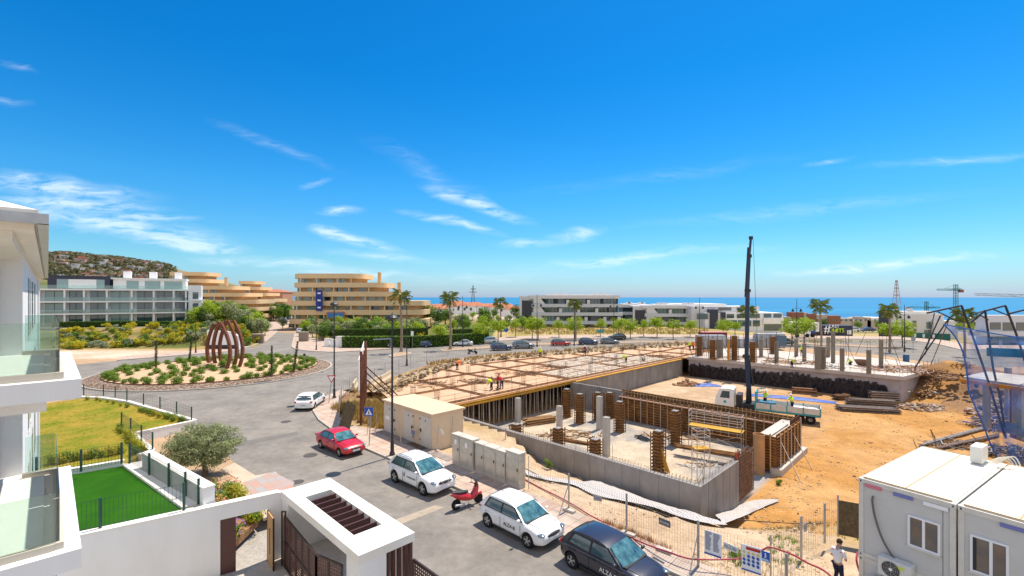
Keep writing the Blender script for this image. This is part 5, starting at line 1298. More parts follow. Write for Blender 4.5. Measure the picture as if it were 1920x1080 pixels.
# boom in the world: from the slewing column up to the tip seen against the sky
base_w = org + ex * kx + Vector((0, 0, 3.1)); dB = base_w.y
def boomw(px, py): return WD(px, py, dB)
Minv = (Matrix.Translation(org) @ Matrix.Rotation(rzt, 4, 'Z')).inverted()
bp_ = [Minv @ base_w, Minv @ boomw(1400, 668), Minv @ boomw(1402, 545), Minv @ boomw(1405, 480), Minv @ boomw(1408, 446)]
for (p, q, w_) in zip(bp_, bp_[1:], (.62, .56, .42, .32)): MB().bar(p, q, w_ * .75, w_, up=(0, 1, 0)).build('boom_section', M_crane, t)
m = MB()
for p, w_ in zip(bp_[1:], (.8, .62, .5, .42)): m.cbox(p, w_, w_, .35)
m.build('boom_collars', M_trim, t)
ramo = ex * .0
m = MB(); p2, p3 = bp_[1], bp_[4]; o_ = Minv.to_3x3() @ Vector((-.42, 0, 0)); m.cyl(lerp(p2, p3, .5) + o_, lerp(p2, p3, .92) + o_ * .7, .09, n=8); m.build('hydraulic_ram', M_trim, t); m = MB(); m.cyl(lerp(bp_[0], p2, .1) + Minv.to_3x3() @ Vector((.5, 0, 0)), lerp(bp_[0], p2, .9) + Minv.to_3x3() @ Vector((.2, 0, 0)), .14, n=8)
m.build('hydraulic_ram', M_trim, t)
cab_tip = bp_[4] + Minv.to_3x3() @ Vector((.25, 0, -.1))
MB().cyl(cab_tip, Minv @ boomw(1420, 640), .022, n=5).build('hoist_rope', M_rebar, t)
tarp('white sacking', (0, 0, 0), .01, .01, .01, M_white) if 0 else None
m = MB()
for i in range(5): m.blob((1.3 + uni(-.8, .8), uni(-.5, .5), 1.35), (.7, .5, .25), 10, 6, .2)
lb_ = m; lb_.v = [tuple(Matrix.Translation(org) @ Matrix.Rotation(rzt, 4, 'Z') @ Vector(p)) for p in lb_.v]; solo('sack', lb_, mat('white_sack', (.7, .7, .68), .8), 'white sacking lying in the rear of the lorry bed', 'sack')
m = MB(); m.cbox((LB - 1.2, .2, 1.5), 1.6, 1.4, .7); m.v = [tuple(Matrix.Translation(org) @ Matrix.Rotation(rzt, 4, 'Z') @ Vector(p)) for p in m.v]; solo('crate', m, mat('blue_crate', (.02, .13, .22), .6, var=.3), 'blue crate on the lorry bed just behind the crane', 'crate')
LORRY = Matrix.Translation(org) @ Matrix.Rotation(rzt, 4, 'Z')
# ================================================================ BACKDROP BUILDINGS
def local(o, ex):
 ex = Vector((ex[0], ex[1], 0)).normalized(); ey = Vector((-ex.y, ex.x, 0))
 return math.atan2(ex.y, ex.x)
# ---- white apartment block on the left
p, q = Vector((-114.6, 112, 3.4)), Vector((-89.5, 127.5, 3.4)); Lw = (q - p).length
t = thing('apartment_building', p, 'white four storey apartment block with glass balconies and dark blue rooftop box', 'building', rz=local(p, q - p))
M_navyb = mat('dark_blue_cladding', (.03, .035, .065), .5)
M_bwhite = mat('building_white', (.84, .84, .83), .75, var=.05, vs=.6)
fl4 = [0, 3.05, 6.1, 9.15]
MB().box(.0, Lw, 2.2, 14, 0, 9.1).build('wall', M_bwhite, t)
m = MB()
for z in fl4[1:]: m.box(-.6, Lw + .4, 0, 3, z - .12, z + .22)
m.build('balcony_slabs', M_bwhite, t)
for z in fl4[1:]: MB().box(-.5, Lw + .3, .05, .08, z + .22, z + 1.15).build('glass_railing', M_glass, t)
m = MB()
for x in (0, 4.6, 8.2, 12.6, 17.6, 22.2, 26.5, Lw - .3): m.box(x, x + .35, .25, 2.2, 0, 9.1)
m.build('piers', M_bwhite, t)
for z in fl4[:3]:
 for x0, x1 in ((.8, 4.3), (5.2, 7.9), (9.2, 12.2), (13.2, 17.0), (18.6, 21.8), (22.8, 26.2), (27, Lw - .4)):
  o = MB().box(x0, x1, 2.12, 2.18, z + .25, z + 2.75).build('window', M_winG if (x0 * 7 + z) % 3 < 2.3 else M_winB, t)
  m = MB(); xm = (x0 + x1) / 2; m.box(xm - .05, xm + .05, 2.08, 2.12, z + .25, z + 2.75).box(x0, x1, 2.08, 2.12, z + 2.7, z + 2.8); m.build('frame', M_trim, o)
bx = MB().box(1.5, 13.2, 1.2, 9, 9.37, 12.7).build('penthouse', M_navyb, t)
MB().box(4.9, 10.6, 1.12, 1.2, 9.5, 11.8).build('render_panel', M_bwhite, t)
b2 = MB().box(13.8, Lw - .2, 1.8, 10, 9.37, 12.0).box(13.4, Lw, 1.2, 10.5, 12.0, 12.35).build('penthouse', M_bwhite, t)
for x0, x1 in ((3.2, 5.3), (10.6, 12.2)): MB().box(x0, x1, 1.1, 1.19, 9.5, 11.8).build('window', M_winB, t)
for x0, x1 in ((16.5, 19), (20.3, 23.6), (24.5, Lw - 1)): MB().box(x0, x1, 1.7, 1.79, 9.6, 11.6).build('window', M_winB, t)
for x in (15.5, 21, 26.6): MB().box(x, x + 1.6, 4, 5.6, 12.35, 14.2).build('chimney', M_bwhite, t)
eb = MB().box(Lw + .4, Lw + 3.4, 1, 10, 0, 10.6).box(Lw + 1.5, Lw + 4.2, .4, 3, 3.1, 3.5).box(Lw + 1.5, Lw + 4.2, .4, 3, 6.2, 6.6); eb.build('end_block', M_bwhite, t)
for z in (.5, 3.7, 6.8): MB().box(Lw + 1.4, Lw + 2.7, .92, .99, z, z + 1.9).build('window', M_winG, t)
# hedge wall below it
wallrun('retaining_wall', [WD(40, 621, 108.5) * 1, WD(150, 620, 108.5), WD(400, 612, 118)], 3.5, 1.5, .5, 'long grey brown retaining wall below the hedge of the white apartment block', m=mat('stone_wall', (.2, .17, .15), .9, var=.3, vs=2))
# ---- beige curved apartments
M_beige = mat('beige_render', (.74, .53, .31), .8, var=.05, vs=.3)
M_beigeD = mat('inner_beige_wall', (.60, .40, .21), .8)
def rounded(x0, x1, y0, y1, r, n=8):
 pts = []
 for cx, cy, a in ((x1 - r, y0 + r, -90), (x1 - r, y1 - r, 0), (x0 + r, y1 - r, 90), (x0 + r, y0 + r, 180)):
  for i in range(n + 1): t_ = R(a + 90 * i / n); pts.append((cx + r * math.cos(t_), cy + r * math.sin(t_)))
 return pts
def terraced(name_label, o, rz, levels, depth, h=3.0, par=1.55, seedn=1, chim=(), r=4):
 """levels from the ground: (x0, x1) of every parapet band; the last is the roof band"""
 t = thing('apartment_building', o, name_label, 'building', rz=rz); random.seed(seedn)
 z = 0
 for i, (x0, x1, sh) in enumerate(levels):
  zz = (i + 1) * h - par + .6
  MB().prism(rounded(x0, x1, sh, depth, min(r, (x1 - x0) / 2 - .1)), zz, zz + par).build('balcony_band', M_beige, t)
  ix1 = x1 - 2.2
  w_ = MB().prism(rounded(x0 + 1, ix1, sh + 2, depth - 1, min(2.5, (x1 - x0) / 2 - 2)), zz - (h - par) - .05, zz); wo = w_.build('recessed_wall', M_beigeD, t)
  x = x0 + 1.5
  while x < ix1 - 4:
   w = uni(1.2, 3.2); MB().box(x, x + w, sh + 1.93, sh + 1.99, zz - (h - par), zz - .12).build('window', random.choice((M_winG, M_winG, M_winB, M_glassD)), t); x += w + uni(.7, 2.6)
  m = MB(); x = x0 + 3
  while x < x1 - 3: m.box(x, x + .35, sh + .25, sh + .6, zz - (h - par), zz); x += uni(4, 7)
  m.build('piers', M_beige, t)
 for x, y, w, hh in chim: MB().box(x, x + w, y, y + w, len(levels) * h - 5.5, len(levels) * h + hh).build('chimney', M_beigeD, t)
 random.seed(99); return t
X = lambda px, d: (px - 960) * d / F
x0 = X(534, 150)
cb_ = terraced('large beige apartment building with curved stacked balcony bands, its terraces stepping down to the right', (0, 150, 0), 0,
   [(x0, X(800, 150), 0), (x0, X(794, 150), 0), (x0 + .3, X(792, 150), .5), (x0 + .5, X(745, 150), 1), (x0 + 1, X(719, 150), 1.4), (x0 + 1, X(675, 150), 1.8)][0:6], 18, h=2.97, par=1.6, seedn=3, chim=((X(698, 150), 6, 1, 1.2), (X(738, 150), 5, 1, -2.2)))
m = MB(); bx0, bx1 = X(592.5, 149.5), X(605, 149.5); m.box(bx0, bx1, 149.3, 149.45, 6.3, 12.9); bn = solo('banner', m, mat('blue_banner', (.01, .035, .25), .6), 'tall deep blue banner hanging on the beige apartment building', 'banner')
M_wht = mat('sign_white', (.85, .85, .85), .6)
m = MB()
for z in (11.9, 9.6, 7.3): m.box(bx0 + .55, bx1 - .55, 149.27, 149.3, z - .2, z + .3)
m.build('emblem', M_wht, bn)
m = MB(); m.box(X(612, 149), X(646, 149), 148.9, 149.1, 3.4, 6.0); bn = solo('billboard', m, mat('board_orange', (.5, .18, .07), .6), 'long low orange and blue hoarding in front of the beige apartment building', 'billboard')
MB().box(X(614, 149), X(645, 149), 148.85, 148.9, 3.9, 5.7).build('picture', mat('board_blue', (.06, .2, .45), .6), bn)
terraced('beige terraced apartment block with curved balconies behind the white apartment block', (0, 190, 0), 0,
   [(X(270, 190), X(480, 190), 0), (X(270, 190), X(478, 190), 0), (X(280, 190), X(476, 190), 1), (X(280, 190), X(451, 190), 2), (X(285, 190), X(425, 190), 3), (X(290, 190), X(372, 190), 4), (X(292, 190), X(366, 190), 5)], 20, h=2.95, seedn=5, chim=((X(398, 190), 8, 1, -1.5),))
terraced('smaller beige terraced apartment block farther back, between the two larger beige ones', (0, 232, 0), 0,
   [(X(400, 232), X(512, 232), 0), (X(400, 232), X(510, 232), 0), (X(420, 232), X(508, 232), 1), (X(425, 232), X(493, 232), 2), (X(425, 232), X(478, 232), 3), (X(430, 232), X(463, 232), 5)], 20, h=3.05, seedn=8)
M_tile_r = mat('terracotta_tiles', (.42, .17, .10), .85, var=.18, vs=.8)
def house(c, w, d, h, rz, label, wall=None, group=None, roofh=1.6, nm='house'):
 t = thing(nm, c, label, 'house', group, rz=rz)
 MB().box(-w / 2, w / 2, -d / 2, d / 2, -3, h).build('wall', wall or M_bwhite, t)
 m = MB(); e = .35
 v = [(-w / 2 - e, -d / 2 - e, h), (w / 2 + e, -d / 2 - e, h), (w / 2 + e, d / 2 + e, h), (-w / 2 - e, d / 2 + e, h), (-w / 4, 0, h + roofh), (w / 4, 0, h + roofh)]
 m._add(v, [(0, 1, 5, 4), (1, 2, 5), (2, 3, 4, 5), (3, 0, 4), (3, 2, 1, 0)]); m.build('roof', M_tile_r, t)
 for x in (-w * .3, 0, w * .3): MB().box(x - .5, x + .5, -d / 2 - .06, -d / 2 - .01, h - 2.1, h - .8).build('window', M_winG, t)
 return t
hp = house(Vector((X(512, 270), 270, 2)), 17, 12, 11.5, 0, 'orange red building with layered tiled roofs at the end of the avenue', mat('salmon_wall', (.5, .26, .17), .8))
# ---- red roofed villas
random.seed(21)
k = 0
hs_ = []
for row, (D, n) in enumerate(((255, 9), (285, 10), (320, 11), (360, 12))):
 for i in range(n):
  px = 792 + (i + (row % 2) * .5) * 188 / n + uni(-4, 4)
  if px > 976: continue
  x = X(px, D); z = hgt(x, D + 4); c = Vector((x, D + uni(-5, 5), z)); w, d, h = uni(8, 12), uni(8, 10), uni(4.8, 6.6)
  if not hs_:
   o = house(c, 10, 9, 5.6, uni(-.4, .4), 'white villa with terracotta roof towards the sea', group='red roofed villas towards the sea'); hs_.append(o)
  else: copy_tree(hs_[0], loc=c, rz=uni(-.5, .5) + (1.57 if rnd() < .4 else 0), sc=(w / 10, d / 9, h / 5.6))
# ---- hillside houses
random.seed(5)
h0 = None; hc = [M_bwhite, mat('pinkish_wall', (.6, .42, .36), .8), M_bwhite]
h1 = None
for i in range(150):
 px = 92 + 215 * rnd(); D = uni(820, 1090); x = X(px, D); z = hgt(x, D)
 if z < 22: continue
 s = uni(.55, 1.15)
 if h0 is None:
  h0 = thing('hillside_house', Vector((x, D, z)), 'small pale house scattered on the wooded hillside', 'house', 'houses on the hillside'); MB().box(-6, 6, -5, 5, -4, 5).build('wall', hc[1], h0); MB().box(-6.3, 6.3, -5.3, 5.3, 5, 6).build('roof', M_tile_r, h0); MB().box(-4, 3, -5.1, -5, 1.5, 3.8).build('window', M_glassD, h0)
  h1 = thing('hillside_house', Vector((x + 9, D + 20, hgt(x + 9, D + 20))), 'small pale house scattered on the wooded hillside', 'house', 'houses on the hillside'); MB().box(-7, 7, -5, 5, -4, 5.5).build('wall', mat('dull_white_wall', (.55, .52, .48), .8), h1); MB().box(-4, 3, -5.1, -5, 1.5, 3.8).build('window', M_glassD, h1); MB().box(-7.2, 7.2, -5.2, 5.2, 5.5, 5.9).build('roof', M_bwhite, h1)
 else: copy_tree(random.choice((h0, h1)), loc=Vector((x, D, z)), rz=uni(-.8, .8), sc=s)
solo('radio_mast', MB().cyl((X(167, 900), 900, hgt(X(167, 900), 900)), (X(167, 900), 900, hgt(X(167, 900), 900) + 14), .5, .2), M_rebar, 'thin mast on the hill crest', 'mast')
# ---- black and white flats
M_gw = mat('cool_white_render', (.62, .62, .64), .7, var=.04); M_gl = mat('light_band', (.50, .53, .57), .6); M_gd = mat('anthracite_cladding', (.035, .037, .05), .5)
def flats(o, rz, L_, depth, zr, nfl, label, left=True, sp=3.0, bw=1.15, seedn=1):
 t = thing('apartment_building', o, label, 'building', rz=rz); random.seed(seedn)
 MB().box(1.5, L_ - .3, 2.2, depth, 0, zr - .4).build('recessed_wall', M_gd, t)
 MB().box(0, L_, 0, depth + .5, zr - bw, zr).build('roof_band', M_gw, t)
 for i in range(1, nfl):
  z = zr - sp * i; MB().box(.9 if left else 0, L_ + .8, -.3, 2.2, z - bw, z).build('balcony_band', M_gl, t)
 for i in range(nfl):
  z = zr - sp * i - bw; x = 5.5 if left else 2.5
  while x < L_ - 3:
   w = uni(2.4, 5.5); w = min(w, L_ - 1 - x); o_ = MB().box(x, x + w, 2.08, 2.18, z - 1.9, z - .1).build('window', random.choice((M_winG, M_winB, M_winG)), t)
   m = MB(); k = x + 1.2
   while k < x + w: m.box(k - .05, k + .05, 2.03, 2.08, z - 1.9, z - .1); k += 1.2
   if m.v: m.build('frame', M_trim, o_)
   if rnd() < .5: MB().box(x + w + .2, x + w + 1.2, .2, 2.0, z - 1.9, z - .4).build('balcony_divider', M_gw, t)
   x += w + uni(.8, 2.6)
 if left:
  m = MB(); vs = [(1.8, -.02, 0), (5.0, -.02, 0), (5.9, -.02, 1.5)]
  m.box(1.6, 3.4, -.05, 2.3, 0, zr - bw)
  for i in range(nfl):
   z = zr - sp * i - bw; m.prism([(3.4, -.05), (5.4, -.05), (5.4, .3), (3.4, .3)], z - sp + bw - .1 if 0 else z - (sp - bw) - .02, z - (sp - bw) + .0)
   m._add([(3.4, -.05, z), (4.2, -.05, z), (5.6, -.05, z - (sp - bw)), (3.4, -.05, z - (sp - bw)), (3.4, .25, z), (4.2, .25, z), (5.6, .25, z - (sp - bw)), (3.4, .25, z - (sp - bw))], [(3, 2, 1, 0), (4, 5, 6, 7), (0, 1, 5, 4), (1, 2, 6, 5), (2, 3, 7, 6), (3, 0, 4, 7)])
  m.build('slanted_pier', M_gw, t)
  MB().box(-3.2, 1.6, .8, 1.6, 0, zr - .9).box(-3.2, 1.6, .8, depth, zr - .9, zr - .3).box(-3.2, -2.5, .5, .8, 0, zr - .3).build('stair_tower', M_gw, t)
  MB().box(-2.5, 1.2, .4, .8, 0, zr - 1.8).build('dark_inset', M_gd, t)
 for x in (L_ * .28, L_ * .36, L_ * .72, L_ * .82): MB().box(x, x + 1.8, 4, 5.5, zr, zr + .9).build('roof_unit', M_gw, t)
 MB().box(L_ * .2, L_ * .92, 3, 10, zr, zr + .35).build('roof_deck', M_whitetop, t)
 return t
flats(Vector((X(992, 163), 163, 0)), 0, X(1163, 163) - X(992, 163), 14, 11.3, 4, 'black and white apartment building with white balcony bands behind the street trees, the larger one', seedn=4)
flats(Vector((X(1163, 190), 190, -1)), 0, 12, 10, 8.6, 4, 'narrow white and grey flats recessed between the two black and white buildings', left=False, seedn=6)
flats(Vector((X(1204, 170), 170, -1.5)), R(-8), X(1312, 170) - X(1204, 170), 14, 9.2, 4, 'lower black and white apartment building right of the larger one', seedn=9)
def blocks(label, o, parts, wins, rz=0):
 t = thing('apartment_building', o, label, 'building', rz=rz)
 for x0, x1, y0, y1, z0, z1, m_ in parts: MB().box(x0, x1, y0, y1, z0, z1).build('block', m_, t)
 for x0, x1, z0, z1, y in wins: MB().box(x0, x1, y - .1, y - .02, z0, z1).build('window', M_winG, t)
 return t
o = Vector((X(1305, 160), 160, -2)); s = 160 / F
blocks('long low white building with dark blue tower blocks behind the crane boom', o, [(0, 24, 4, 20, 0, 9.4, M_gw), (4, 31, 2, 18, 0, 7.2, M_bwhite), (5.5, 8.3, 1.5, 6, 0, 8.4, M_navyb), (9.3, 10.9, 1.4, 5, 0, 7.4, M_navyb), (24, 31, 1.2, 4, 3.4, 5.4, M_bwhite), (-2, 16, 12, 30, 9.4, 10.2, M_whitetop)], [(11.2, 15, 2.5, 4.6, 1.9), (15.4, 20, 2.5, 4.6, 1.9), (20.6, 23, 2.5, 4.6, 1.9), (1, 5, 5, 7, 1.9), (11.5, 14, 5.4, 6.8, 1.9), (15, 18, 5.4, 6.8, 1.9), (19, 23, 5.4, 6.8, 1.9), (24.4, 27, 5.6, 6.9, 1.9), (27.8, 30.6, 5.6, 6.9, 1.9), (24.5, 30.6, 1, 3.2, 1.9), (9.5, 14, 8, 9, 3.9), (16, 22, 8, 9, 3.9)])
M_clay = mat('brown_render', (.30, .13, .08), .8); M_sand = mat('sand_render', (.50, .42, .34), .8, var=.06)
def bits(pxs, D, zb):   # (px0, px1, pytop, material)
 return [(X(a, D), X(b, D), 0 - (i % 2) * .4, 4, zb, CH - (c - HY) * D / F, m_) for i, (a, b, c, m_) in enumerate(pxs)]
D = 215
blocks('row of sand coloured flats with brown tower blocks at the edge of the sea', Vector((0, D, 0)), bits([(1418, 1450, 594, M_sand), (1446, 1458, 588.5, M_clay), (1456, 1486, 594, M_sand), (1484, 1506, 585.5, M_clay), (1494, 1515, 586, M_sand), (1513, 1530, 588.5, M_clay), (1529, 1553, 590, M_sand), (1552, 1575, 592, M_clay), (1574, 1600, 597, M_sand), (1598, 1640, 600, M_sand), (1610, 1618, 594, M_sand), (1625, 1632, 595, M_sand), (1638, 1660, 604, M_sand)], D, -8),
  [(X(a, D), X(a + 3, D), CH - (602 - HY) * D / F, CH - (598.5 - HY) * D / F, -.4) for a in range(1422, 1640, 9)])
D = 140
t = blocks('white apartment building with curved windows beyond the road on the right', Vector((0, D, 0)), [(X(1670, D), X(1671.5, D), .5, 4.6, -3, 6.3, M_gd), (X(1672, D), X(1770, D), 0, 5, -3, 5.6, M_gw), (X(1676, D), X(1760, D), 1, 5, 5.6, 6.4, M_whitetop), (X(1745, D), X(1790, D), -1, 4, -3, 3.6, M_gw), (X(1690, D), X(1693, D), 1.5, 3, 6.4, 7.4, M_gw), (X(1715, D), X(1720, D), 1.5, 3, 6.4, 7.2, M_gw)],
 [(X(1680, D), X(1683, D), -1, 4.3, 0), (X(1690, D), X(1694, D), -1, 4.0, 0), (X(1711, D), X(1718, D), 1.7, 3.6, 0), (X(1711, D), X(1718, D), -.6, 1.2, 0), (X(1737, D), X(1752, D), 1.2, 3.2, -.02), (X(1733, D), X(1752, D), -.9, .8, -.02)])
D = 105
blocks('wide white and grey building seen through the blue net at the right edge', Vector((0, D, 0)), [(X(1850, D), X(1985, D), 0, 2.5, -2, 6.6, M_gw), (X(1832, D), X(1985, D), -.6, 2, 1.9, 3.0, M_gw)], [(X(1880, D), X(1900, D), 3.2, 5.0, 0), (X(1905, D), X(1940, D), 3.2, 5.0, 0), (X(1856, D), X(1876, D), 3.4, 5.0, 0), (X(1855, D), X(1935, D), 1.2, 1.7, -.6), (X(1850, D), X(1872, D), -.8, 1.6, 0), (X(1880, D), X(1925, D), -.8, 1.6, 0)])
hd = MB(); pa, pb = WD(1690, 637, 123), WD(1782, 640, 117)
hd.bar(flat(pa, .4), flat(pb, .4), .1, 2.1); ho = solo('site_hoarding', hd, mat('green_hoarding', (.01, .13, .11), .6), 'dark green hoarding with small white notices at the far side of the road', 'hoarding')
m = MB()
for k in (.3, .48, .68): c = lerp(flat(pa, .7), flat(pb, .7), k) + Vector((-.05, -.09, 0)); m.cbox(c, .9, .03, .9)
m.build('notice', M_wht, ho)
hd = MB(); hd.bar(Vector((X(1850, 85), 85, .3)), Vector((X(1990, 80), 80, .3)), .15, 2.4); solo('site_hoarding', hd, mat('teal_hoarding', (.02, .16, .2), .7), 'teal hoarding behind the blue net at the right edge', 'hoarding')
# ---- show cabin and billboard
D = 128
zz = lambda y, D: CH - (y - HY) * D / F
t = thing('billboard', Vector((0, D, 0)), 'dark navy sales cube carrying a hashtag billboard in white and lime green letters', 'billboard')
MB().box(X(1549, D), X(1599, D), 0, 5, zz(634, D), zz(610.5, D)).build('cube', mat('navy_board', (.02, .03, .06), .6), t)
M_lime = mat('lime_lettering', (.62, .85, .02), .6)
text('#', 2.9, frame((X(1549, D), -.4, zz(618, D)), (1, 0, 0), (0, 0, 1)), M_wht, t, depth=.05)
text('LAST', 1.25, frame((X(1562.5, D), -.4, zz(612, D)), (1, 0, 0), (0, 0, 1)), M_wht, t, depth=.05)
text('UNITS', 1.55, frame((X(1566.5, D), -.4, zz(620, D)), (1, 0, 0), (0, 0, 1)), M_lime, t, depth=.05)
MB().box(X(1588, D), X(1596, D), -.08, -.02, zz(627, D), zz(619, D)).build('poster', M_wht, t)
t = thing('site_cabin', Vector((0, 128, 0)), 'white flat roofed cabin with a dark door left of the hashtag billboard', 'cabin')
MB().box(X(1501, D), X(1536, D), 0, 6, zz(622, D), zz(605, D)).build('wall', M_bwhite, t); MB().box(X(1525, D), X(1528.5, D), -.1, -.02, zz(621, D), zz(608, D)).build('door', M_navyb, t); MB().box(X(1512, D), X(1518, D), -.1, -.02, zz(616, D), zz(610, D)).build('window', M_winG, t)
t = thing('box_lorry', Vector((0, 122, 0)), 'white box trailer parked before the white cabin beyond the far slab', 'lorry'); D = 122
MB().box(X(1491, D), X(1520, D), 0, 2.5, zz(627, D), zz(616, D)).build('box', M_bwhite, t); MB().box(X(1520.5, D), X(1528, D), .1, 2.4, zz(628, D), zz(620, D)).build('cab', mat('paint_blue_cab', (.02, .05, .25), .4), t)
for px in (1495, 1514, 1524): MB().cyl((X(px, D), -.05, zz(629, D)), (X(px, D), .3, zz(629, D)), .5, n=14).build('wheel', M_rubber, t)
# coastal houses far right
random.seed(12); hc0 = None
for i in range(95):
 px, D = uni(1310, 1935), uni(300, 640); x = X(px, D); c = Vector((x, D, hgt(x, D)))
 if hc0 is None:
  hc0 = thing('coastal_building', c, 'low white building on the slope towards the sea', 'building', 'pale buildings near the coast'); MB().box(-9, 9, -6, 6, -3, 6).build('wall', M_bwhite, hc0); MB().box(-9.3, 9.3, -6.3, 6.3, 6, 6.5).build('roof', M_whitetop, hc0); MB().box(-7, 7, -6.1, -6, 2.4, 4.6).build('window', M_winG, hc0)
 else: copy_tree(hc0, loc=c, rz=uni(-.5, .5), sc=uni(.6, 1.3))
# ---- pylons and tower cranes
def lattice(mb, p, q, w0, w1, n, r):
 p, q = Vector(p), Vector(q); d = (q - p).normalized(); up = Vector((0, 0, 1)) if abs(d.z) < .9 else Vector((1, 0, 0)); x = d.cross(up).normalized(); y = x.cross(d)
 C = [[p.lerp(q, i / n) + (x * sx + y * sy) * (w0 + (w1 - w0) * i / n) / 2 for sx, sy in ((-1, -1), (1, -1), (1, 1), (-1, 1))] for i in range(n + 1)]
 for k in range(4): mb.bar(C[0][k], C[n][k], r)
 for i in range(n):
  for k in range(4):
   a, b = (k, (k + 1) % 4) if i % 2 else ((k + 1) % 4, k); mb.bar(C[i][a], C[i + 1][b], r * .7)
def pylon(px, D, y0, y1, w, col, label, arms):
 t = thing('electricity_pylon', Vector((X(px, D), D, zz(y1, D))), label, 'pylon'); h = (y1 - y0) * D / F
 m = MB(); lattice(m, (0, 0, 0), (0, 0, h), w, w * .15, 12, .22 * D / 400); m.build('tower', col, t)
 for z, l in arms: m = MB(); lattice(m, (-l, 0, h * z), (l, 0, h * z), .8, .8, 6, .14 * D / 400); m.build('arm', col, t)
pylon(887, 420, 535, 580, 4, M_rebar, 'slim electricity pylon rising above the villas against the sea', ((.72, 3.5), (.85, 2.5)))
pylon(1681, 330, 525, 600, 5, mat('pale_red_steel', (.4, .3, .3), .6), 'tall lattice mast behind the white building on the right', ((.62, 1.6), (.8, 1.2)))
def towercrane(px, D, ytop, ybase, x0, x1, yj, col, label, rz=0):
 t = thing('tower_crane', Vector((X(px, D), D, zz(ybase, D))), label, 'crane'); k = D / F; h = (ybase - ytop) * k; j = (ybase - yj) * k; r = .5 * k
 m = MB(); lattice(m, (0, 0, 0), (0, 0, h), 1.8, 1.4, 14, r); m.build('mast', col, t)
 m = MB(); lattice(m, (0, 0, j), ((x0 - px) * k, 0, j + (1.2 if rz else 0)), 1.3, .8, 14, r); lattice(m, (0, 0, j), ((x1 - px) * k, 0, j), 1.3, 1.0, 6, r); m.bar((0, 0, h), ((x0 - px) * k * .6, 0, j + .6), r * .6).bar((0, 0, h), ((x1 - px) * k * .9, 0, j + .6), r * .6); m.build('jib', mat('rusty_jib', (.25, .2, .16), .7) if 0 else col, t)
 MB().cbox(((x1 - px) * k, 0, j - .9), 2.2, 1.5, 1.9).build('counterweight', mat('red_brown_weight', (.3, .12, .1), .8), t)
M_cg = mat('green_crane_steel', (.02, .16, .16), .6)
towercrane(1792, 300, 533, 600, 1757, 1802, 543, M_cg, 'green tower crane rising above the horizon, its short arm pointing left')
towercrane(1737, 340, 565, 605, 1762, 1703, 576.5, M_cg, 'low dark green tower crane behind the white building')
towercrane(1990, 200, 548, 600, 1829, 2010, 557, mat('grey_crane_steel', (.15, .2, .22), .6), 'long grey crane jib reaching in from the right edge over the sea', rz=1)
# ================================================================ VEGETATION
L_street = leafmat('bright_leaves', (.20, .30, .012), (.36, .46, .03))
L_dark = leafmat('dark_leaves', (.045, .10, .012), (.09, .17, .02))
L_mid = leafmat('mid_leaves', (.08, .17, .015), (.17, .27, .03))
L_olive = leafmat('olive_leaves', (.20, .23, .10), (.32, .35, .18))
L_yel = leafmat('yellow_green_leaves', (.30, .30, .02), (.42, .38, .03))
L_flow = leafmat('yellow_flowers', (.55, .45, .01), (.32, .33, .03))
L_grey = leafmat('grey_green_leaves', (.20, .24, .14), (.30, .33, .2))
L_shrub = leafmat('shrub_leaves', (.09, .17, .015), (.19, .28, .03))
L_palm = leafmat('palm_leaves', (.07, .12, .02), (.20, .22, .04), vs=.8)
L_dry = leafmat('dry_grass', (.42, .29, .08), (.30, .2, .06))
L_cyp = leafmat('cypress_leaves', (.03, .06, .018), (.055, .09, .025))
M_bark = mat('bark', (.16, .11, .08), .9, var=.3, vs=6, bump=.6, bs=20)
M_palmbark = mat('palm_bark', (.30, .22, .17), .9, var=.25, vs=3, bump=1, bs=10)
def leaves(mb, c, r, n, s, flatten=.5, mi=0, shell=.55):
 c = Vector(c); r = Vector(r if isinstance(r, (tuple, list)) else (r, r, r))
 for i in range(n):
  d = Vector((random.gauss(0, 1), random.gauss(0, 1), random.gauss(0, 1))).normalized(); k = shell + (1 - shell) * rnd()
  p = c + Vector((d.x * r.x, d.y * r.y, d.z * r.z)) * k
  nn = (d + Vector((uni(-1, 1), uni(-1, 1), uni(-.2, 1.2))) * .9).normalized()
  u = nn.cross(Vector((uni(-1, 1), uni(-1, 1), uni(-1, 1)))).normalized(); v = nn.cross(u); ss = s * uni(.6, 1.3)
  mb._add([p - u * ss * .5, p + v * ss * flatten * .5, p + u * ss * .5, p - v * ss * flatten * .5], [(0, 1, 2, 3)], mi)
def clumpy(mb, c, r, ncl, n, s, cr=.38, **k):
 c = Vector(c); r = Vector(r if isinstance(r, (tuple, list)) else (r, r, r))
 for i in range(ncl):
  d = Vector((random.gauss(0, 1), random.gauss(0, 1), random.gauss(0, .9))).normalized() * (rnd() ** .4) * .78
  q = c + Vector((d.x * r.x, d.y * r.y, d.z * r.z)); f = cr * uni(.7, 1.25)
  leaves(mb, q, (r.x * f, r.y * f, r.z * f * .9), n, s, **k)
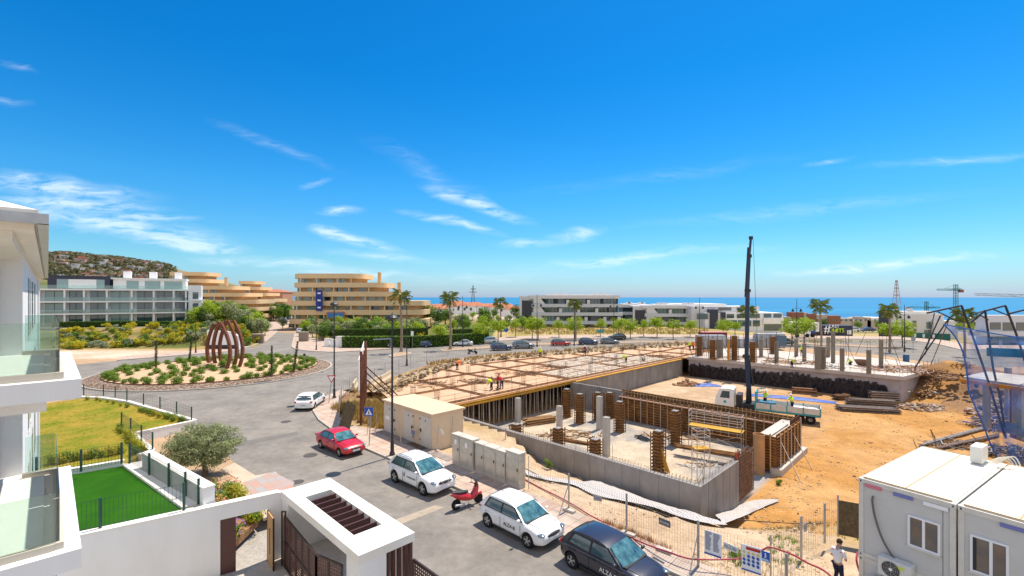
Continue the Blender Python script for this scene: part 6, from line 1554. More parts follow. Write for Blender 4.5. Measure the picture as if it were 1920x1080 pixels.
def maketree(name, label, cat, group, h, cr, ch, mats_, ncl=16, n=38, s=.34, trunk_r=.09, lean=.0, limbs=4, seedn=1, bark=None, cz=None):
 random.seed(seedn)
 t = thing(name, (0, 0, 0), label, cat, group)
 m = MB(); zc = cz or h - ch / 2
 m.tube([(0, 0, -.1), (lean * .3, 0, h * .25), (lean * .8, .05, zc - ch * .2), (lean, 0, zc + ch * .1)], [trunk_r * 1.3, trunk_r, trunk_r * .8, trunk_r * .4], 7)
 for i in range(limbs):
  a = i * 6.28 / limbs + uni(-.4, .4); e = Vector((lean + math.cos(a) * cr * .6, math.sin(a) * cr * .6, zc + uni(-.1, .3) * ch)); m.tube([(lean * .7, 0, zc - ch * .35), lerp(Vector((lean, 0, zc - ch * .3)), e, .5) + Vector((0, 0, .1)), e], [trunk_r * .5, trunk_r * .35, trunk_r * .15], 5)
 m.build('trunk', bark or M_bark, t)
 m = MB(); clumpy(m, (lean, 0, zc), (cr, cr, ch / 2), ncl, n, s); m.build('crown', mats_, t)
 return t
def put(t, px, py, D=None, z=None, label=None, rz=None, sc=1, first=[None], group=None):
 c = W(px, py) if D is None else WD(px, py, D)
 if z is not None: c = Vector((X(px, D), D, z))
 if not t.get('_used'): t['_used'] = 1; o = t; o.location = c; o.rotation_euler = (0, 0, rz if rz is not None else rnd() * 6); o.scale = (sc,) * 3 if not isinstance(sc, tuple) else sc
 else: o = copy_tree(t, loc=c, rz=rz if rz is not None else rnd() * 6.28, sc=sc)
 if label: o['label'] = label
 if group: o['group'] = group
 return o
T1 = maketree('street_tree', '', 'tree', 'bright green street trees', 5.6, 2.35, 3.5, L_street, 26, 60, .32, seedn=2)
T2 = maketree('street_tree', '', 'tree', 'bright green street trees', 5.4, 2.5, 3.6, L_street, 28, 60, .32, seedn=3)
T3 = maketree('street_tree', '', 'tree', 'bright green street trees', 5.3, 2.1, 3.0, L_street, 22, 60, .32, seedn=4)
st = [(967, 633, T3, 1.0), (998, 636, T2, 1.1), (1009, 637, T1, 1.15), (1048, 633, T3, .95), (1078, 637, T2, 1.12), (1126, 631, T3, .95), (1160, 636, T1, 1.08), (1182, 635, T2, 1.0), (1207, 632, T3, .92), (1232, 633, T1, 1.1), (1262, 636, T3, 1.0), (1294, 632, T1, .92)]
for i, (px, py, T, s_) in enumerate(st): put(T, px, py, label='%s bright green street tree from the left before the black and white flats' % ordn(i), sc=s_)
for px, py, T, s_, lb in ((826, 649, T1, .95, 'bright green tree before the hedge between the first two palms'), (900, 645, T2, .95, 'broad bright green tree over the white car with raised bonnet'), (934, 643, T1, 1.1, 'bright green tree with foliage to the ground right of the long hedge'), (1356, 634, T2, .95, 'bright green tree left of the crane boom above the red container'), (1378, 634, T1, .9, 'bright green tree just left of the crane boom'),
 (1485, 648, T2, 1.15, 'large green tree behind the far slab left of the tall lamp'), (1508, 648, T1, 1.2, 'green tree touching the tall lamp behind the far slab'), (1667, 652, T1, 1.05, 'bright green tree left of the palm by the road on the right'), (1692, 652, T2, 1.15, 'bright green wide tree right of the palm by the road on the right'), (1808, 640, T3, 1.0, 'small green tree beside the green hoarding')):
 put(T, px, py, label=lb, sc=s_)
# palms
def makepalm(h, label, seedn, fr=30, L_=1.9, r=.2):
 random.seed(seedn); t = thing('palm_tree', (0, 0, 0), label, 'palm', 'palms along the road'); m = MB(); k = 10
 m.tube([(.12 * math.sin(i * .5), 0, h * i / k) for i in range(k + 1)], [r * (1.45 if i == 0 else 1.0 - .03 * i + (.03 if i % 2 else 0)) for i in range(k + 1)], 9); m.build('trunk', M_palmbark, t)
 m = MB(); top = Vector((.12 * math.sin(k * .5), 0, h))
 for i in range(fr):
  a = uni(0, 6.28); el = uni(-.9, 1.4); dh = Vector((math.cos(a), math.sin(a), 0)); L = L_ * uni(.8, 1.1)
  st_ = 6; P_ = []; p = top.copy(); e = el
  for j in range(st_ + 1): P_.append(p.copy()); p += (dh * math.cos(e) + Vector((0, 0, math.sin(e)))) * L / st_; e -= .17
  s = dh.cross(Vector((0, 0, 1)))
  m.tube(P_[:4], .02, 4)
  for j in range(3, st_ + 1):       # fan of leaflets at the end of each stalk
   for sg in (-1, 1):
    for q in range(2):
     b_ = P_[j] if q == 0 else (P_[j] + P_[j - 1]) / 2; d = (dh * .6 + s * sg * uni(.5, 1.1) + Vector((0, 0, uni(-.5, .15)))).normalized(); w = .075
     m._add([b_, b_ + d * .34 + Vector((0, 0, w)), b_ + d * .8 - Vector((0, 0, .12)), b_ + d * .34 - Vector((0, 0, w))], [(0, 1, 2, 3)])
 m.build('crown', L_palm, t)
 m = MB(); leaves(m, top - Vector((0, 0, .75)), (.45, .45, .7), 60, .5, .3); m.build('dead_fronds', L_dry, t)
 return t
for i, (px, py, top, lb) in enumerate(((752, 661, 556, 'tall palm on the small traffic island, first from the left'), (844, 656, 560, 'second palm from the left with the silver car behind its trunk'), (939, 633, 568, 'palm rising behind the bright green tree beside the villas'), (1079, 640, 570, 'palm standing before the middle of the black and white flats'), (1402, 648, 583, 'palm half hidden behind the crane boom'), (1539, 663, 574, 'tall slim palm before the sand coloured flats'), (1668, 660, 582, 'palm standing between the two trees by the road on the right'), (1808, 668, 589, 'palm behind the leaning scaffold poles at the right'))):
 c = W(px, py); h = (py - top) * c.y / F; t = makepalm(h, lb, 40 + i, 34, 1.95 if i < 3 else 1.7, .26 if i < 2 else .2); t.location = c
# slim columns on the roundabout
for i, (px, py, top, ln) in enumerate(((292.5, 690, 640, .0), (355, 678, 632, .35), (509, 705, 650, .05), (551, 695, 642, .5))):
 c = W(px, py, .75 if i in (2, 3) else .8); h = (py - top) * c.y / F
 t = thing('slim_cypress', c, 'slim dark green cypress column, %s from the left on the roundabout' % ordn(i), 'tree', 'slim columns on the roundabout'); m = MB()
 m.tube([(0, 0, -.1), (ln * .5, 0, h * .5), (ln, 0, h * .9)], [.12, .1, .04], 6); m.build('trunk', M_bark, t)
 m = MB(); n = 16
 for k in range(n): z = h * (.05 + .95 * k / (n - 1)); leaves(m, (ln * z / h, 0, z), (.24, .24, .25) if k < n - 3 else (.14, .14, .2), 40, .17, .4, shell=.3)
 m.build('crown', L_cyp, t)
# shrubs in the bed
random.seed(31)
def makeshrub(name, label, cat, group, r, h, mat_, n, s, seedn=1, flower=None, dome=True, ncl=0):
 random.seed(seedn); t = thing(name, (0, 0, 0), label, cat, group); m = MB()
 if ncl: clumpy(m, (0, 0, h * .5), (r, r, h * .55), ncl, n // ncl, s, .42)
 else: leaves(m, (0, 0, h * .42), (r, r, h * .55), n, s, shell=.35)
 m.build('foliage', mat_, t); m = MB()
 for i in range(5): a = i * 1.26; m.bar((0, 0, -.15), (math.cos(a) * r * .5, math.sin(a) * r * .5, h * .55), .03 * max(1, r))
 m.build('stems', M_bark, t)
 if flower: m = MB(); leaves(m, (0, 0, h * .55), (r, r, h * .55), n // 4, s * .8, .8, shell=.9); m.build('blossom', flower, t)
 return t
bs_ = [makeshrub('low_shrub', 'rounded low green shrub in the roundabout bed', 'shrub', 'low shrubs in the roundabout bed', .58, .75, L_shrub, 420, .17, 50 + i) for i in range(3)]
random.seed(77); pts = []
sculpt = [W(x, y, .9) for x, y in ((393, 681), (404, 682), (415.5, 681), (424.5, 692), (437, 690), (448, 689))]
tries = 0
while len(pts) < 112 and tries < 6000:
 tries += 1
 r, a = (bedR - .6) * math.sqrt(rnd()), uni(0, 6.283); p = C0 + Vector((r * math.cos(a), r * math.sin(a), 0))
 if any((p - q).length < (.95 if rnd() < .8 else .6) * 1.25 for q in pts): continue
 if any((Vector((s.x, s.y, 0)) - p).length < 1.0 for s in sculpt): continue
 pts.append(p)
for i in range(46): a = i * 2 * math.pi / 46; pts.append(C0 + Vector(((bedR - .55) * math.cos(a), (bedR - .55) * math.sin(a), 0)))
for p in pts:
 T = random.choice(bs_); z = ztop((p - C0).length); s = uni(.7, 1.25)
 if not T.get('_used'): T['_used'] = 1; T.location = (p.x, p.y, z); T.scale = (s, s, s)
 else: copy_tree(T, loc=Vector((p.x, p.y, z)), rz=uni(0, 6), sc=(s, s, s * uni(.8, 1.2)))
# hedges: clipped, leafy box
def hedge(p, q, w, z0, h, label, mat_=None, s=.28, dens=22):
 t = thing('clipped_hedge', Vector((p.x, p.y, z0)), label, 'hedge', world=True); m = MB(); d = q - p; d.z = 0; L_ = d.length; d.normalize(); n_ = Vector((-d.y, d.x, 0))
 a = [p - n_ * (w / 2 - .12), q - n_ * (w / 2 - .12), q + n_ * (w / 2 - .12), p + n_ * (w / 2 - .12)]
 m.prism(a, z0, z0 + h - .12); m.build('branch_core', mat('hedge_core', (.02, .035, .01), .95), t)
 m = MB()
 for side in (-1, 1, 0):
  k = int(L_ * (h if side else w) * dens)
  for i in range(k):
   u = uni(0, L_); v = uni(-w / 2, w / 2) if side == 0 else side * (w / 2 - uni(0, .12)); z = z0 + (h - uni(0, .1) if side == 0 else uni(.0, h))
   c = p + d * u + n_ * v; c.z = z; nn = Vector((0, 0, 1)) if side == 0 else n_ * side; nn = (nn + Vector((uni(-1, 1), uni(-1, 1), uni(-1, 1))) * .8).normalized(); a1 = nn.cross(Vector((uni(-1, 1), uni(-1, 1), 1))).normalized(); b1 = nn.cross(a1); ss = s * uni(.6, 1.2)
   m._add([c - a1 * ss / 2, c + b1 * ss * .35, c + a1 * ss / 2, c - b1 * ss * .35], [(0, 1, 2, 3)])
 m.build('foliage', mat_ or L_mid, t); return t
hedge(flat(W(643, 652.5)), flat(W(770, 652)), 1.6, 0, 2.5, 'long clipped green hedge along the pavement behind the first palm, nearer left section')
hedge(flat(W(770, 652)), flat(W(906, 645)), 1.6, 0, 2.5, 'long clipped green hedge behind the parked silver saloon, right hand section')
hedge(WD(628, 0, 106), WD(802, 0, 112), 1.8, 0, 3.4, 'taller dark clipped hedge standing behind the front hedge', L_dark)
hedge(WD(850, 0, 118), WD(915, 0, 122), 1.6, 0, 2.6, 'short dark hedge behind the second palm', L_dark)
hedge(WD(100, 0, 110), WD(260, 0, 114.5), 1.3, 3.4, 1.5, 'dark hedge on the retaining wall below the white apartment block, left half', L_dark)
hedge(WD(262, 0, 114.7), WD(400, 0, 118.5), 1.3, 3.4, 1.3, 'dark hedge on the retaining wall below the white apartment block, right half', L_dark)
# garden trees and bushes round the avenue
BG = [maketree('garden_tree', '', 'tree', 'garden trees around the avenue', 5.5, 2.2, 4.2, m_, 24, 50, .42, .12, seedn=60 + i) for i, m_ in enumerate((L_mid, L_street, L_olive, L_dark))]
BU = [makeshrub('garden_bush', '', 'bush', 'bushes in the apartment gardens', 1.4, 1.9, m_, 420, .36, 70 + i, ncl=9) for i, m_ in enumerate((L_shrub, L_yel, L_grey, L_mid, L_flow))]
random.seed(17)
where_l = 'left of the avenue'; where_r = 'below the large beige building'
for i in range(84):     # left gardens
 px = uni(352, 496); D = uni(112, 182);
 if px > 478 - (D - 112) * .1 + 16: continue
 z = hgt(X(px, D), D); T = random.choice(BG); put(T, px, 0, D, z, sc=uni(.75, 1.25), label=['leafy green tree ', 'bright green tree ', 'grey green olive tree ', 'dark green tree '][BG.index(T)] + where_l)
for i in range(80):     # right gardens
 px = uni(572, 800); D = uni(112, 147); T = random.choice(BG); put(T, px, 0, D, hgt(X(px, D), D), sc=uni(.6, 1.0), label=['leafy green tree ', 'bright green tree ', 'grey green olive tree ', 'dark green tree '][BG.index(T)] + where_r)
for i in range(105):
 l = rnd() < .55; px = uni(352, 484) if l else uni(590, 800); D = uni(101, 140) if l else uni(108, 142); T = random.choice(BU)
 put(T, px, 0, D, hgt(X(px, D), D), sc=uni(.7, 1.3), label=['green bush ', 'yellow green bush ', 'grey green bush ', 'dark green bush ', 'yellow flowering bush '][BU.index(T)] + (where_l if l else where_r))
for i in range(26):     # far end of the avenue and trees towards the villas
 px = uni(500, 545); D = uni(200, 245); T = BG[random.choice((0, 3))]; put(T, px, 0, D, hgt(X(px, D), D), sc=uni(1, 1.5), label='dense green tree at the far end of the avenue')
for px, D, k, s in ((808, 165, 0, 1.5), (822, 158, 3, 1.3), (836, 170, 0, 1.2), (795, 175, 1, 1.5), (905, 170, 0, 1.3), (913, 172, 2, 1.1), (968, 190, 3, 1.2), (857, 150, 2, 1.0), (868, 150, 0, 1.0)):
 put(BG[k], px, 0, D, hgt(X(px, D), D), sc=s, label='garden tree between the beige building and the villas')
for i, (px, py) in enumerate(((497, 630), (530, 618), (478, 635))): put(BG[2], px, py, label='olive tree on the verge at the mouth of the avenue', sc=.8, group='olive trees at the mouth of the avenue')
for i, (px, py) in enumerate(((586, 634), (598, 637), (574, 622))): put(BG[2], px, py, label='small olive tree right of the avenue mouth', sc=.75, group='olive trees at the mouth of the avenue')
for i in range(26):
 px, D = uni(800, 985), uni(135, 190); put(random.choice(BG), px, 0, D, hgt(X(px, D), D), sc=uni(.5, .95), label='leafy tree in the open land before the villas', group='trees before the villas')
for i in range(50):
 px, D = uni(780, 985), uni(230, 390); put(BG[random.choice((0, 3))], px, 0, D, hgt(X(px, D), D), sc=uni(.5, 1.0), label='dark green tree among the red roofed villas', group='trees among the villas')
for i in range(90):
 px, D = uni(1310, 1930), uni(180, 420); put(BG[random.choice((0, 1, 3))], px, 0, D, hgt(X(px, D), D), sc=uni(.7, 1.1), label='green tree on the slope between the pale coastal buildings', group='trees on the coastal slope')
# left bank: flowering shrubs
for i in range(175):
 px = uni(110, 395); y_ = uni(95.5, 107.3); y_ += (px - 150) / 250 * 7; k = random.choice((1, 4, 4, 4, 2, 0)) if rnd() < .8 else 3
 x = X(px, y_); z = hgt(x, y_); put(BU[k], px, 0, y_, z, sc=uni(.45, .95), label=['green bush ', 'yellow green bush ', 'grey green bush ', 'dark green bush ', 'yellow flowering bush '][k] + 'on the bank below white flats', group='shrubs on the bank')
# hillside wood
random.seed(9); m = MB()
for i in range(1500):
 px, D = uni(80, 330), uni(820, 1090); x = X(px, D); z = hgt(x, D)
 if z > 14: leaves(m, (x, D, z + 2), (5, 5, 4.5), 16, 4.5, .8)
tag(m.build('hillside_wood', [leafmat('hill_scrub', (.055, .075, .03), (.19, .17, .085), vs=.03)]), 'dark green wood and scrub covering the hillside', 'wood', kind='stuff')
# dry field before the flats
m = MB()
for i in range(900):
 px, D = uni(955, 1330), uni(133, 158); x = X(px, D); leaves(m, (x, D, .3), (uni(.4, 1.1), .6, uni(.3, .8)), 7, .5, .5)
for i in range(250):
 px, D = uni(1440, 1720), uni(108, 122); x = X(px, D); leaves(m, (x, D, .2 + hgt(x, D)), (uni(.4, 1.0), .5, uni(.3, .6)), 7, .4, .5)
tag(m.build('dry_scrub', [leafmat('scrub_leaves', (.33, .25, .06), (.22, .2, .05))]), 'dry yellow scrub on the open field before the flats', 'scrub', kind='stuff')
# dry grass tufts
def tufts(n, fn, hh, label, m_=None, name='dry_grass', w=.02, blades=10):
 m = MB()
 for i in range(n):
  c = fn()
  for k in range(blades):
   a = uni(0, 6.28); h = hh * uni(.5, 1.2); d = Vector((math.cos(a), math.sin(a), 0)) * h * uni(.1, .5); b0 = c + Vector((uni(-.1, .1), uni(-.1, .1), -.03)); s = Vector((-math.sin(a), math.cos(a), 0)) * w
   m._add([b0 - s, b0 + s, b0 + d + Vector((0, 0, h))], [(0, 1, 2)])
 return tag(m.build(name, m_ or L_dry), label, 'grass', kind='stuff')
gz = lambda p: Vector((p.x, p.y, hgt(p.x, p.y)))
def rpx(x0, x1, y0, y1): return lambda: gz(W(uni(x0, x1), uni(y0, y1)))
tufts(900, lambda: gz(AB(uni(-44, -33.6), uni(18.9, 25))), .8, 'tall golden dry grass between the kiosk and the pavement corner', w=.03, blades=12)
tufts(260, lambda: gz(AB(uni(-52, -38), uni(21, 34))), .55, 'dry grass along the bank beside the jersey barriers', w=.03)
tufts(300, lambda: edge_[k_].lerp(edge_[k_ + 1], rnd()) + Vector((uni(-2.4, -.2), uni(.2, 2.4), .3)) if (globals().__setitem__('k_', random.randrange(3, len(edge_) - 1)) or True) else None, .5, 'dry grass on the bank between road and deck', w=.05)
tufts(120, lambda: gz(AB(uni(-12.5, -9.2), uni(18.35, 18.9))), .35, 'dry weeds at the foot of the mesh fence by the dark hatchback', leafmat('dry_weeds', (.30, .13, .05), (.4, .24, .09)), w=.012)
tufts(150, lambda: gz(AB(uni(-8, 2), uni(18.3, 20.5))), .22, 'dry weeds along the mesh fence at the bottom of the photo', w=.01)
tufts(300, lambda: gz(AB(uni(-9, 3), uni(26.5, 32))), .2, 'dry weeds on the rough ground before the orange earth', leafmat('weeds', (.2, .16, .05), (.12, .14, .03)), w=.012)
tufts(60, rpx(1440, 1500, 990, 1060), .2, 'green weeds behind the site notices', L_mid, w=.015)
tufts(50, rpx(1368, 1400, 1030, 1065), .25, 'green weeds at the foot of the white notice', L_mid, w=.015)
for px, py, s, lb in ((1067, 878, .4, 'small green sapling above the red bar near the basement wall'), (1027, 876, .3, 'tiny green plant beside the plastic net'), (1460, 912, .28, 'small dark green weed clump on the rough ground'), (1700, 742, .6, 'dark green bush on the brown bank right of the far slab'), (1783, 728, .8, 'dark green bush near the net on the brown bank')):
 put(BU[3], px, py, W(px, py, hgt(*W(px, py, -1)[:2])).y, hgt(*W(px, py, -1)[:2]), sc=s, label=lb, group='wild bushes on the site')
# ---- olive tree by the garden wall
random.seed(4)
c = W(385, 893); t = thing('olive_tree', c, 'grey green olive tree with a broad rounded crown beside the white garden wall', 'tree')
m = MB(); m.tube([(0, 0, -.1), (-.05, .05, .5), (-.2, 0, 1.1), (-.5, .1, 1.9)], [.2, .15, .12, .05], 8)
for a in range(7): e = Vector((1.6 * math.cos(a * .9), 1.6 * math.sin(a * .9), uni(1.6, 2.6))); m.tube([(-.1, 0, .8), e * .5 + Vector((0, 0, .5)), e], [.09, .05, .015], 6)
m.build('trunk', M_bark, t)
m = MB(); clumpy(m, (-.15, 0, 1.85), (2.3, 2.1, 1.5), 150, 130, .15, .22, flatten=.35); clumpy(m, (-.15, 0, 1.85), (2.7, 2.4, 1.75), 80, 40, .15, .14, flatten=.35); m.build('crown', L_olive, t)
# ---- garden planting
G = [makeshrub('garden_plant', '', 'plant', 'plants in the front garden', .38, .6, m_, 320, .1, 90 + i, fl_) for i, (m_, fl_) in enumerate(((L_shrub, None), (L_yel, None), (L_mid, L_flow), (L_mid, mat('purple_blossom', (.25, .1, .35), .7)), (L_shrub, mat('pink_blossom', (.6, .2, .15), .7))))]
nmz = ['green plant ', 'yellow green plant ', 'yellow flowering plant ', 'purple flowering plant ', 'pink flowering plant ']
random.seed(23)
gq = [AB(-30.2, 7.3), AB(-24.6, 7.2), AB(-23.2, 5.9), AB(-23, 3.6), AB(-25.5, 3.2), AB(-29, 4.4)]
struct('planting_bed', MB().prism(gq, -.3, .02), mat('garden_mulch', (.28, .15, .08), .95, var=.3, vs=4, bump=1, bs=12))
k = 0
while k < 64:
 p = AB(uni(-30, -22.6), uni(3.0, 7.2))
 if not inpoly(p.x, p.y, [tuple(v) for v in gq]): continue
 i = random.choice((0, 1, 1, 2, 3, 4)) ; T = G[i]; k += 1
 put(T, 0, 0, 1, 0) if 0 else None
 o = T if not T.get('_used') else copy_tree(T); T['_used'] = 1; o.location = (p.x, p.y, .02); s = uni(.7, 1.5); o.scale = (s, s, s); o.rotation_euler = (0, 0, uni(0, 6)); o['label'] = nmz[i] + 'in the front garden'
# lawn edge plants
ln = [W(x, y, .62) for x, y in ((262, 770), (290, 780), (318, 786), (340, 791))] ; l2 = [W(x, y, .62) for x, y in ((218, 806), (235, 822), (250, 838), (262, 850))]; l3 = [W(x, y, .62) for x, y in ((95, 872), (130, 866), (165, 860), (200, 855), (226, 850))]; l4 = [W(x, y, .62) for x, y in ((165, 750), (190, 752), (212, 758), (240, 764))]
for L_, n, lb, sc_ in ((ln, 16, 'along the far right edge of the lawn', .75), (l2, 14, 'at the inner corner of the lawn wall', .85), (l3, 12, 'before the low wall behind the turf terrace', .9), (l4, 7, 'at the roundabout end of the lawn', .6)):
 for i in range(n):
  u = i / (n - 1) * (len(L_) - 1); j = min(int(u), len(L_) - 2); p = L_[j].lerp(L_[j + 1], u - j) + Vector((uni(-.2, .2), uni(-.2, .2), 0)); q = random.choice((0, 1, 1)); T = G[q]; o = copy_tree(T); s = sc_ * uni(.7, 1.2); o.location = p; o.scale = (s, s, s * 1.3); o['label'] = nmz[q] + lb; o['group'] = 'plants round the lawn'
# grass tufts on lawn and turf
M_gr = leafmat('lawn_blades', (.16, .18, .01), (.36, .28, .03)); lp_ = [tuple(v) for v in lawn]
def inside(P_, z):
 xs_, ys_ = [p[0] for p in P_], [p[1] for p in P_]
 def f():
  while 1:
   x, y = uni(min(xs_), max(xs_)), uni(min(ys_), max(ys_))
   if inpoly(x, y, P_): return Vector((x, y, z))
 return f
tufts(2600, inside(lp_, LZ), .08, 'short patchy grass on the yellowing lawn', M_gr, 'lawn_grass', w=.02, blades=5)
# ================================================================ STREET THINGS
random.seed(55)
# sculpture of six curved rusty ribs
t = thing('sculpture', W(420, 686, .95), 'large sculpture of six curved rusty steel ribs standing in the roundabout bed', 'sculpture', world=True)
ribs = [((393, 681), (402, 607), -7), ((404, 682), (412, 603), -6), ((415.5, 681), (425.5, 601), -6), ((424.5, 692), (413.5, 605), 10), ((437, 690), (427, 601), 10), ((448, 689), (438, 601), 10)]
for i, ((bx, by), (tx, ty), bul) in enumerate(ribs):
 b = W(bx, by, .9); d = b.y; m = MB(); P_ = []
 for k in range(15):
  u = k / 14; x = bx + (tx - bx) * u ** 2 + bul * math.sin(math.pi * min(1, u * 1.0)) ** .9 * (1 - .25 * u); y = by + (ty - by) * u; P_.append(WD(x, y, d + (i < 3) * -1.2 * u + (i > 2) * 1.2 * u))
 for p, q in zip(P_, P_[1:]): m.bar(p, q + (q - p) * .05, .34, .4, up=(0, 1, 0))
 m.build('rib', M_rust, t)
# lamp posts
def lamp(px, py, top, label, kind='double', rz=0):
 c = W(px, py); h = (py - top) * c.y / F; t = thing('street_lamp', c, label, 'street lamp', 'black street lamps', rz=rz); m = MB()
 m.lathe((0, 0, 0), [(.19, 0), (.19, .25), (.13, .35), (.12, 1.0), (.08, 1.15), (.07, h * .6), (.045, h), (.01, h + .25)], 10); m.build('pole', M_black, t)
 if kind == 'double':
  for s in (-1, 1):
   z = h - 2.0; MB().tube([(0, 0, z), (s * .5, 0, z + .25), (s * .85, 0, z + .1)], .03, 6).build('arm', M_black, t); MB().lathe((s * .85, 0, z - .55), [(.12, 0), (.3, .12), (.2, .35), (.06, .62)], 10).build('lantern', M_black, t)
 elif kind == 'disc': MB().lathe((0, 0, h - .35), [(.12, 0), (.42, .15), (.45, .22), (.3, .38), (.05, .45)], 16).build('lantern', M_black, t)
 else: MB().tube([(0, 0, h - .3), (-.5, 0, h), (-1.2, 0, h + .05)], .04, 6).box(-1.7, -1.1, -.12, .12, h - .02, h + .1).build('lantern', M_black, t)
 return t
for a in ((735.4, 856.6, 592, 'tall thin black street lamp on the pavement in front of the beige kiosk', 'disc'), (626.7, 748.5, 568, 'tall black street lamp beside the give way sign at the pavement corner', 'disc'), (762.8, 686, 557, 'black street lamp on the far pavement right of the first palm', 'disc'), (867.5, 651, 556, 'black double lantern lamp just right of the second palm', 'double'),
   (593, 657, 596, 'black lamp on the pavement at the right side of the avenue mouth', 'arm'), (367, 662.5, 590, 'black lamp left of the rusty sculpture on the far pavement', 'arm'), (466, 645, 588, 'leaning black lamp by the stone wall at the avenue mouth', 'arm'), (1007, 650, 553, 'double lantern lamp before the left end of the black and white flats', 'double'), (1076.6, 648, 566, 'slim black lamp before the palm at the middle of the flats', 'disc'),
   (1151, 636, 558, 'double lantern lamp before the right end of the larger flats', 'double'), (1311.6, 641, 559, 'double lantern lamp left of the red container', 'double'), (1494, 652, 562, 'double lantern lamp rising behind the far slab', 'double'), (1696, 659, 573, 'black lamp by the road in front of the white curved window building', 'double'), (705, 618, 585, 'small black garden lamp before the beige building', 'arm')):
 lamp(*a[:4], kind=a[4])
# signs
def pole(mb, c, h, r=.035): mb.cyl(c, c + Vector((0, 0, h)), r, n=8)
def sign(name, px, py, h, label, plate, cat='road sign', lean=(0, 0), z=0):
 c = W(px, py, z); t = thing(name, c, label, cat); MB().cyl((0, 0, 0), (lean[0], lean[1], h), .035, n=8).build('pole', M_steel, t); plate(t, h, lean); return t
M_sred = mat('sign_red', (.5, .02, .02), .5); M_sblue = mat('sign_blue', (.01, .09, .42), .5)
def yieldp(t, h, l):
 def tri(r, y, m_, n_): MB()._add([(l[0] + r * math.sin(a), y + l[1], h - .1 - r * math.cos(a)) for a in (0, 2.094, 4.189)] + [(l[0] + r * math.sin(a), y + l[1] + .02, h - .1 - r * math.cos(a)) for a in (0, 2.094, 4.189)], [(0, 1, 2), (5, 4, 3), (0, 3, 4, 1), (1, 4, 5, 2), (2, 5, 3, 0)]).build(n_, m_, t)
 tri(.52, -.07, M_sred, 'border'); tri(.36, -.085, M_wht, 'face')
sign('road_sign', 616, 758, 2.75, 'triangular give way sign on a slightly leaning pole at the pavement corner', yieldp, lean=(.32, 0))
def crossp(t, h, l):
 MB().box(-.31, .31, -.07, -.045, h - .62, h).build('board', M_sblue, t)
 MB()._add([(-.24, -.075, h - .54), (.24, -.075, h - .54), (0, -.075, h - .1)], [(0, 1, 2)]).build('triangle', M_wht, t)
 m = MB(); y = -.082; z = h - .62
 m.bar((-.02, y, z + .3), (0, y, z + .2), .06, .01, up=(0, 1, 0)).bar((0, y, z + .2), (-.07, y, z + .1), .03, .01, up=(0, 1, 0)).bar((0, y, z + .2), (.07, y, z + .1), .03, .01, up=(0, 1, 0)).bar((-.02, y, z + .28), (.07, y, z + .22), .025, .01, up=(0, 1, 0)).cyl((0, y + .003, z + .36), (0, y - .003, z + .36), .035, n=10); m.build('walking_figure', M_ink, t)
sign('road_sign', 692, 839.4, 2.9, 'blue square pedestrian crossing sign beside the beige kiosk', crossp, lean=(.12, 0))
def discp(col, r=.3): return lambda t, h, l: MB().cyl((l[0], -.07, h - r), (l[0], -.045, h - r), r, n=20).build('disc', col, t)
def boardp(col, w, hh): return lambda t, h, l: MB().box(l[0] - w / 2, l[0] + w / 2, -.07, -.045, h - hh, h).build('board', col, t)
sign('road_sign', 949, 636, 3.0, 'round blue road sign right of the tree by the villas', discp(M_sblue, .6)); sign('road_sign', 1126, 637, 2.6, 'pale turquoise board sign under a street tree before the flats', boardp(mat('turquoise_board', (.08, .3, .32), .6), 1.7, .8))
sign('road_sign', 773, 653, 3.6, 'narrow white upright sign beside the blue hatchback', boardp(M_wht, .55, .95)); sign('road_sign', 1712, 660, 3.0, 'round grey road sign on the bare roadside at the right', discp(mat('sign_back_grey', (.3, .33, .35), .5), .45))
sign('road_sign', 571, 690, 2.2, 'small dark sign at the edge of the roundabout near the tilted column', boardp(M_black, .35, .4)); sign('road_sign', 1464, 660, 3.2, 'blue grey square traffic board behind the far slab', boardp(mat('board_steel_blue', (.08, .14, .2), .6), 2.2, 2.0))
solo('parking_arm', MB().bar(W(733, 655) + Vector((0, 0, 2.2)), W(700, 655) + Vector((0, 0, 2.0)), .12, .25).bar(W(733, 655), W(733, 655) + Vector((0, 0, 2.3)), .1), mat('grey_blue_panel', (.25, .29, .33), .5), 'grey tilted panel on a post above the dark scooter by the hedge', 'panel')
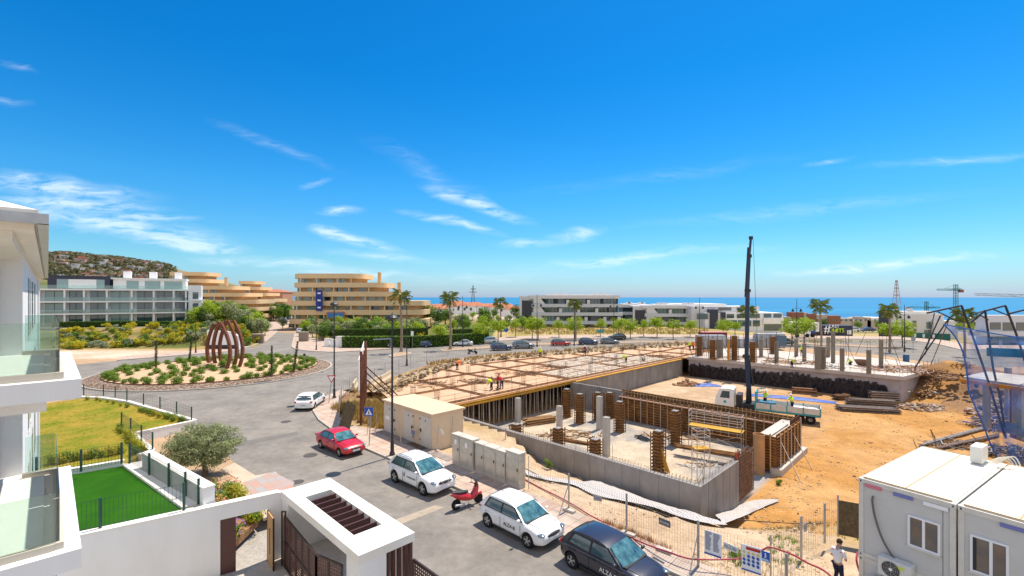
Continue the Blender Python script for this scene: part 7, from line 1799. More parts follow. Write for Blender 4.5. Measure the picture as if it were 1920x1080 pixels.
# kiosk
ka0, ka1, kb0, kb1, KH = -33.4, -26.8, 18.95, 21.7, 2.62
t = thing('transformer_kiosk', AB(-30, 20, .05), 'beige flat roofed transformer kiosk with three pale metal doors beside the deck', 'kiosk', world=True)
M_kiosk = mat('beige_kiosk_render', (.66, .52, .36), .85, var=.05, vs=1.5, bump=.2)
MB().abox(ka0, ka1, kb0, kb1, -.2, KH - .12).build('wall', M_kiosk, t)
MB().abox(ka0 - .12, ka1 + .12, kb0 - .12, kb1 + .12, KH - .12, KH + .02).build('roof', mat('kiosk_roof', (.62, .48, .33), .8, var=.06, vs=.8), t, bevel=.02)
M_kdoor = mat('kiosk_door', (.60, .56, .48), .5, var=.06)
for i, (a0_, a1_, z1_) in enumerate(((-33.25, -31.75, 2.3), (-30.4, -29.2, 2.3), (-28.25, -26.95, 2.3))):
 o = MB().abox(a0_, a1_, kb0 - .03, kb0, .15, z1_).build('door', M_kdoor, t)
 c = AB((a0_ + a1_) / 2, kb0 - .035, z1_ - .35); m = MB(); m._add([c + UA * -.09, c + UA * .09, c + Vector((0, 0, .17))], [(0, 1, 2)]); m.build('warning_mark', mat('sign_dark', (.1, .09, .06), .6), o)
 MB().abox(a0_ + .1 if i == 2 else a1_ - .14, a0_ + .14 if i == 2 else a1_ - .1, kb0 - .09, kb0 - .03, 1.1, 1.35).build('handle', M_black, o)
 m = MB()
 for z in (.5, 1.2, 2.0): m.abox(a1_ - .02 if i != 2 else a0_ - .05, a1_ + .05 if i != 2 else a0_ + .02, kb0 - .06, kb0 - .03, z, z + .12)
 m.build('hinges', M_black, o)
MB().abox(-33.1, -32.5, kb0 - .04, kb0 - .032, 1.15, 1.4).build('notice', M_wht, t)
struct('kiosk_apron', MB().abox(-34.2, -24.2, 18.3, 19.0, -.1, .16), mat('dark_apron', (.28, .23, .2), .9, var=.2, vs=2))
solo('floor_grating', MB().abox(-29.2, -27.2, 18.35, 18.85, .16, .175), M_rebar, 'dark metal grating in the pavement before the kiosk doors', 'grating')
solo('banner', MB().slab(AB(-28.9, 18.6, .85), AB(-28.5, 18.6, .85), AB(-28.45, 18.6, 1.15), AB(-28.9, 18.6, 1.2), .01), mat('blue_grey_banner', (.18, .2, .32), .7), 'small grey blue banner hanging before the kiosk doors', 'banner')
solo('banner', MB().slab(AB(-26.6, 19.5, 1.25), AB(-26.1, 19.4, 1.2), AB(-26.1, 19.4, 1.45), AB(-26.6, 19.5, 1.5), .01), M_wht, 'small white banner tied to stakes at the right end of the kiosk', 'banner')
for i, (px, py, h) in enumerate(((753, 838, 1.9), (817, 852, 2.0), (842, 838, 2.3), (846, 838, 2.2), (688, 818, 1.7), (703, 822, 1.8))): m = MB(); c = W(px, py); m.cyl(c, c + Vector((uni(-.25, .25), 0, h)), .025, n=6); solo('fence_stake', m, M_steel, 'thin grey metal stake standing round the beige kiosk', 'stake', 'stakes round the kiosk')
# cabinets
M_cab = mat('steel_cabinet', (.50, .50, .45), .38, .55, var=.14, vs=2.5); M_cabf = mat('cabinet_plinth', (.5, .46, .4), .8)
aa = [(-23.7, -22.95, 18.28, 2.02), (-22.92, -21.65, 18.28, 2.02), (-21.6, -20.8, 18.4, 1.9), (-20.78, -19.75, 18.4, 1.9), (-19.73, -18.95, 18.4, 1.9), (-18.9, -17.85, 18.42, 2.05)]
nm_ = ['narrow steel street cabinet at the left end of the row', 'wide steel street cabinet, second in the row', 'lower plain steel cabinet, third in the row', 'lower wide steel cabinet, fourth in the row', 'lower steel cabinet, fifth in the row', 'tall steel cabinet at the right end of the row']
for (x0, x1, yb, h), lb in zip(aa, nm_):
 t = thing('street_cabinet', AB((x0 + x1) / 2, yb + .25, .13), lb, 'cabinet', 'steel cabinets along the pavement', world=True)
 MB().abox(x0, x1, yb, yb + .5, .4, h).build('body', M_cab, t, bevel=.01); MB().abox(x0 + .01, x1 - .01, yb + .02, yb + .5, .1, .4).build('plinth', M_cabf, t); MB().abox(x0 - .03, x1 + .03, yb - .04, yb + .54, h, h + .06).build('top', M_cabf, t)
 MB().abox(x0 + .06, x1 - .06, yb - .015, yb, .47, h - .08).build('door', M_cab, t)
 m = MB(); m.abox(x1 - .16, x1 - .12, yb - .05, yb - .015, 1.1, 1.25); m.build('handle', M_black, t)
 if yb < 18.3: MB().abox((x0 + x1) / 2 - .1, (x0 + x1) / 2 + .1, yb - .022, yb - .016, 1.45, 1.75).build('notice', M_wht, t)
# site mesh fences
M_galv = mat('galvanised_wire', (.38, .36, .33), .5, .5)
fpts = [AB(-17.6, 18.9), AB(-14.4, 18.45), AB(-11.1, 18.42), AB(-7.75, 18.2), AB(-4.6, 18.0), AB(-1.4, 17.8)]
for i, (p, q) in enumerate(zip(fpts, fpts[1:])):
 meshfence([p, p.lerp(q, .985)], 1.85, .1, 'galvanised mesh fence panel along the pavement, %s from the steel cabinets' % ordn(i), post=M_steel, wire=M_galv, step=.12, hstep=.3, pr=.022, wr=.0035, name='site_fence')
f2 = [W(1445, 1092), W(1503, 1049), W(1547, 1020), W(1572, 1002), W(1611, 1000)]
for i, (p, q) in enumerate(zip(f2[:-1], f2[1:-1])): meshfence([flat(p), flat(p.lerp(q, .97))], 1.75, .05, 'galvanised mesh fence panel crossing the rough ground, %s from the notices' % ordn(i), post=M_steel, wire=M_galv, step=.2, hstep=.35, pr=.025, wr=.003, name='site_fence')
f3 = [W(x, y) for x, y in ((636, 783), (640, 762), (655, 745), (672, 733), (702, 720), (722, 708), (748, 700), (770, 692), (800, 682), (840, 672), (900, 664), (960, 660), (1040, 655), (1120, 651), (1200, 648), (1290, 645))]
meshfence([flat(p) for p in f3], 1.9, .1, 'long thin grey mesh fence round the site along the roundabout and far road', post=M_steel, wire=M_galv, step=.9, hs=(.3, .95), pr=.03, wr=.008)
for (c, lb) in (((1067, 962), 'leaning bracing stay of the fence by the white hatchback'), ((1309, 1069), 'leaning bracing stay of the fence at the bottom of the photo')):
 p = W(*c); m = MB(); m.bar(p + Vector((0, 0, .1)), p - VB * .9 + Vector((0, 0, .15)), .04).bar(p + Vector((0, 0, 1.5)), p - VB * .8 + Vector((0, 0, .15)), .03); solo('fence_stay', m, M_steel, lb, 'stay')
for px, py in ((1067, 964), (1178, 1009), (1245, 1040)): solo('fence_block', MB().cbox(W(px, py) + Vector((0, 0, .18)), .65, .22, .14, R(-42)), M_concL, 'small concrete foot block under a fence post', 'block', 'concrete feet of the mesh fence')
# notices and banners on the fence
def board(name, pts, label, mat_, cat, back=.015):
 t = thing(name, pts[3], label, cat, world=True); MB().slab(pts[3], pts[2], pts[1], pts[0], back).build('board', mat_, t); return t
def bil(P_, u, v, o=.0):
 a, b, c, d = P_; n = (b - a).cross(d - a).normalized(); n = n if n.y < 0 else -n; return lerp(lerp(a, b, u), lerp(d, c, u), v) + n * o
def decal(t, P_, rects, m_, name, o=.012):
 m = MB()
 for u0, v0, u1, v1 in rects: m.slab(bil(P_, u0, v1, o), bil(P_, u1, v1, o), bil(P_, u1, v0, o), bil(P_, u0, v0, o), .003)
 m.build(name, m_, t)
P1 = [WD(1320.7, 992.4, 17.9), WD(1353, 1002.6, 17.3), WD(1352.5, 1047.5, 17.3), WD(1320.7, 1037, 17.9)]
M_greyink = mat('grey_print', (.22, .24, .32), .6)
t = board('site_notice', P1, 'white notice board with two columns of small print and a blue foot on the fence', M_wht, 'notice')
random.seed(2); decal(t, P1, [(.06 + c * .47, .05 + i * .055, .06 + c * .47 + uni(.25, .38), .05 + i * .055 + .03) for c in (0, 1) for i in range(14)], M_greyink, 'printed_lines'); decal(t, P1, [(0, .93, 1, 1)], M_sblue, 'blue_foot')
P2 = [WD(1390, 1019, 16.6), WD(1426.7, 1029, 16.0), WD(1426.7, 1079, 16.0), WD(1391, 1067, 16.6)]
t = board('site_notice', P2, 'white safety board with red heading, yellow triangles and blue discs on the fence', M_wht, 'notice')
decal(t, P2, [(.25, .06, .98, .17)], M_sred, 'red_heading'); decal(t, P2, [(0, .94, 1, 1)], M_sblue, 'blue_foot')
m = MB(); m2 = MB()
nrm = (P2[1] - P2[0]).cross(P2[3] - P2[0]).normalized(); nrm = nrm if nrm.y < 0 else -nrm
for r in range(4):
 for c in range(4):
  o = bil(P2, .14 + c * .24, .27 + r * .15, .013)
  if r == 0 or (r == 1 and c == 0): ux = (P2[1] - P2[0]).normalized() * .06; m._add([o - ux - Vector((0, 0, .045)), o + ux - Vector((0, 0, .045)), o + Vector((0, 0, .055))], [(0, 1, 2)])
  elif r < 4 and not (r == 3 and c > 3): m2.cyl(o - nrm * .004, o + nrm * .004, .055, n=12)
m.build('warning_triangles', mat('sign_yellow', (.75, .5, .02), .5), t); m2.build('mandatory_discs', M_sblue, t)
P3 = [WD(1427.7, 1032, 15.9), WD(1443, 1037, 15.7), WD(1442.6, 1055.6, 15.7), WD(1427.7, 1050.5, 15.9)]
t = board('site_notice', P3, 'small blue notice with a white walking figure beside the safety board', M_sblue, 'notice')
ux = (P3[1] - P3[0]).normalized(); o = bil(P3, .5, .33, .013); q = MB(); nr3 = Vector((-ux.y, ux.x, 0));
q.bar(o + Vector((0, 0, .02)), o - Vector((0, 0, .05)), .03, .008, up=nr3).bar(o - Vector((0, 0, .05)), o - Vector((0, 0, .1)) + ux * .03, .015, .008, up=nr3).bar(o - Vector((0, 0, .05)), o - Vector((0, 0, .1)) - ux * .03, .015, .008, up=nr3).bar(o, o + ux * .05 - Vector((0, 0, .02)), .015, .008, up=nr3).blob(o + Vector((0, 0, .045)), .02, 8, 6, 0); q.build('walking_figure', M_wht, t); decal(t, P3, [(.08, .72, .92, .92)], mat('pale_blue', (.4, .6, .8), .5), 'caption')
def alza(pts, label, m_, ink, size):
 t = board('banner', pts, label, m_, 'banner'); ux = (pts[1] - pts[0]).normalized(); uy = (pts[0] - pts[3]).normalized(); c = bil(pts, .42, .5, .02)
 text('ALZA', size, frame(c, ux, uy), ink, t, depth=.002)
 m = MB(); c2 = bil(pts, .82, .5, .02)
 for k in (-1, 0, 1): m.bar(c2 - ux * size * .25 + uy * k * size * .25, c2 + ux * size * .3 + uy * k * size * .25, .005, size * .12, up=uy)
 m.build('emblem', ink, t)
alza([WD(1234.5, 969, 19.45), WD(1256.7, 978, 19.0), WD(1256.7, 990.5, 19.0), WD(1235.5, 982, 19.45)], 'dark grey banner with white capital lettering hanging on the mesh fence', mat('grey_banner', (.16, .16, .16), .7), M_wink, .14)
alza([WD(1356, 1015, 17.1), WD(1384, 1027, 16.6), WD(1383, 1038, 16.6), WD(1357, 1028, 17.1)], 'white sagging banner with grey lettering between the two notice boards', mat('white_banner', (.7, .7, .7), .7), M_greyink, .17)
alza([WD(1112, 926, 22.2), WD(1129, 931, 21.9), WD(1128, 941, 21.9), WD(1113, 938, 22.2)], 'small crumpled grey banner tied to the cable behind the fence', mat('dull_banner', (.4, .38, .42), .7), M_greyink, .11)
alza([WD(1508, 982, 19.0), WD(1514, 979, 19.0), WD(1513, 996, 19.0), WD(1508, 998, 19.0)], 'narrow grey banner twisted round a fence post on the rough ground', MATS['dull_banner'], M_greyink, .06)
# hoses and cables
hose = [W(985, 899, .05), W(1010, 913, .05), W(1060, 938, .08), W(1110, 968, .08), W(1150, 988, .08), W(1180, 1006, .12), W(1215, 1022, .3), W(1250, 1034, .45), W(1290, 1047, .5), W(1320, 1049, .55), W(1352, 1049, .6), W(1388, 1047, .75), W(1405, 1040, 1.1), W(1425, 1034, 1.5), W(1442, 1026, 1.75), W(1462, 1031, 1.7), W(1490, 1042, 1.5), W(1515, 1056, 1.3), W(1545, 1070, 1.1), W(1580, 1100, .9)]
def smoothpts(P_, k=5):
 out = []
 for i in range(len(P_) - 1):
  p0, p1, p2, p3 = P_[max(i - 1, 0)], P_[i], P_[i + 1], P_[min(i + 2, len(P_) - 1)]
  for j in range(k):
   t = j / k; out.append(.5 * ((2 * p1) + (p2 - p0) * t + (2 * p0 - 5 * p1 + 4 * p2 - p3) * t * t + (3 * p1 - p0 - 3 * p2 + p3) * t ** 3))
 return out + [P_[-1]]
solo('hose', MB().tube(smoothpts(hose), .035, 8), mat('red_hose', (.38, .04, .06), .5), 'dark red hose looping along the foot of the fence and over the notices', 'hose')
def gw(x, y, o=.04):
 p = W(x, y, 0)
 for _ in range(4): p = W(x, y, hgt(p.x, p.y) + o)
 return p
cable = [gw(985, 878), gw(1040, 905), gw(1100, 915), gw(1180, 942), gw(1240, 957), gw(1300, 968), gw(1390, 975), gw(1480, 981), gw(1545, 981)]
solo('cable', MB().tube(smoothpts(cable), .022, 6), M_black, 'thin dark cable running across the sand between fence and basement wall', 'cable')
solo('hose', MB().tube(smoothpts([W(1625, 1100, .4), W(1611, 1070, .6), W(1606, 1050, .9), W(1608, 1035, 1.1)]), .035, 8), MATS['red_hose'], 'short red hose rising beside the corner of the office containers', 'hose')
solo('red_bar', MB().bar(gw(1051, 868, .3), gw(1086, 875, .3), .07), M_red, 'red bar lying on the net by the small sapling', 'bar')
# plastic net lying at the foot of the wall
M_net = mat('white_plastic_net', (.52, .49, .48), .7)
N, L, b_ = nodes_color(M_net); t_ = N.new('ShaderNodeTexCoord'); wv = N.new('ShaderNodeTexWave'); wv.inputs['Scale'].default_value = 2.6; wv.inputs['Distortion'].default_value = 3; L.new(t_.outputs['Object'], wv.inputs['Vector']); rp = N.new('ShaderNodeValToRGB'); rp.color_ramp.elements[0].color = (.26, .23, .22, 1); rp.color_ramp.elements[1].color = (.62, .59, .56, 1); L.new(wv.outputs['Fac'], rp.inputs[0]); L.new(rp.outputs[0], b_.inputs['Base Color'])
def strip(U, V, label, name, m_, lift=.12, n=6):
 m = MB(); U, V = smoothpts(U, 4), smoothpts(V, 4); k = min(len(U), len(V)); vs = []
 for i in range(k):
  for j in range(n + 1):
   p = U[int(i * (len(U) - 1) / (k - 1))].lerp(V[int(i * (len(V) - 1) / (k - 1))], j / n); p = p + Vector((0, 0, lift * (.5 + noise.noise(p * 1.7)) * (1 if 0 < j < n else .2))); vs.append(p)
 m._add(vs, [(i * (n + 1) + j, i * (n + 1) + j + 1, (i + 1) * (n + 1) + j + 1, (i + 1) * (n + 1) + j) for i in range(k - 1) for j in range(n)]); return solo(name, m, m_, label, 'net')
z2 = lambda l: [gw(1000 + x / 4.5, 840 + y / 4.5, .1) for x, y in l]
strip(z2([(-60, 195), (100, 245), (240, 262), (400, 285), (540, 275), (700, 330), (860, 395), (975, 437), (1190, 505), (1330, 545), (1450, 580)]), z2([(-60, 225), (100, 268), (240, 290), (340, 312), (500, 390), (640, 425), (780, 450), (1010, 500), (1250, 585), (1500, 640), (1640, 650)]), 'long crumpled whitish plastic net lying along the foot of the basement wall', 'plastic_net', M_net)
z3 = lambda l: [gw(1280 + x / 4.908, 860 + y / 4.908, .1) for x, y in l]
strip(z3([(300, 520), (380, 490), (450, 465), (600, 395), (740, 375), (885, 385)]), z3([(370, 605), (480, 560), (560, 530), (650, 490), (760, 440), (885, 390)]), 'grey plastic net spread over the sand round the wall corner', 'plastic_net', M_net)
# jersey barriers
for i, (x0, y0, x1, y1) in enumerate(((662, 732, 668, 722), (693, 727, 712, 717), (714, 718, 733, 706))):
 p, q = flat(W(x0, y0)), flat(W(x1, y1)); d = (q - p).normalized(); n_ = Vector((-d.y, d.x, 0)); m = MB(); pf = [(-.3, 0), (-.28, .15), (-.13, .4), (-.08, .85), (.08, .85), (.13, .4), (.28, .15), (.3, 0)]
 vs = [e + n_ * a + Vector((0, 0, z)) for e in (p, q) for a, z in pf]; m._add(vs, [tuple(range(8)), tuple(range(15, 7, -1))] + [(k, k + 8, (k + 1) % 8 + 8, (k + 1) % 8) for k in range(8)]); solo('concrete_barrier', m, mat('barrier_concrete', (.55, .44, .30), .85, var=.15), 'tan concrete road barrier beside the rusty frame, %s from the left' % ordn(i), 'barrier', 'concrete barriers by the roundabout')
# rusty hoarding frame
t = thing('hoarding_frame', W(677, 800), 'tall rusty steel frame of a hoarding seen edge on, with raking struts', 'hoarding', world=True)
c0 = W(677, 797); dirr = (W(686, 752) - c0); dirr.z = 0
for k in (0, .33, .66, 1):
 p = c0 + dirr * k; p.z = 0; h = 6.2 if k in (0, 1) else 5.6; MB().bar(p, p + Vector((0, 0, h)), .17, .17).build('post', M_rust, t)
 e = p + Vector((2.9, 1.9, 0)); MB().bar(p + Vector((0, 0, 3.6)), e + Vector((0, 0, .1)), .11).build('raking_strut', M_rust, t)
MB().slab(c0 + Vector((-.15, -.1, 2.8)), c0 + dirr + Vector((-.15, -.1, 2.8)), c0 + dirr + Vector((-.15, -.1, 6.2)), c0 + Vector((-.15, -.1, 5.5)), .05).build('panel', M_wht, t)
solo('shade_screen', MB().slab(W(634, 803, .1), W(655, 806, .1), WD(668, 760, W(655, 806).y), WD(650, 752, W(634, 803).y), .02), mat('brown_screen', (.13, .10, .06), .9, var=.3, vs=6), 'dark brown shade screen leaning at the pavement corner before the rusty frame', 'screen')
solo('shade_screen', MB().bar(W(1573, 1003) + Vector((0, 0, .8)), W(1622, 1013) + Vector((0, 0, .8)), .04, 1.55), MATS['brown_screen'], 'brown mesh screen hung on the fence left of the office containers', 'screen')
# small hut and gate walls beyond the roundabout
for nme, (x0, x1, yt, yb), lb, m_ in (('utility_hut', (629, 649, 632, 652), 'small white utility hut at the left end of the clipped hedge', M_bwhite), ('utility_box', (608, 617, 636, 651), 'low white cabinet left of the white utility hut', M_bwhite), ('utility_box', (618.5, 628, 638, 651.5), 'white box between the low cabinet and the utility hut', M_bwhite), ('gate_wall', (471, 493, 627, 644), 'low stone gate wall on the left of the avenue mouth', mat('rubble_stone', (.28, .22, .17), .9, var=.35, vs=5)), ('gate_wall', (560, 577, 623, 641), 'low stone gate wall on the right of the avenue mouth', MATS['rubble_stone']), ('gate_wall', (598, 606, 623, 639), 'short stone wall beyond the right gate wall of the avenue', MATS['rubble_stone'])):
 p, q = W(x0, yb), W(x1, yb); h = (yb - yt) * p.y / F; d = 1.6 if nme != 'gate_wall' else .6; t = thing(nme, p, lb, 'hut' if 'util' in nme else 'wall'); MB().box(0, q.x - p.x, 0, d, -.1, h).build('wall', m_, t); MB().box(-.06, q.x - p.x + .06, -.06, d + .06, h, h + .1).build('coping', M_concL, t)
t = thing('sign_wall', W(388, 655), 'white angular sign wall behind the rusty sculpture', 'wall'); k = 95 / F; MB()._add([(0, 0, 0), (6.6, 0, 0), (6.6, 0, 2.6), (5.0, 0, 3.6), (0, 0, 3.9), (0, .5, 0), (6.6, .5, 0), (6.6, .5, 2.6), (5.0, .5, 3.6), (0, .5, 3.9)], [(0, 1, 2, 3, 4), (9, 8, 7, 6, 5), (0, 5, 6, 1), (1, 6, 7, 2), (2, 7, 8, 3), (3, 8, 9, 4), (4, 9, 5, 0)]).build('wall', M_bwhite, t)
MB().box(.2, 6.4, -.05, 0, .05, .9).build('dark_base', M_black, t)
# ================================================================ OFFICE CONTAINERS
ZT, ZB = 4.72, -.45
c0 = Vector((11.66, 15.6, 0)); fd = Vector((1.3, -1.99, 0)).normalized(); gd = Vector((fd.y * -1, fd.x, 0)).normalized()
M_cont = mat('container_grey', (.56, .55, .52), .5, var=.05, vs=1.2); M_contf = mat('container_frame', (.64, .61, .54), .55, var=.08); M_ctop = mat('container_roof', (.80, .74, .62), .6, col2=(.86, .82, .74), vs=.5)
def onface(px, z=None):  # distance along the front face at an image column
 k = (px - 960) / F; return (k * c0.y - c0.x) / (fd.x - k * fd.y)
def CP(s, g, z): return flat(c0 + fd * s + gd * g, z)
def cbx(mb, s0, s1, g0, g1, z0, z1): return mb.prism([CP(s0, g0, 0), CP(s1, g0, 0), CP(s1, g1, 0), CP(s0, g1, 0)], z0, z1)
UW, UL, UH = 2.42, 5.95, 2.58
nme = {(0, 1): 'upper left office container with a window, a wall air conditioner and a white roof', (1, 1): 'upper middle office container with a sliding window and a white roof', (2, 1): 'upper right office container cut off by the edge of the photo', (0, 0): 'lower left office container under the one with the wall air conditioner', (1, 0): 'lower middle office container at the bottom of the photo', (2, 0): 'lower right office container at the corner of the photo'}
WIN = {}
for (i, lv), lb in nme.items():
 s0, z0 = i * (UW + .05), ZB + lv * (UH + .01); z1 = z0 + UH
 t = thing('office_container', CP(s0, 0, z0), lb, 'container', 'stacked office containers', world=True)
 w_ = MB(); cbx(w_, s0 + .05, s0 + UW - .05, .04, UL - .04, z0 + .1, z1 - .06); wo = w_.build('wall', M_cont, t)
 f_ = MB()
 for (sa, sb) in ((s0, s0 + .13), (s0 + UW - .13, s0 + UW)):
  for (ga, gb) in ((0, .13), (UL - .13, UL)): cbx(f_, sa, sb, ga, gb, z0, z1)
 for (ga, gb) in ((.005, .125), (UL - .125, UL - .005)): cbx(f_, s0 + .13, s0 + UW - .13, ga, gb, z0, z0 + .13); cbx(f_, s0 + .13, s0 + UW - .13, ga, gb, z1 - .15, z1)
 for (sa, sb) in ((s0 + .005, s0 + .12), (s0 + UW - .12, s0 + UW - .005)): cbx(f_, sa, sb, .13, UL - .13, z0, z0 + .13); cbx(f_, sa, sb, .13, UL - .13, z1 - .15, z1)
 f_.build('frame', M_contf, t)
 cc = MB()
 for sa in (s0 - .01, s0 + UW - .15):
  for zz_ in (z0 - .005, z1 - .13): cbx(cc, sa, sa + .16, -.015, .15, zz_, zz_ + .14)
 cc.build('corner_castings', M_contf, t, bevel=.01)
 ho_ = MB()
 for sa in (s0 + .03, s0 + UW - .09):
  for zz_ in (z0 + .035, z1 - .1): cbx(ho_, sa + .015, sa + .05, -.02, -.014, zz_, zz_ + .06)
 ho_.build('casting_holes', M_black, t)
 if lv == 1:
  r_ = MB(); k = 10
  g0, g1 = .1, UL - .1
  m = MB(); cbx(m, s0 + .08, s0 + UW - .08, g0, g1, z1 - .03, z1 + .035); ro = m.build('roof', M_ctop, t)
  m = MB();
  for gg in (UL * .34, UL * .67) if 0 else (): pass
  for ss in (s0 + UW * .5,): cbx(m, ss - .02, ss + .02, g0, g1, z1 + .03, z1 + .05)
  for gg, e in ((g0, 0), (g1, 0)): cbx(m, s0 + .1, s0 + UW - .1, gg - .02, gg + .02, z1 + .03, z1 + .06)
  m.build('roof_seam', mat('stained_seam', (.5, .36, .2), .8), ro)
  m = MB(); cbx(m, s0 + .14, s0 + UW - .14, .13, .2, z1 - .02, z1 + .02); m.build('gutter', M_seam, ro)
 m = MB();
 for sp_ in (s0 + .62, s0 + 1.8) if not lv else (s0 + UW - .3,): cbx(m, sp_, sp_ + .012, .03, .045, z0 + .15, z1 - .18)
 m.build('panel_joint', M_seam, t)
 WIN[(i, lv)] = t
def cwin(t, px0, px1, z0, z1, split=.5, dark=.0):
 s0, s1 = onface(px0), onface(px1)
 m = MB(); w = .055
 for a, b, c, d in ((s0, s0 + w, z0, z1), (s1 - w, s1, z0, z1), (s0 + w, s1 - w, z0, z0 + w), (s0 + w, s1 - w, z1 - w, z1), (lerp(s0, s1, split) - w * .6, lerp(s0, s1, split) + w * .6, z0 + w, z1 - w)): cbx(m, a, b, -.02, .06, c, d)
 fo = m.build('window', mat('white_frame', (.8, .8, .8), .4), t); m = MB(); cbx(m, s0 + w, s1 - w, .02, .035, z0 + w, z1 - w); m.build('pane', mat('brownish_glass', (.16, .10, .06), .06, spec=1, coat=.6, col2=(.05, .07, .09), vs=1.2), fo)
 m = MB(); cbx(m, s0 - .02, s1 + .02, -.05, .02, z0 - .04, z0); m.build('sill', M_contf, fo)
cwin(WIN[(0, 1)], 1702, 1763, 3.05, 4.0); cwin(WIN[(1, 1)], 1819, 1892, 2.95, 4.0, .55)
m = MB(); cbx(m, onface(1822), onface(1830), -.012, .0, 3.0, 3.95); m.build('open_gap', M_black, WIN[(1, 1)])
def ac(label, s, g, z, w=.85, h=.58, d=.32, onroof=False, along=None):
 t = thing('air_conditioner', CP(s, g, z), label, 'air conditioner', world=True)
 m = MB(); cbx(m, s, s + w, g, g + d, z, z + h); m.build('casing', mat('ac_white', (.66, .65, .6), .5, var=.05), t, bevel=.015)
 c = CP(s + w * .4, g - .006, z + h * .5); m = MB(); m.cyl(c + gd * .01, c - gd * .01, h * .40, n=22); m.build('fan_opening', M_black, t)
 m = MB()
 for k in range(5):
  r = h * .4 * (k + 1) / 5;
  for j in range(16): a, b = j * .3927, (j + 1) * .3927; m.bar(c - gd * .014 + (fd * math.cos(a) + Vector((0, 0, math.sin(a)))) * r, c - gd * .014 + (fd * math.cos(b) + Vector((0, 0, math.sin(b)))) * r, .008)
 for j in range(8): a = j * .7854; m.bar(c - gd * .014, c - gd * .014 + (fd * math.cos(a) + Vector((0, 0, math.sin(a)))) * h * .4, .008)
 m.build('fan_grille', M_steel, t); MB().cyl(c - gd * .012, c - gd * .022, .05, n=12).build('hub', M_wht, t)
 return t
t = ac('wall mounted air conditioner with round fan and yellow sticker on the upper left container', onface(1654), -.36, 1.95)
m = MB(); s_ = onface(1691); cbx(m, s_, s_ + .16, -.372, -.364, 2.33, 2.42); m.build('sticker', mat('lime_sticker', (.6, .7, .05), .5), t)
t = ac('second wall air conditioner just below, on the lower left container', onface(1632), -.36, 1.1)
rc = CP(UW * 1.0 - .3, UL - 1.9, 0)
def acroof():
 z = ZT + .04; p = WD(1829, 870, (CH - z) * F / (870 - HY)); q = p - flat(c0); s = q.dot(fd); g_ = q.dot(gd)
 t = thing('air_conditioner', flat(p, z), 'white air conditioner standing on the roof between two containers', 'air conditioner', world=True)
 m = MB(); cbx(m, s - .15, s + .17, g_, g_ + .8, z + .04, z + .62); m.build('casing', MATS['ac_white'], t, bevel=.015); c = CP(s - .16, g_ + .4, z + .33); MB().cyl(c + fd * .01, c - fd * .005, .22, n=20).build('fan_opening', M_seam, t)
 m = MB();
 for k in range(4): m.tube(smoothpts([CP(s + .3 + k * .06, g_ + .2, z + .1), CP(s + .55 + k * .1, g_ + .5, z + .3 + .04 * k), CP(s + .8 + k * .08, g_ + .4, z + .15), CP(s + .7 + k * .1, g_ + .1, z + .05)]), .02, 6)
 solo('cable_coil', m, mat('cream_cable', (.7, .64, .52), .6), 'cream pipes coiled on the container roof beside the air conditioner', 'cable')
acroof()
pp = [CP(onface(1638), -.02, 4.25), CP(onface(1637), -.06, 4.1), CP(onface(1642), -.06, 3.6), CP(onface(1655), -.06, 3.0), CP(onface(1672), -.08, 2.6), CP(onface(1682), -.12, 2.5)]
solo('cable', MB().tube(smoothpts(pp), .03, 6), mat('grey_cable', (.12, .11, .1), .6), 'thick grey cable hanging down the upper left container to its air conditioner', 'cable')
m = MB();
for s0_, s1_, mm, z in ((onface(1622), onface(1653), 0, 4.48), (onface(1675), onface(1712), 1, 4.46), (onface(1731), onface(1778), 2, 4.44), (onface(1875), onface(1925), 1, 4.46)):
 mb = MB(); cbx(mb, s0_, s1_, -.012, -.004, z, z + .12); o = mb.build('name_plate', (mat('pink_label', (.65, .18, .25), .5), mat('blue_label', (.16, .18, .42), .5), M_wht)[mm], WIN[(0, 1)] if s0_ < UW else WIN[(1, 1)])
m.v = []
# ================================================================ STRUCTURE WITH NET ON THE RIGHT
D = 37.0
xs0 = X(1806, D)
t = thing('building_shell', Vector((xs0 + 4, D, 0)), 'raw concrete shell with orange edge boards behind the blue net at the right edge', 'building', world=True)
m = MB(); m.prism([WD(1806, 0, D), WD(1930, 0, 33), WD(1990, 0, 35.5), WD(1852, 0, 39.5)], 4.15, 4.45); m.build('upper_slab', M_concL, t)
m = MB(); m.bar(flat(WD(1800, 0, D - .3), 4.2), flat(WD(1935, 0, 32.6), 4.2), .12, .26); m.build('edge_board', MATS['orange_timber'], t)
for px, d in ((1850, 38), (1905, 38), (1915, 35), (1890, 42)): MB().cbox(flat(WD(px, 0, d), 2.2), .35, .35, 4.4).build('column', M_conc, t)
MB().prism([WD(1893, 0, 39), WD(1935, 0, 37), WD(1940, 0, 38), WD(1896, 0, 40)], -1, 3.6).build('brick_wall', mat('dark_red_brick', (.22, .06, .04), .9, var=.2), t)
MB().prism([WD(1868, 0, 35.6), WD(1935, 0, 33.4), WD(1960, 0, 35), WD(1875, 0, 37)], .55, .9).build('lower_slab', mat('blue_grey_concrete', (.24, .27, .34), .8, var=.15), t)
M_bk = mat('gallows_black', (.012, .014, .02), .5)
def gallows(pts, label, D0=35.0, r=.085, thin=()):
 t = thing('net_gallows', WD(*pts[-1][:2], D0), label, 'steel gallows', world=True); m = MB()
 for (x0, y0), (x1, y1) in zip(pts, pts[1:]): m.bar(WD(x0, y0, D0), WD(x1, y1, D0 - .0), r * 1.3, r, up=(0, 1, 0))
 m.build('mast', M_bk, t); m = MB()
 for x0, y0, x1, y1 in thin: m.bar(WD(x0, y0, D0), WD(x1, y1, D0 + .4), .07)
 if m.v: m.build('brace', M_bk, t)
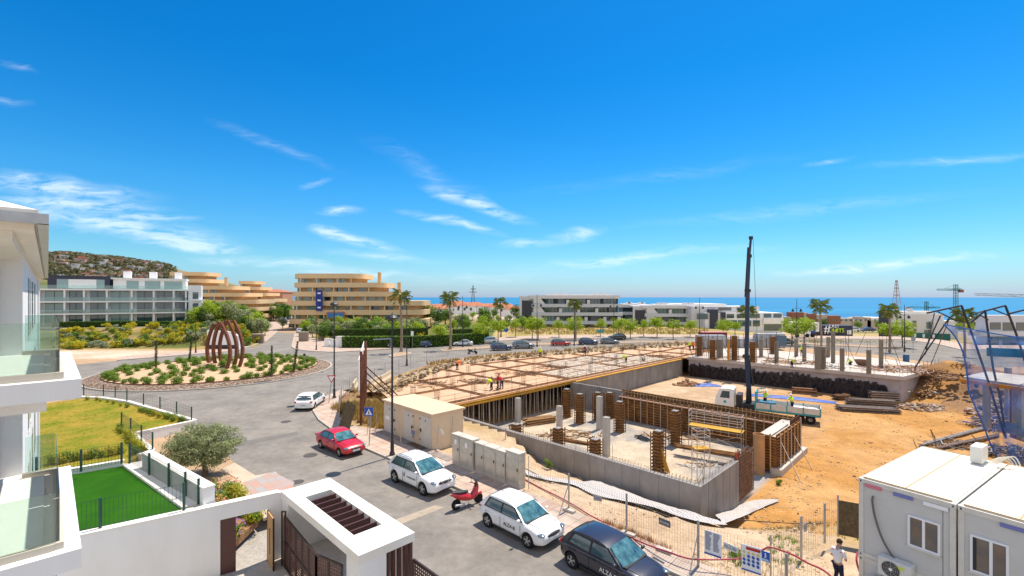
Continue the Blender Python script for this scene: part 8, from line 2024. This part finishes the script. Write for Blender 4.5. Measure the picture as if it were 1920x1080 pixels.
gallows([(1738, 587), (1803, 573), (1828, 642), (1853, 715), (1884, 818)], 'black bent steel gallows pole, first from the left, carrying the blue net', 35, thin=((1780, 579, 1807, 592), (1759, 585, 1794, 602), (1794, 602, 1822, 606), (1763, 592, 1735, 655), (1780, 596, 1715, 690)))
gallows([(1822, 604), (1847, 582), (1862, 690), (1876, 750), (1886, 822)], 'black bent steel gallows pole, second from the left, leaning above the container roof', 35.2, thin=((1837, 590, 1853, 600), (1825, 589, 1847, 582)))
gallows([(1847, 583), (1885, 573), (1905, 625), (1920, 671), (1946, 760)], 'black bent steel gallows pole, third from the left, near the right edge', 34.6, thin=((1862, 580, 1889, 591),))
gallows([(1893, 588), (1925, 580), (1960, 700)], 'black steel gallows arm entering from the right edge of the photo', 34.2)
for i, l in enumerate(((1752, 587, 1735, 665), (1764, 592, 1713, 697), (1780, 598, 1745, 685))): solo('tie_rod', MB().cyl(WD(l[0], l[1], 35), WD(l[2], l[3], 44 + i * 3), .035, n=6), M_black, 'thin slanting rod running from the first gallows towards the far slab', 'rod', 'slanting rods beside the gallows')
nm = bpy.data.materials.new('blue_net'); nm.use_nodes = True; N, L = nm.node_tree.nodes, nm.node_tree.links; N.clear()
o_ = N.new('ShaderNodeOutputMaterial'); tr = N.new('ShaderNodeBsdfTransparent'); df = N.new('ShaderNodeBsdfDiffuse'); mx = N.new('ShaderNodeMixShader'); df.inputs[0].default_value = (.07, .22, .58, 1)
t_ = N.new('ShaderNodeTexCoord'); nz_ = N.new('ShaderNodeTexNoise'); nz_.inputs['Scale'].default_value = .55; nz_.inputs['Detail'].default_value = 5; mr = N.new('ShaderNodeMapRange'); mr.inputs[1].default_value = .35; mr.inputs[2].default_value = .7; mr.inputs[3].default_value = .2; mr.inputs[4].default_value = .62
L.new(t_.outputs['Object'], nz_.inputs['Vector']); L.new(nz_.outputs['Fac'], mr.inputs[0]); L.new(mr.outputs[0], mx.inputs[0]); L.new(tr.outputs[0], mx.inputs[1]); L.new(df.outputs[0], mx.inputs[2]); L.new(mx.outputs[0], o_.inputs[0])
left = [(1769, 608), (1790, 630), (1806, 662), (1813, 700), (1817, 735), (1832, 770), (1845, 800), (1856, 830), (1876, 868)]
right = [(1935, 636), (1940, 655), (1940, 680), (1940, 700), (1940, 735), (1940, 770), (1940, 805), (1940, 838), (1940, 872)]
m = MB(); vs = []; n = 14
LL = [Vector((a, b, 0)) for a, b in left]; RR = [Vector((a, b, 0)) for a, b in right]; LL, RR = smoothpts(LL, 3), smoothpts(RR, 3)
for i in range(len(LL)):
 for j in range(n + 1):
  u = j / n; p = LL[i].lerp(RR[i], u); vs.append(WD(p.x, p.y, 34.3 - 2.0 * u + .8 * math.sin(u * 9 + i * .3) + 1.2 * noise.noise(Vector((u * 4, i * .3, 2)))))
m._add(vs, [(i * (n + 1) + j, i * (n + 1) + j + 1, (i + 1) * (n + 1) + j + 1, (i + 1) * (n + 1) + j) for i in range(len(LL) - 1) for j in range(n)]); no = solo('safety_net', m, nm, 'translucent blue safety net hanging from black gallows at the right edge', 'net', smooth=80)
m = MB(); m.tube([WD(p.x, p.y, 34.3) for p in LL], .05, 6); m.tube([WD(lerp(LL[0], RR[0], k / 8).x, lerp(LL[0], RR[0], k / 8).y + 1.5 * math.sin(k / 8 * 3.1), 34.2 - 2 * k / 8) for k in range(9)], .045, 6); m.build('border_rope', mat('blue_rope', (.05, .16, .5), .7), no)
# long poles and rubble at the right
def poles(label, pts, m_, r=.09, name='pole_pile'):
 m = MB()
 for x0, y0, x1, y1, z in pts: m.cyl(gw(x0, y0, z), gw(x1, y1, z), r, n=7)
 solo(name, m, m_, label, 'poles')
poles('bundle of long grey poles lying behind the container roof, farthest bundle', [(1724 + i * 2, 837 - i * 1.2, 1866 + i, 799 - i, .1 + .05 * (i % 3)) for i in range(7)], M_grey)
poles('second bundle of long grey brown poles just behind the container roof', [(1752 + i * 3, 843 - i * 1.3, 1872, 818 - i, .1 + .06 * (i % 3)) for i in range(6)], mat('brown_poles', (.2, .15, .13), .7, var=.3))
heap('scrap_heap', 'scatter of boards and poles on the earth behind the container roof', gw(1800, 835), 3.2, 1.3, .3, 60, [M_woodD, M_grey, M_rebar], .2, .8, 'scrap heap', True)
heap('scrap_heap', 'jumble of blue and grey scrap under the net at the right edge', gw(1893, 800), 3.5, 3, 1.4, 170, [mat('scrap_blue', (.03, .08, .28), .6), M_grey, MATS['pink_board'], M_woodD], .15, .7, 'scrap heap', True)
heap('rubble_heap', 'pinkish rubble slope under the net beside the brick wall', gw(1870, 775), 3, 2, 1.8, 200, [mat('pink_rubble', (.36, .24, .2), .95, var=.3), MATS['stone']], .1, .5)
heap('scrap_heap', 'purple grey rebar scrap at the right edge behind the container roof', gw(1900, 850), 3, 1.8, .9, 150, [mat('purple_grey_scrap', (.16, .13, .2), .7), M_rebar, M_grey], .1, .5, 'scrap heap', True)
heap('block_pile', 'low dark pile of blocks on the brown bank right of the far slab', gz(W(1745, 742, -2.4)), 1.8, .8, .5, 30, [M_concL, M_woodD], .2, .5, 'blocks')
heap('block_pile', 'row of rusty short posts on the brown bank left of the blue net', gz(W(1803, 722, -1.6)), 1.6, .5, 1.0, 26, [M_rebar, M_woodD], .2, .4, 'posts', True)
solo('waste_bin', MB().box(-.3, .3, -.3, .3, 0, 1.15), mat('blue_bin', (.01, .1, .26), .5), 'blue bin behind the right end of the far slab', 'bin').location = W(1699, 678)
# loose stones all over the earth
m = MB()
for i in range(3600):
 if i % 3: px, py = uni(1390, 1900), uni(730, 1000)
 else: px, py = uni(1000, 1560), uni(870, 1075)
 p = gw(px, py, 0); a, b = toAB(p)
 if -37 < a < -10.5 and 26 < b < 47.5: continue
 if b < 18.7: continue
 if py > 800 and noise.noise(Vector((p.x / 4, p.y / 4, 7))) < -.02: continue
 r = uni(.015, .055) * (1.5 if rnd() < .08 else 1) * (1 + p.y / 60); m.blob(p, (r, r, r * .6), 5, 3, .25, mi=i % 3)
tag(m.build('loose_stones', [mat('earth_stone', (.42, .30, .18), .95, var=.2), mat('pale_stone', (.46, .36, .26), .95), mat('dark_stone', (.20, .13, .08), .95)]), 'loose stones and clods scattered over the sand and orange earth', 'stones', kind='stuff')
# small litter on the pit floor
heap('scrap_heap', 'flat scraps and dust sacks on the pit floor beside the narrow scaffold', W(1322, 872, -3), 2.2, .8, .12, 40, [M_concL, M_wood, M_conc], .08, .4, 'scrap heap', True)
heap('scrap_heap', 'boards and off-cuts in front of the first formwork columns in the pit', W(1080, 815, -3), 3.2, 1.6, .12, 60, [M_wood, M_woodD, M_rebar], .1, .6, 'scrap heap', True)
heap('scrap_heap', 'off-cuts scattered along the foot of the long formwork wall', W(1290, 818, -3), 5, 1.2, .1, 70, [M_wood, M_woodD], .1, .6, 'scrap heap', True)
# ================================================================ PEOPLE
def skinmesh(V, E, name, m_, parent, sub=2):
 """V: list of (x,y,z,r); E: edges; vertex 0 is the root"""
 me = bpy.data.meshes.new(name); me.from_pydata([v[:3] for v in V], E, []); o = bpy.data.objects.new(name, me); COL.objects.link(o)
 md = o.modifiers.new('skin', 'SKIN'); md.use_smooth_shade = True
 if not me.skin_vertices: return None
 for i, v in enumerate(V):
  s = me.skin_vertices[0].data[i]; r = v[3]; s.radius = r if isinstance(r, tuple) else (r, r); s.use_root = (i == 0)
 sb = o.modifiers.new('sub', 'SUBSURF'); sb.levels = sub; sb.render_levels = sub
 dg = bpy.context.evaluated_depsgraph_get(); m2 = bpy.data.meshes.new_from_object(o.evaluated_get(dg)); bpy.data.objects.remove(o)
 m2.materials.clear(); m2.materials.append(m_); m2.polygons.foreach_set('use_smooth', [True] * len(m2.polygons)); m2.name = name
 r = bpy.data.objects.new(name, m2); COL.objects.link(r); r.parent = parent; return r
POSES = {   # joints in a body frame: x right, y forward
 'stand': dict(pel=(0, 0, .95), chest=(0, .0, 1.3), neck=(0, .0, 1.48), head=(0, .02, 1.62), kneeL=(-.11, .02, .5), footL=(-.13, 0, .07), kneeR=(.1, .04, .5), footR=(.15, .06, .07), elL=(-.28, -.02, 1.14), haL=(-.3, .06, .88), elR=(.28, -.02, 1.14), haR=(.3, .06, .88)),
 'phone': dict(pel=(0, 0, .95), chest=(0, -.01, 1.3), neck=(0, .02, 1.48), head=(0, .09, 1.61), kneeL=(-.1, .12, .52), footL=(-.1, -.02, .07), kneeR=(.1, .06, .5), footR=(.12, .22, .07), elL=(-.24, .03, 1.1), haL=(-.1, .3, 1.12), elR=(.25, .05, 1.1), haR=(.1, .34, 1.13)),
 'bend': dict(pel=(0, 0, .9), chest=(0, .28, 1.12), neck=(0, .42, 1.16), head=(0, .55, 1.14), kneeL=(-.12, .06, .48), footL=(-.15, 0, .07), kneeR=(.12, .06, .48), footR=(.15, 0, .07), elL=(-.22, .42, .85), haL=(-.15, .5, .6), elR=(.22, .42, .85), haR=(.15, .52, .6)),
 'kneel': dict(pel=(0, 0, .42), chest=(0, .25, .68), neck=(0, .36, .8), head=(0, .47, .88), kneeL=(-.15, .35, .42), footL=(-.15, .05, .07), kneeR=(.15, .3, .12), footR=(.15, -.1, .07), elL=(-.25, .45, .5), haL=(-.15, .6, .3), elR=(.25, .42, .5), haR=(.15, .6, .28)),
 'reach': dict(pel=(0, 0, .95), chest=(0, .06, 1.28), neck=(0, .1, 1.46), head=(0, .15, 1.59), kneeL=(-.14, .1, .5), footL=(-.16, .15, .07), kneeR=(.12, -.02, .5), footR=(.16, -.2, .07), elL=(-.28, .2, 1.2), haL=(-.22, .48, 1.3), elR=(.3, .15, 1.2), haR=(.28, .42, 1.1))}
def person(loc, rz, pose, label, top, trousers, helmet=None, vest=None, group=None, sleeves=True, near=False, hair=(.05, .035, .025)):
 J = {k: Vector(v) for k, v in POSES[pose].items()}; t = thing('person', loc, label, 'person', group, rz=rz)
 sh = .18; cd = (J['neck'] - J['pel']).normalized(); shL, shR = J['neck'] - cd * .08 + Vector((-sh, 0, 0)), J['neck'] - cd * .08 + Vector((sh, 0, 0)); hL, hR = J['pel'] + Vector((-.09, 0, -.03)), J['pel'] + Vector((.09, 0, -.03))
 V, E = [], []
 def add(p, r, par=None): V.append((*p, r)); (E.append((par, len(V) - 1)) if par is not None else None); return len(V) - 1
 a = add(J['pel'], .11); w = add(lerp(J['pel'], J['chest'], .5), .09, a); c = add(J['chest'], (.1, .1), w); n0 = add(J['neck'], .06, c); n1 = add(lerp(J['neck'], J['head'], .55), .055, n0)
 hd_ = J['head']; up = (hd_ - J['neck']).normalized(); h1 = add(hd_ - up * .02, (.075, .085), n1); h2 = add(hd_ + up * .07, (.078, .095), h1); h3 = add(hd_ + up * .14, (.05, .065), h2)
 for S, el, ha in ((shL, 'elL', 'haL'), (shR, 'elR', 'haR')):
  s_ = add(S, .062, c); e_ = add(J[el], .042, s_); k_ = add(J[ha], .028, e_); d = (J[ha] - J[el]).normalized(); p_ = add(J[ha] + d * .06, (.04, .02), k_); sd_ = d.cross(Vector((0, 0, 1))).normalized() if abs(d.z) < .9 else Vector((0, 1, 0))
  for f in range(4): q_ = add(J[ha] + d * (.12) + sd_ * (f - 1.5) * .02, .009, p_); add(J[ha] + d * (.165 - .012 * abs(f - 1.3)) + sd_ * (f - 1.5) * .021 - Vector((0, 0, .015)), .008, q_)
  add(J[ha] + d * .07 + sd_ * .05 * (1 if el == 'elL' else -1), .01, p_)
 for H, kn, ft in ((hL, 'kneeL', 'footL'), (hR, 'kneeR', 'footR')): h_ = add(H, .09, a); k_ = add(J[kn], .06, h_); f_ = add(J[ft] + Vector((0, 0, .03)), .04, k_); add(J[ft] + Vector((0, .14, -.03)), (.04, .03), f_)
 skinmesh(V, E, 'body', M_skin, t)
 # shirt
 V, E = [], []; b = add(J['pel'] + (J['pel'] - J['chest']).normalized() * .06, (.155, .13)); w = add(lerp(J['pel'], J['chest'], .5), (.15, .125), b); c = add(J['chest'], (.185, .16), w); n0 = add(J['neck'] - cd * .02, .095, c)
 for S, el, ha in ((shL, 'elL', 'haL'), (shR, 'elR', 'haR')):
  s_ = add(S, .08, c); e_ = add(lerp(S, J[el], 1.0 if sleeves else .75), .062 if sleeves else .07, s_)
  if sleeves: add(lerp(J[el], J[ha], .9), .045, e_)
 skinmesh(V, E, 'shirt' if not vest else 'jacket', top, t)
 if vest:
  V, E = [], []; b = add(J['pel'] + Vector((0, 0, .02)), (.165, .14)); w = add(lerp(J['pel'], J['chest'], .5), (.165, .14), b); c = add(J['chest'], (.19, .15), w); add(J['neck'] - cd * .04, (.12, .09), c); skinmesh(V, E, 'vest', vest, t, 1)
 V, E = [], []; b = add(J['pel'] + (J['chest'] - J['pel']).normalized() * .04, (.145, .125))
 for H, kn, ft in ((hL, 'kneeL', 'footL'), (hR, 'kneeR', 'footR')): h_ = add(H - Vector((0, 0, .05)) * (1 if pose != 'kneel' else 0), .105, b); k_ = add(J[kn], .075, h_); add(J[ft] + Vector((0, 0, .05)), .065, k_)
 skinmesh(V, E, 'trousers', trousers, t)
 for ft in ('footL', 'footR'): MB().blob(J[ft] + Vector((0, .07, -.02)), (.055, .14, .055), 10, 6, 0).build('shoe', M_rubber, t, smooth=60)
 hc_ = hd_ + up * .06
 if helmet: MB().lathe(hc_ + up * .02, [(.16, -.005), (.125, .005), (.12, .06), (.085, .11), (.01, .135)], 14).build('helmet', helmet, t, smooth=50)
 else:
  m = MB(); m.blob(hc_ + up * .045 + Vector((0, -.025, 0)), (.097, .112, .095), 12, 8, .06).build('hair', mat('brown_hair', hair, .8), t, smooth=60)
 fw = Vector((0, 1, 0)); m = MB()
 m.blob(hd_ + fw * .092 + up * .0, (.014, .02, .018), 6, 5, 0); m.build('nose', M_skin, t)
 m = MB()
 for s in (-1, 1): m.blob(hd_ + fw * .083 + up * .035 + Vector((s * .032, 0, 0)), (.01, .006, .006), 6, 4, 0)
 m.build('eyes', M_black, t); m = MB(); m.blob(hd_ + fw * .082 - up * .045, (.025, .006, .006), 6, 4, 0); m.build('mouth', mat('lips', (.35, .12, .1), .6), t)
 m = MB()
 for s in (-1, 1): m.blob(hd_ + Vector((s * .085, -.005, 0)) + up * .02, (.012, .02, .032), 6, 5, 0)
 m.build('ears', M_skin, t)
 return t
c = W(1572, 1102, 0); D = 17.2; loc = Vector((X(1571, D), D, hgt(X(1571, D), D)))
t = person(loc, R(-62), 'phone', 'man in a white short sleeved shirt and dark trousers looking at his phone', mat('white_shirt', (.78, .78, .80), .8, var=.06, vs=6), M_navy, sleeves=False)
o = MB().box(-.045, .045, -.075, .075, 0, .01); o.v = [tuple(Matrix.Translation(loc) @ Matrix.Rotation(R(-62), 4, 'Z') @ (Vector(p) + Vector((.0, .45, 1.17)))) for p in o.v]; solo('phone', o, M_black, 'dark phone held in the hands of the man in the white shirt', 'phone')
WG = 'workers on the building site'
M_jean = mat('dark_blue_trousers', (.03, .04, .09), .85); M_redc = mat('red_cloth', (.5, .03, .05), .8)
def wk(px, py, z, rz, pose, label, vest, helmet=M_helm, top=None, tr=None, sc=1.06):
 c = W(px, py, z); t = person(c, R(rz), pose, label, top or vest, tr or M_navy, helmet, vest, WG); t.scale = (sc,) * 3; return t
wk(857, 693.5, DZ, -40, 'bend', 'worker in an orange vest bending over at the left end of the deck', M_hivisO, helmet=mat('orange_helmet', (.8, .2, .03), .5))
wk(1013, 671, DZ, 180, 'stand', 'worker in a lime vest standing on the deck before the near lane', M_hivis)
wk(1096.5, 667, DZ, 160, 'stand', 'worker in dark clothes with a white helmet in the middle of the deck', M_redc, top=M_jean)
wk(1174, 680.5, DZ, 120, 'bend', 'worker in a yellow helmet bending near the far edge of the deck', M_hivis, helmet=M_hivis)
wk(1205.6, 677.5, DZ, 200, 'kneel', 'worker kneeling on the deck near the far pale wall', M_hivis, top=M_helm)
wk(1293.4, 657, DZ, 190, 'stand', 'worker in a lime vest standing at the far right corner of the deck', M_hivis)
wk(922, 732, DZ, 60, 'bend', 'worker in a lime vest bending at the deck edge', M_hivis)
wk(933, 731, DZ, -60, 'reach', 'worker in a red shirt beside the lime vested one at the deck edge', M_redc, helmet=M_red)
wk(941, 729, DZ, 30, 'bend', 'second worker in red crouched at the deck edge with a tool', M_redc, helmet=M_red)
wk(1503, 666.5, SZ, 170, 'stand', 'worker in a lime vest walking between columns on the far slab', M_hivis)
wk(1484.4, 689, SZ, 200, 'bend', 'worker in a lime vest stooping near the front edge of the far slab', M_hivis)
wk(1596, 684, SZ, 90, 'kneel', 'worker in a lime vest crouching beside the rusty basket on the far slab', M_hivis)
wk(1300, 657, SZ, 200, 'stand', 'worker in orange beside the first timber column at the corner of the deck', M_hivisO)
for x, y, rz, pose, lb in ((2.6, .35, 100, 'reach', 'worker in a lime vest standing in the middle of the lorry bed'), (LB - .9, -.3, -60, 'reach', 'worker in a lime vest leaning out behind the crane on the lorry bed')):
 p = LORRY @ Vector((x, y, 1.15)); t = person(p, R(rz), pose, lb, M_hivis, M_navy, M_helm, M_hivis, WG); t.scale = (1.06,) * 3
# ================================================================ LABELS: tell look-alikes apart by where they stand
sets = {}
for o in list(COL.objects):
 if o.parent is None and o.get('label') and o.get('group'): sets.setdefault(o['label'], []).append(o)
def proj(o):
 w = Vector(o.location) if o.type != 'MESH' else sum((Vector(c) for c in o.bound_box), Vector()) / 8 + Vector(o.location)
 return (w.x / max(w.y, 1) * F, w.y)
for lb, L_ in sets.items():
 if len(L_) < 2: continue
 ps = sorted((proj(o) + (o.name, o) for o in L_), key=lambda t: t[0]); xs_ = [p[0] for p in ps]; lo, hi = xs_[0], xs_[-1] + .01
 dm = sorted(p[1] for p in ps)[len(ps) // 2]; big = len(L_) > 12; cells = {}
 for x, d, nme_, o in ps:
  z = ('far left', 'centre left', 'centre', 'centre right', 'far right')[int((x - lo) / (hi - lo) * 5)] if big else ''
  f = ('front' if d < dm else 'back') if big else ''
  cells.setdefault((f, z), []).append(o)
 for (f, z), K in cells.items():
  for i, o in enumerate(K):
   if big:
    if i > 19: continue
    o['label'] = lb + ', %s %s, %s from left' % (f, z, ordn(i)) if len(lb.split()) < 11 else lb
   else: o['label'] = lb + ', %s from left' % ordn(i) if len(lb.split()) < 14 else lb
for o in COL.objects:
 for k in ('_used', '_w'):
  if k in o: del o[k]
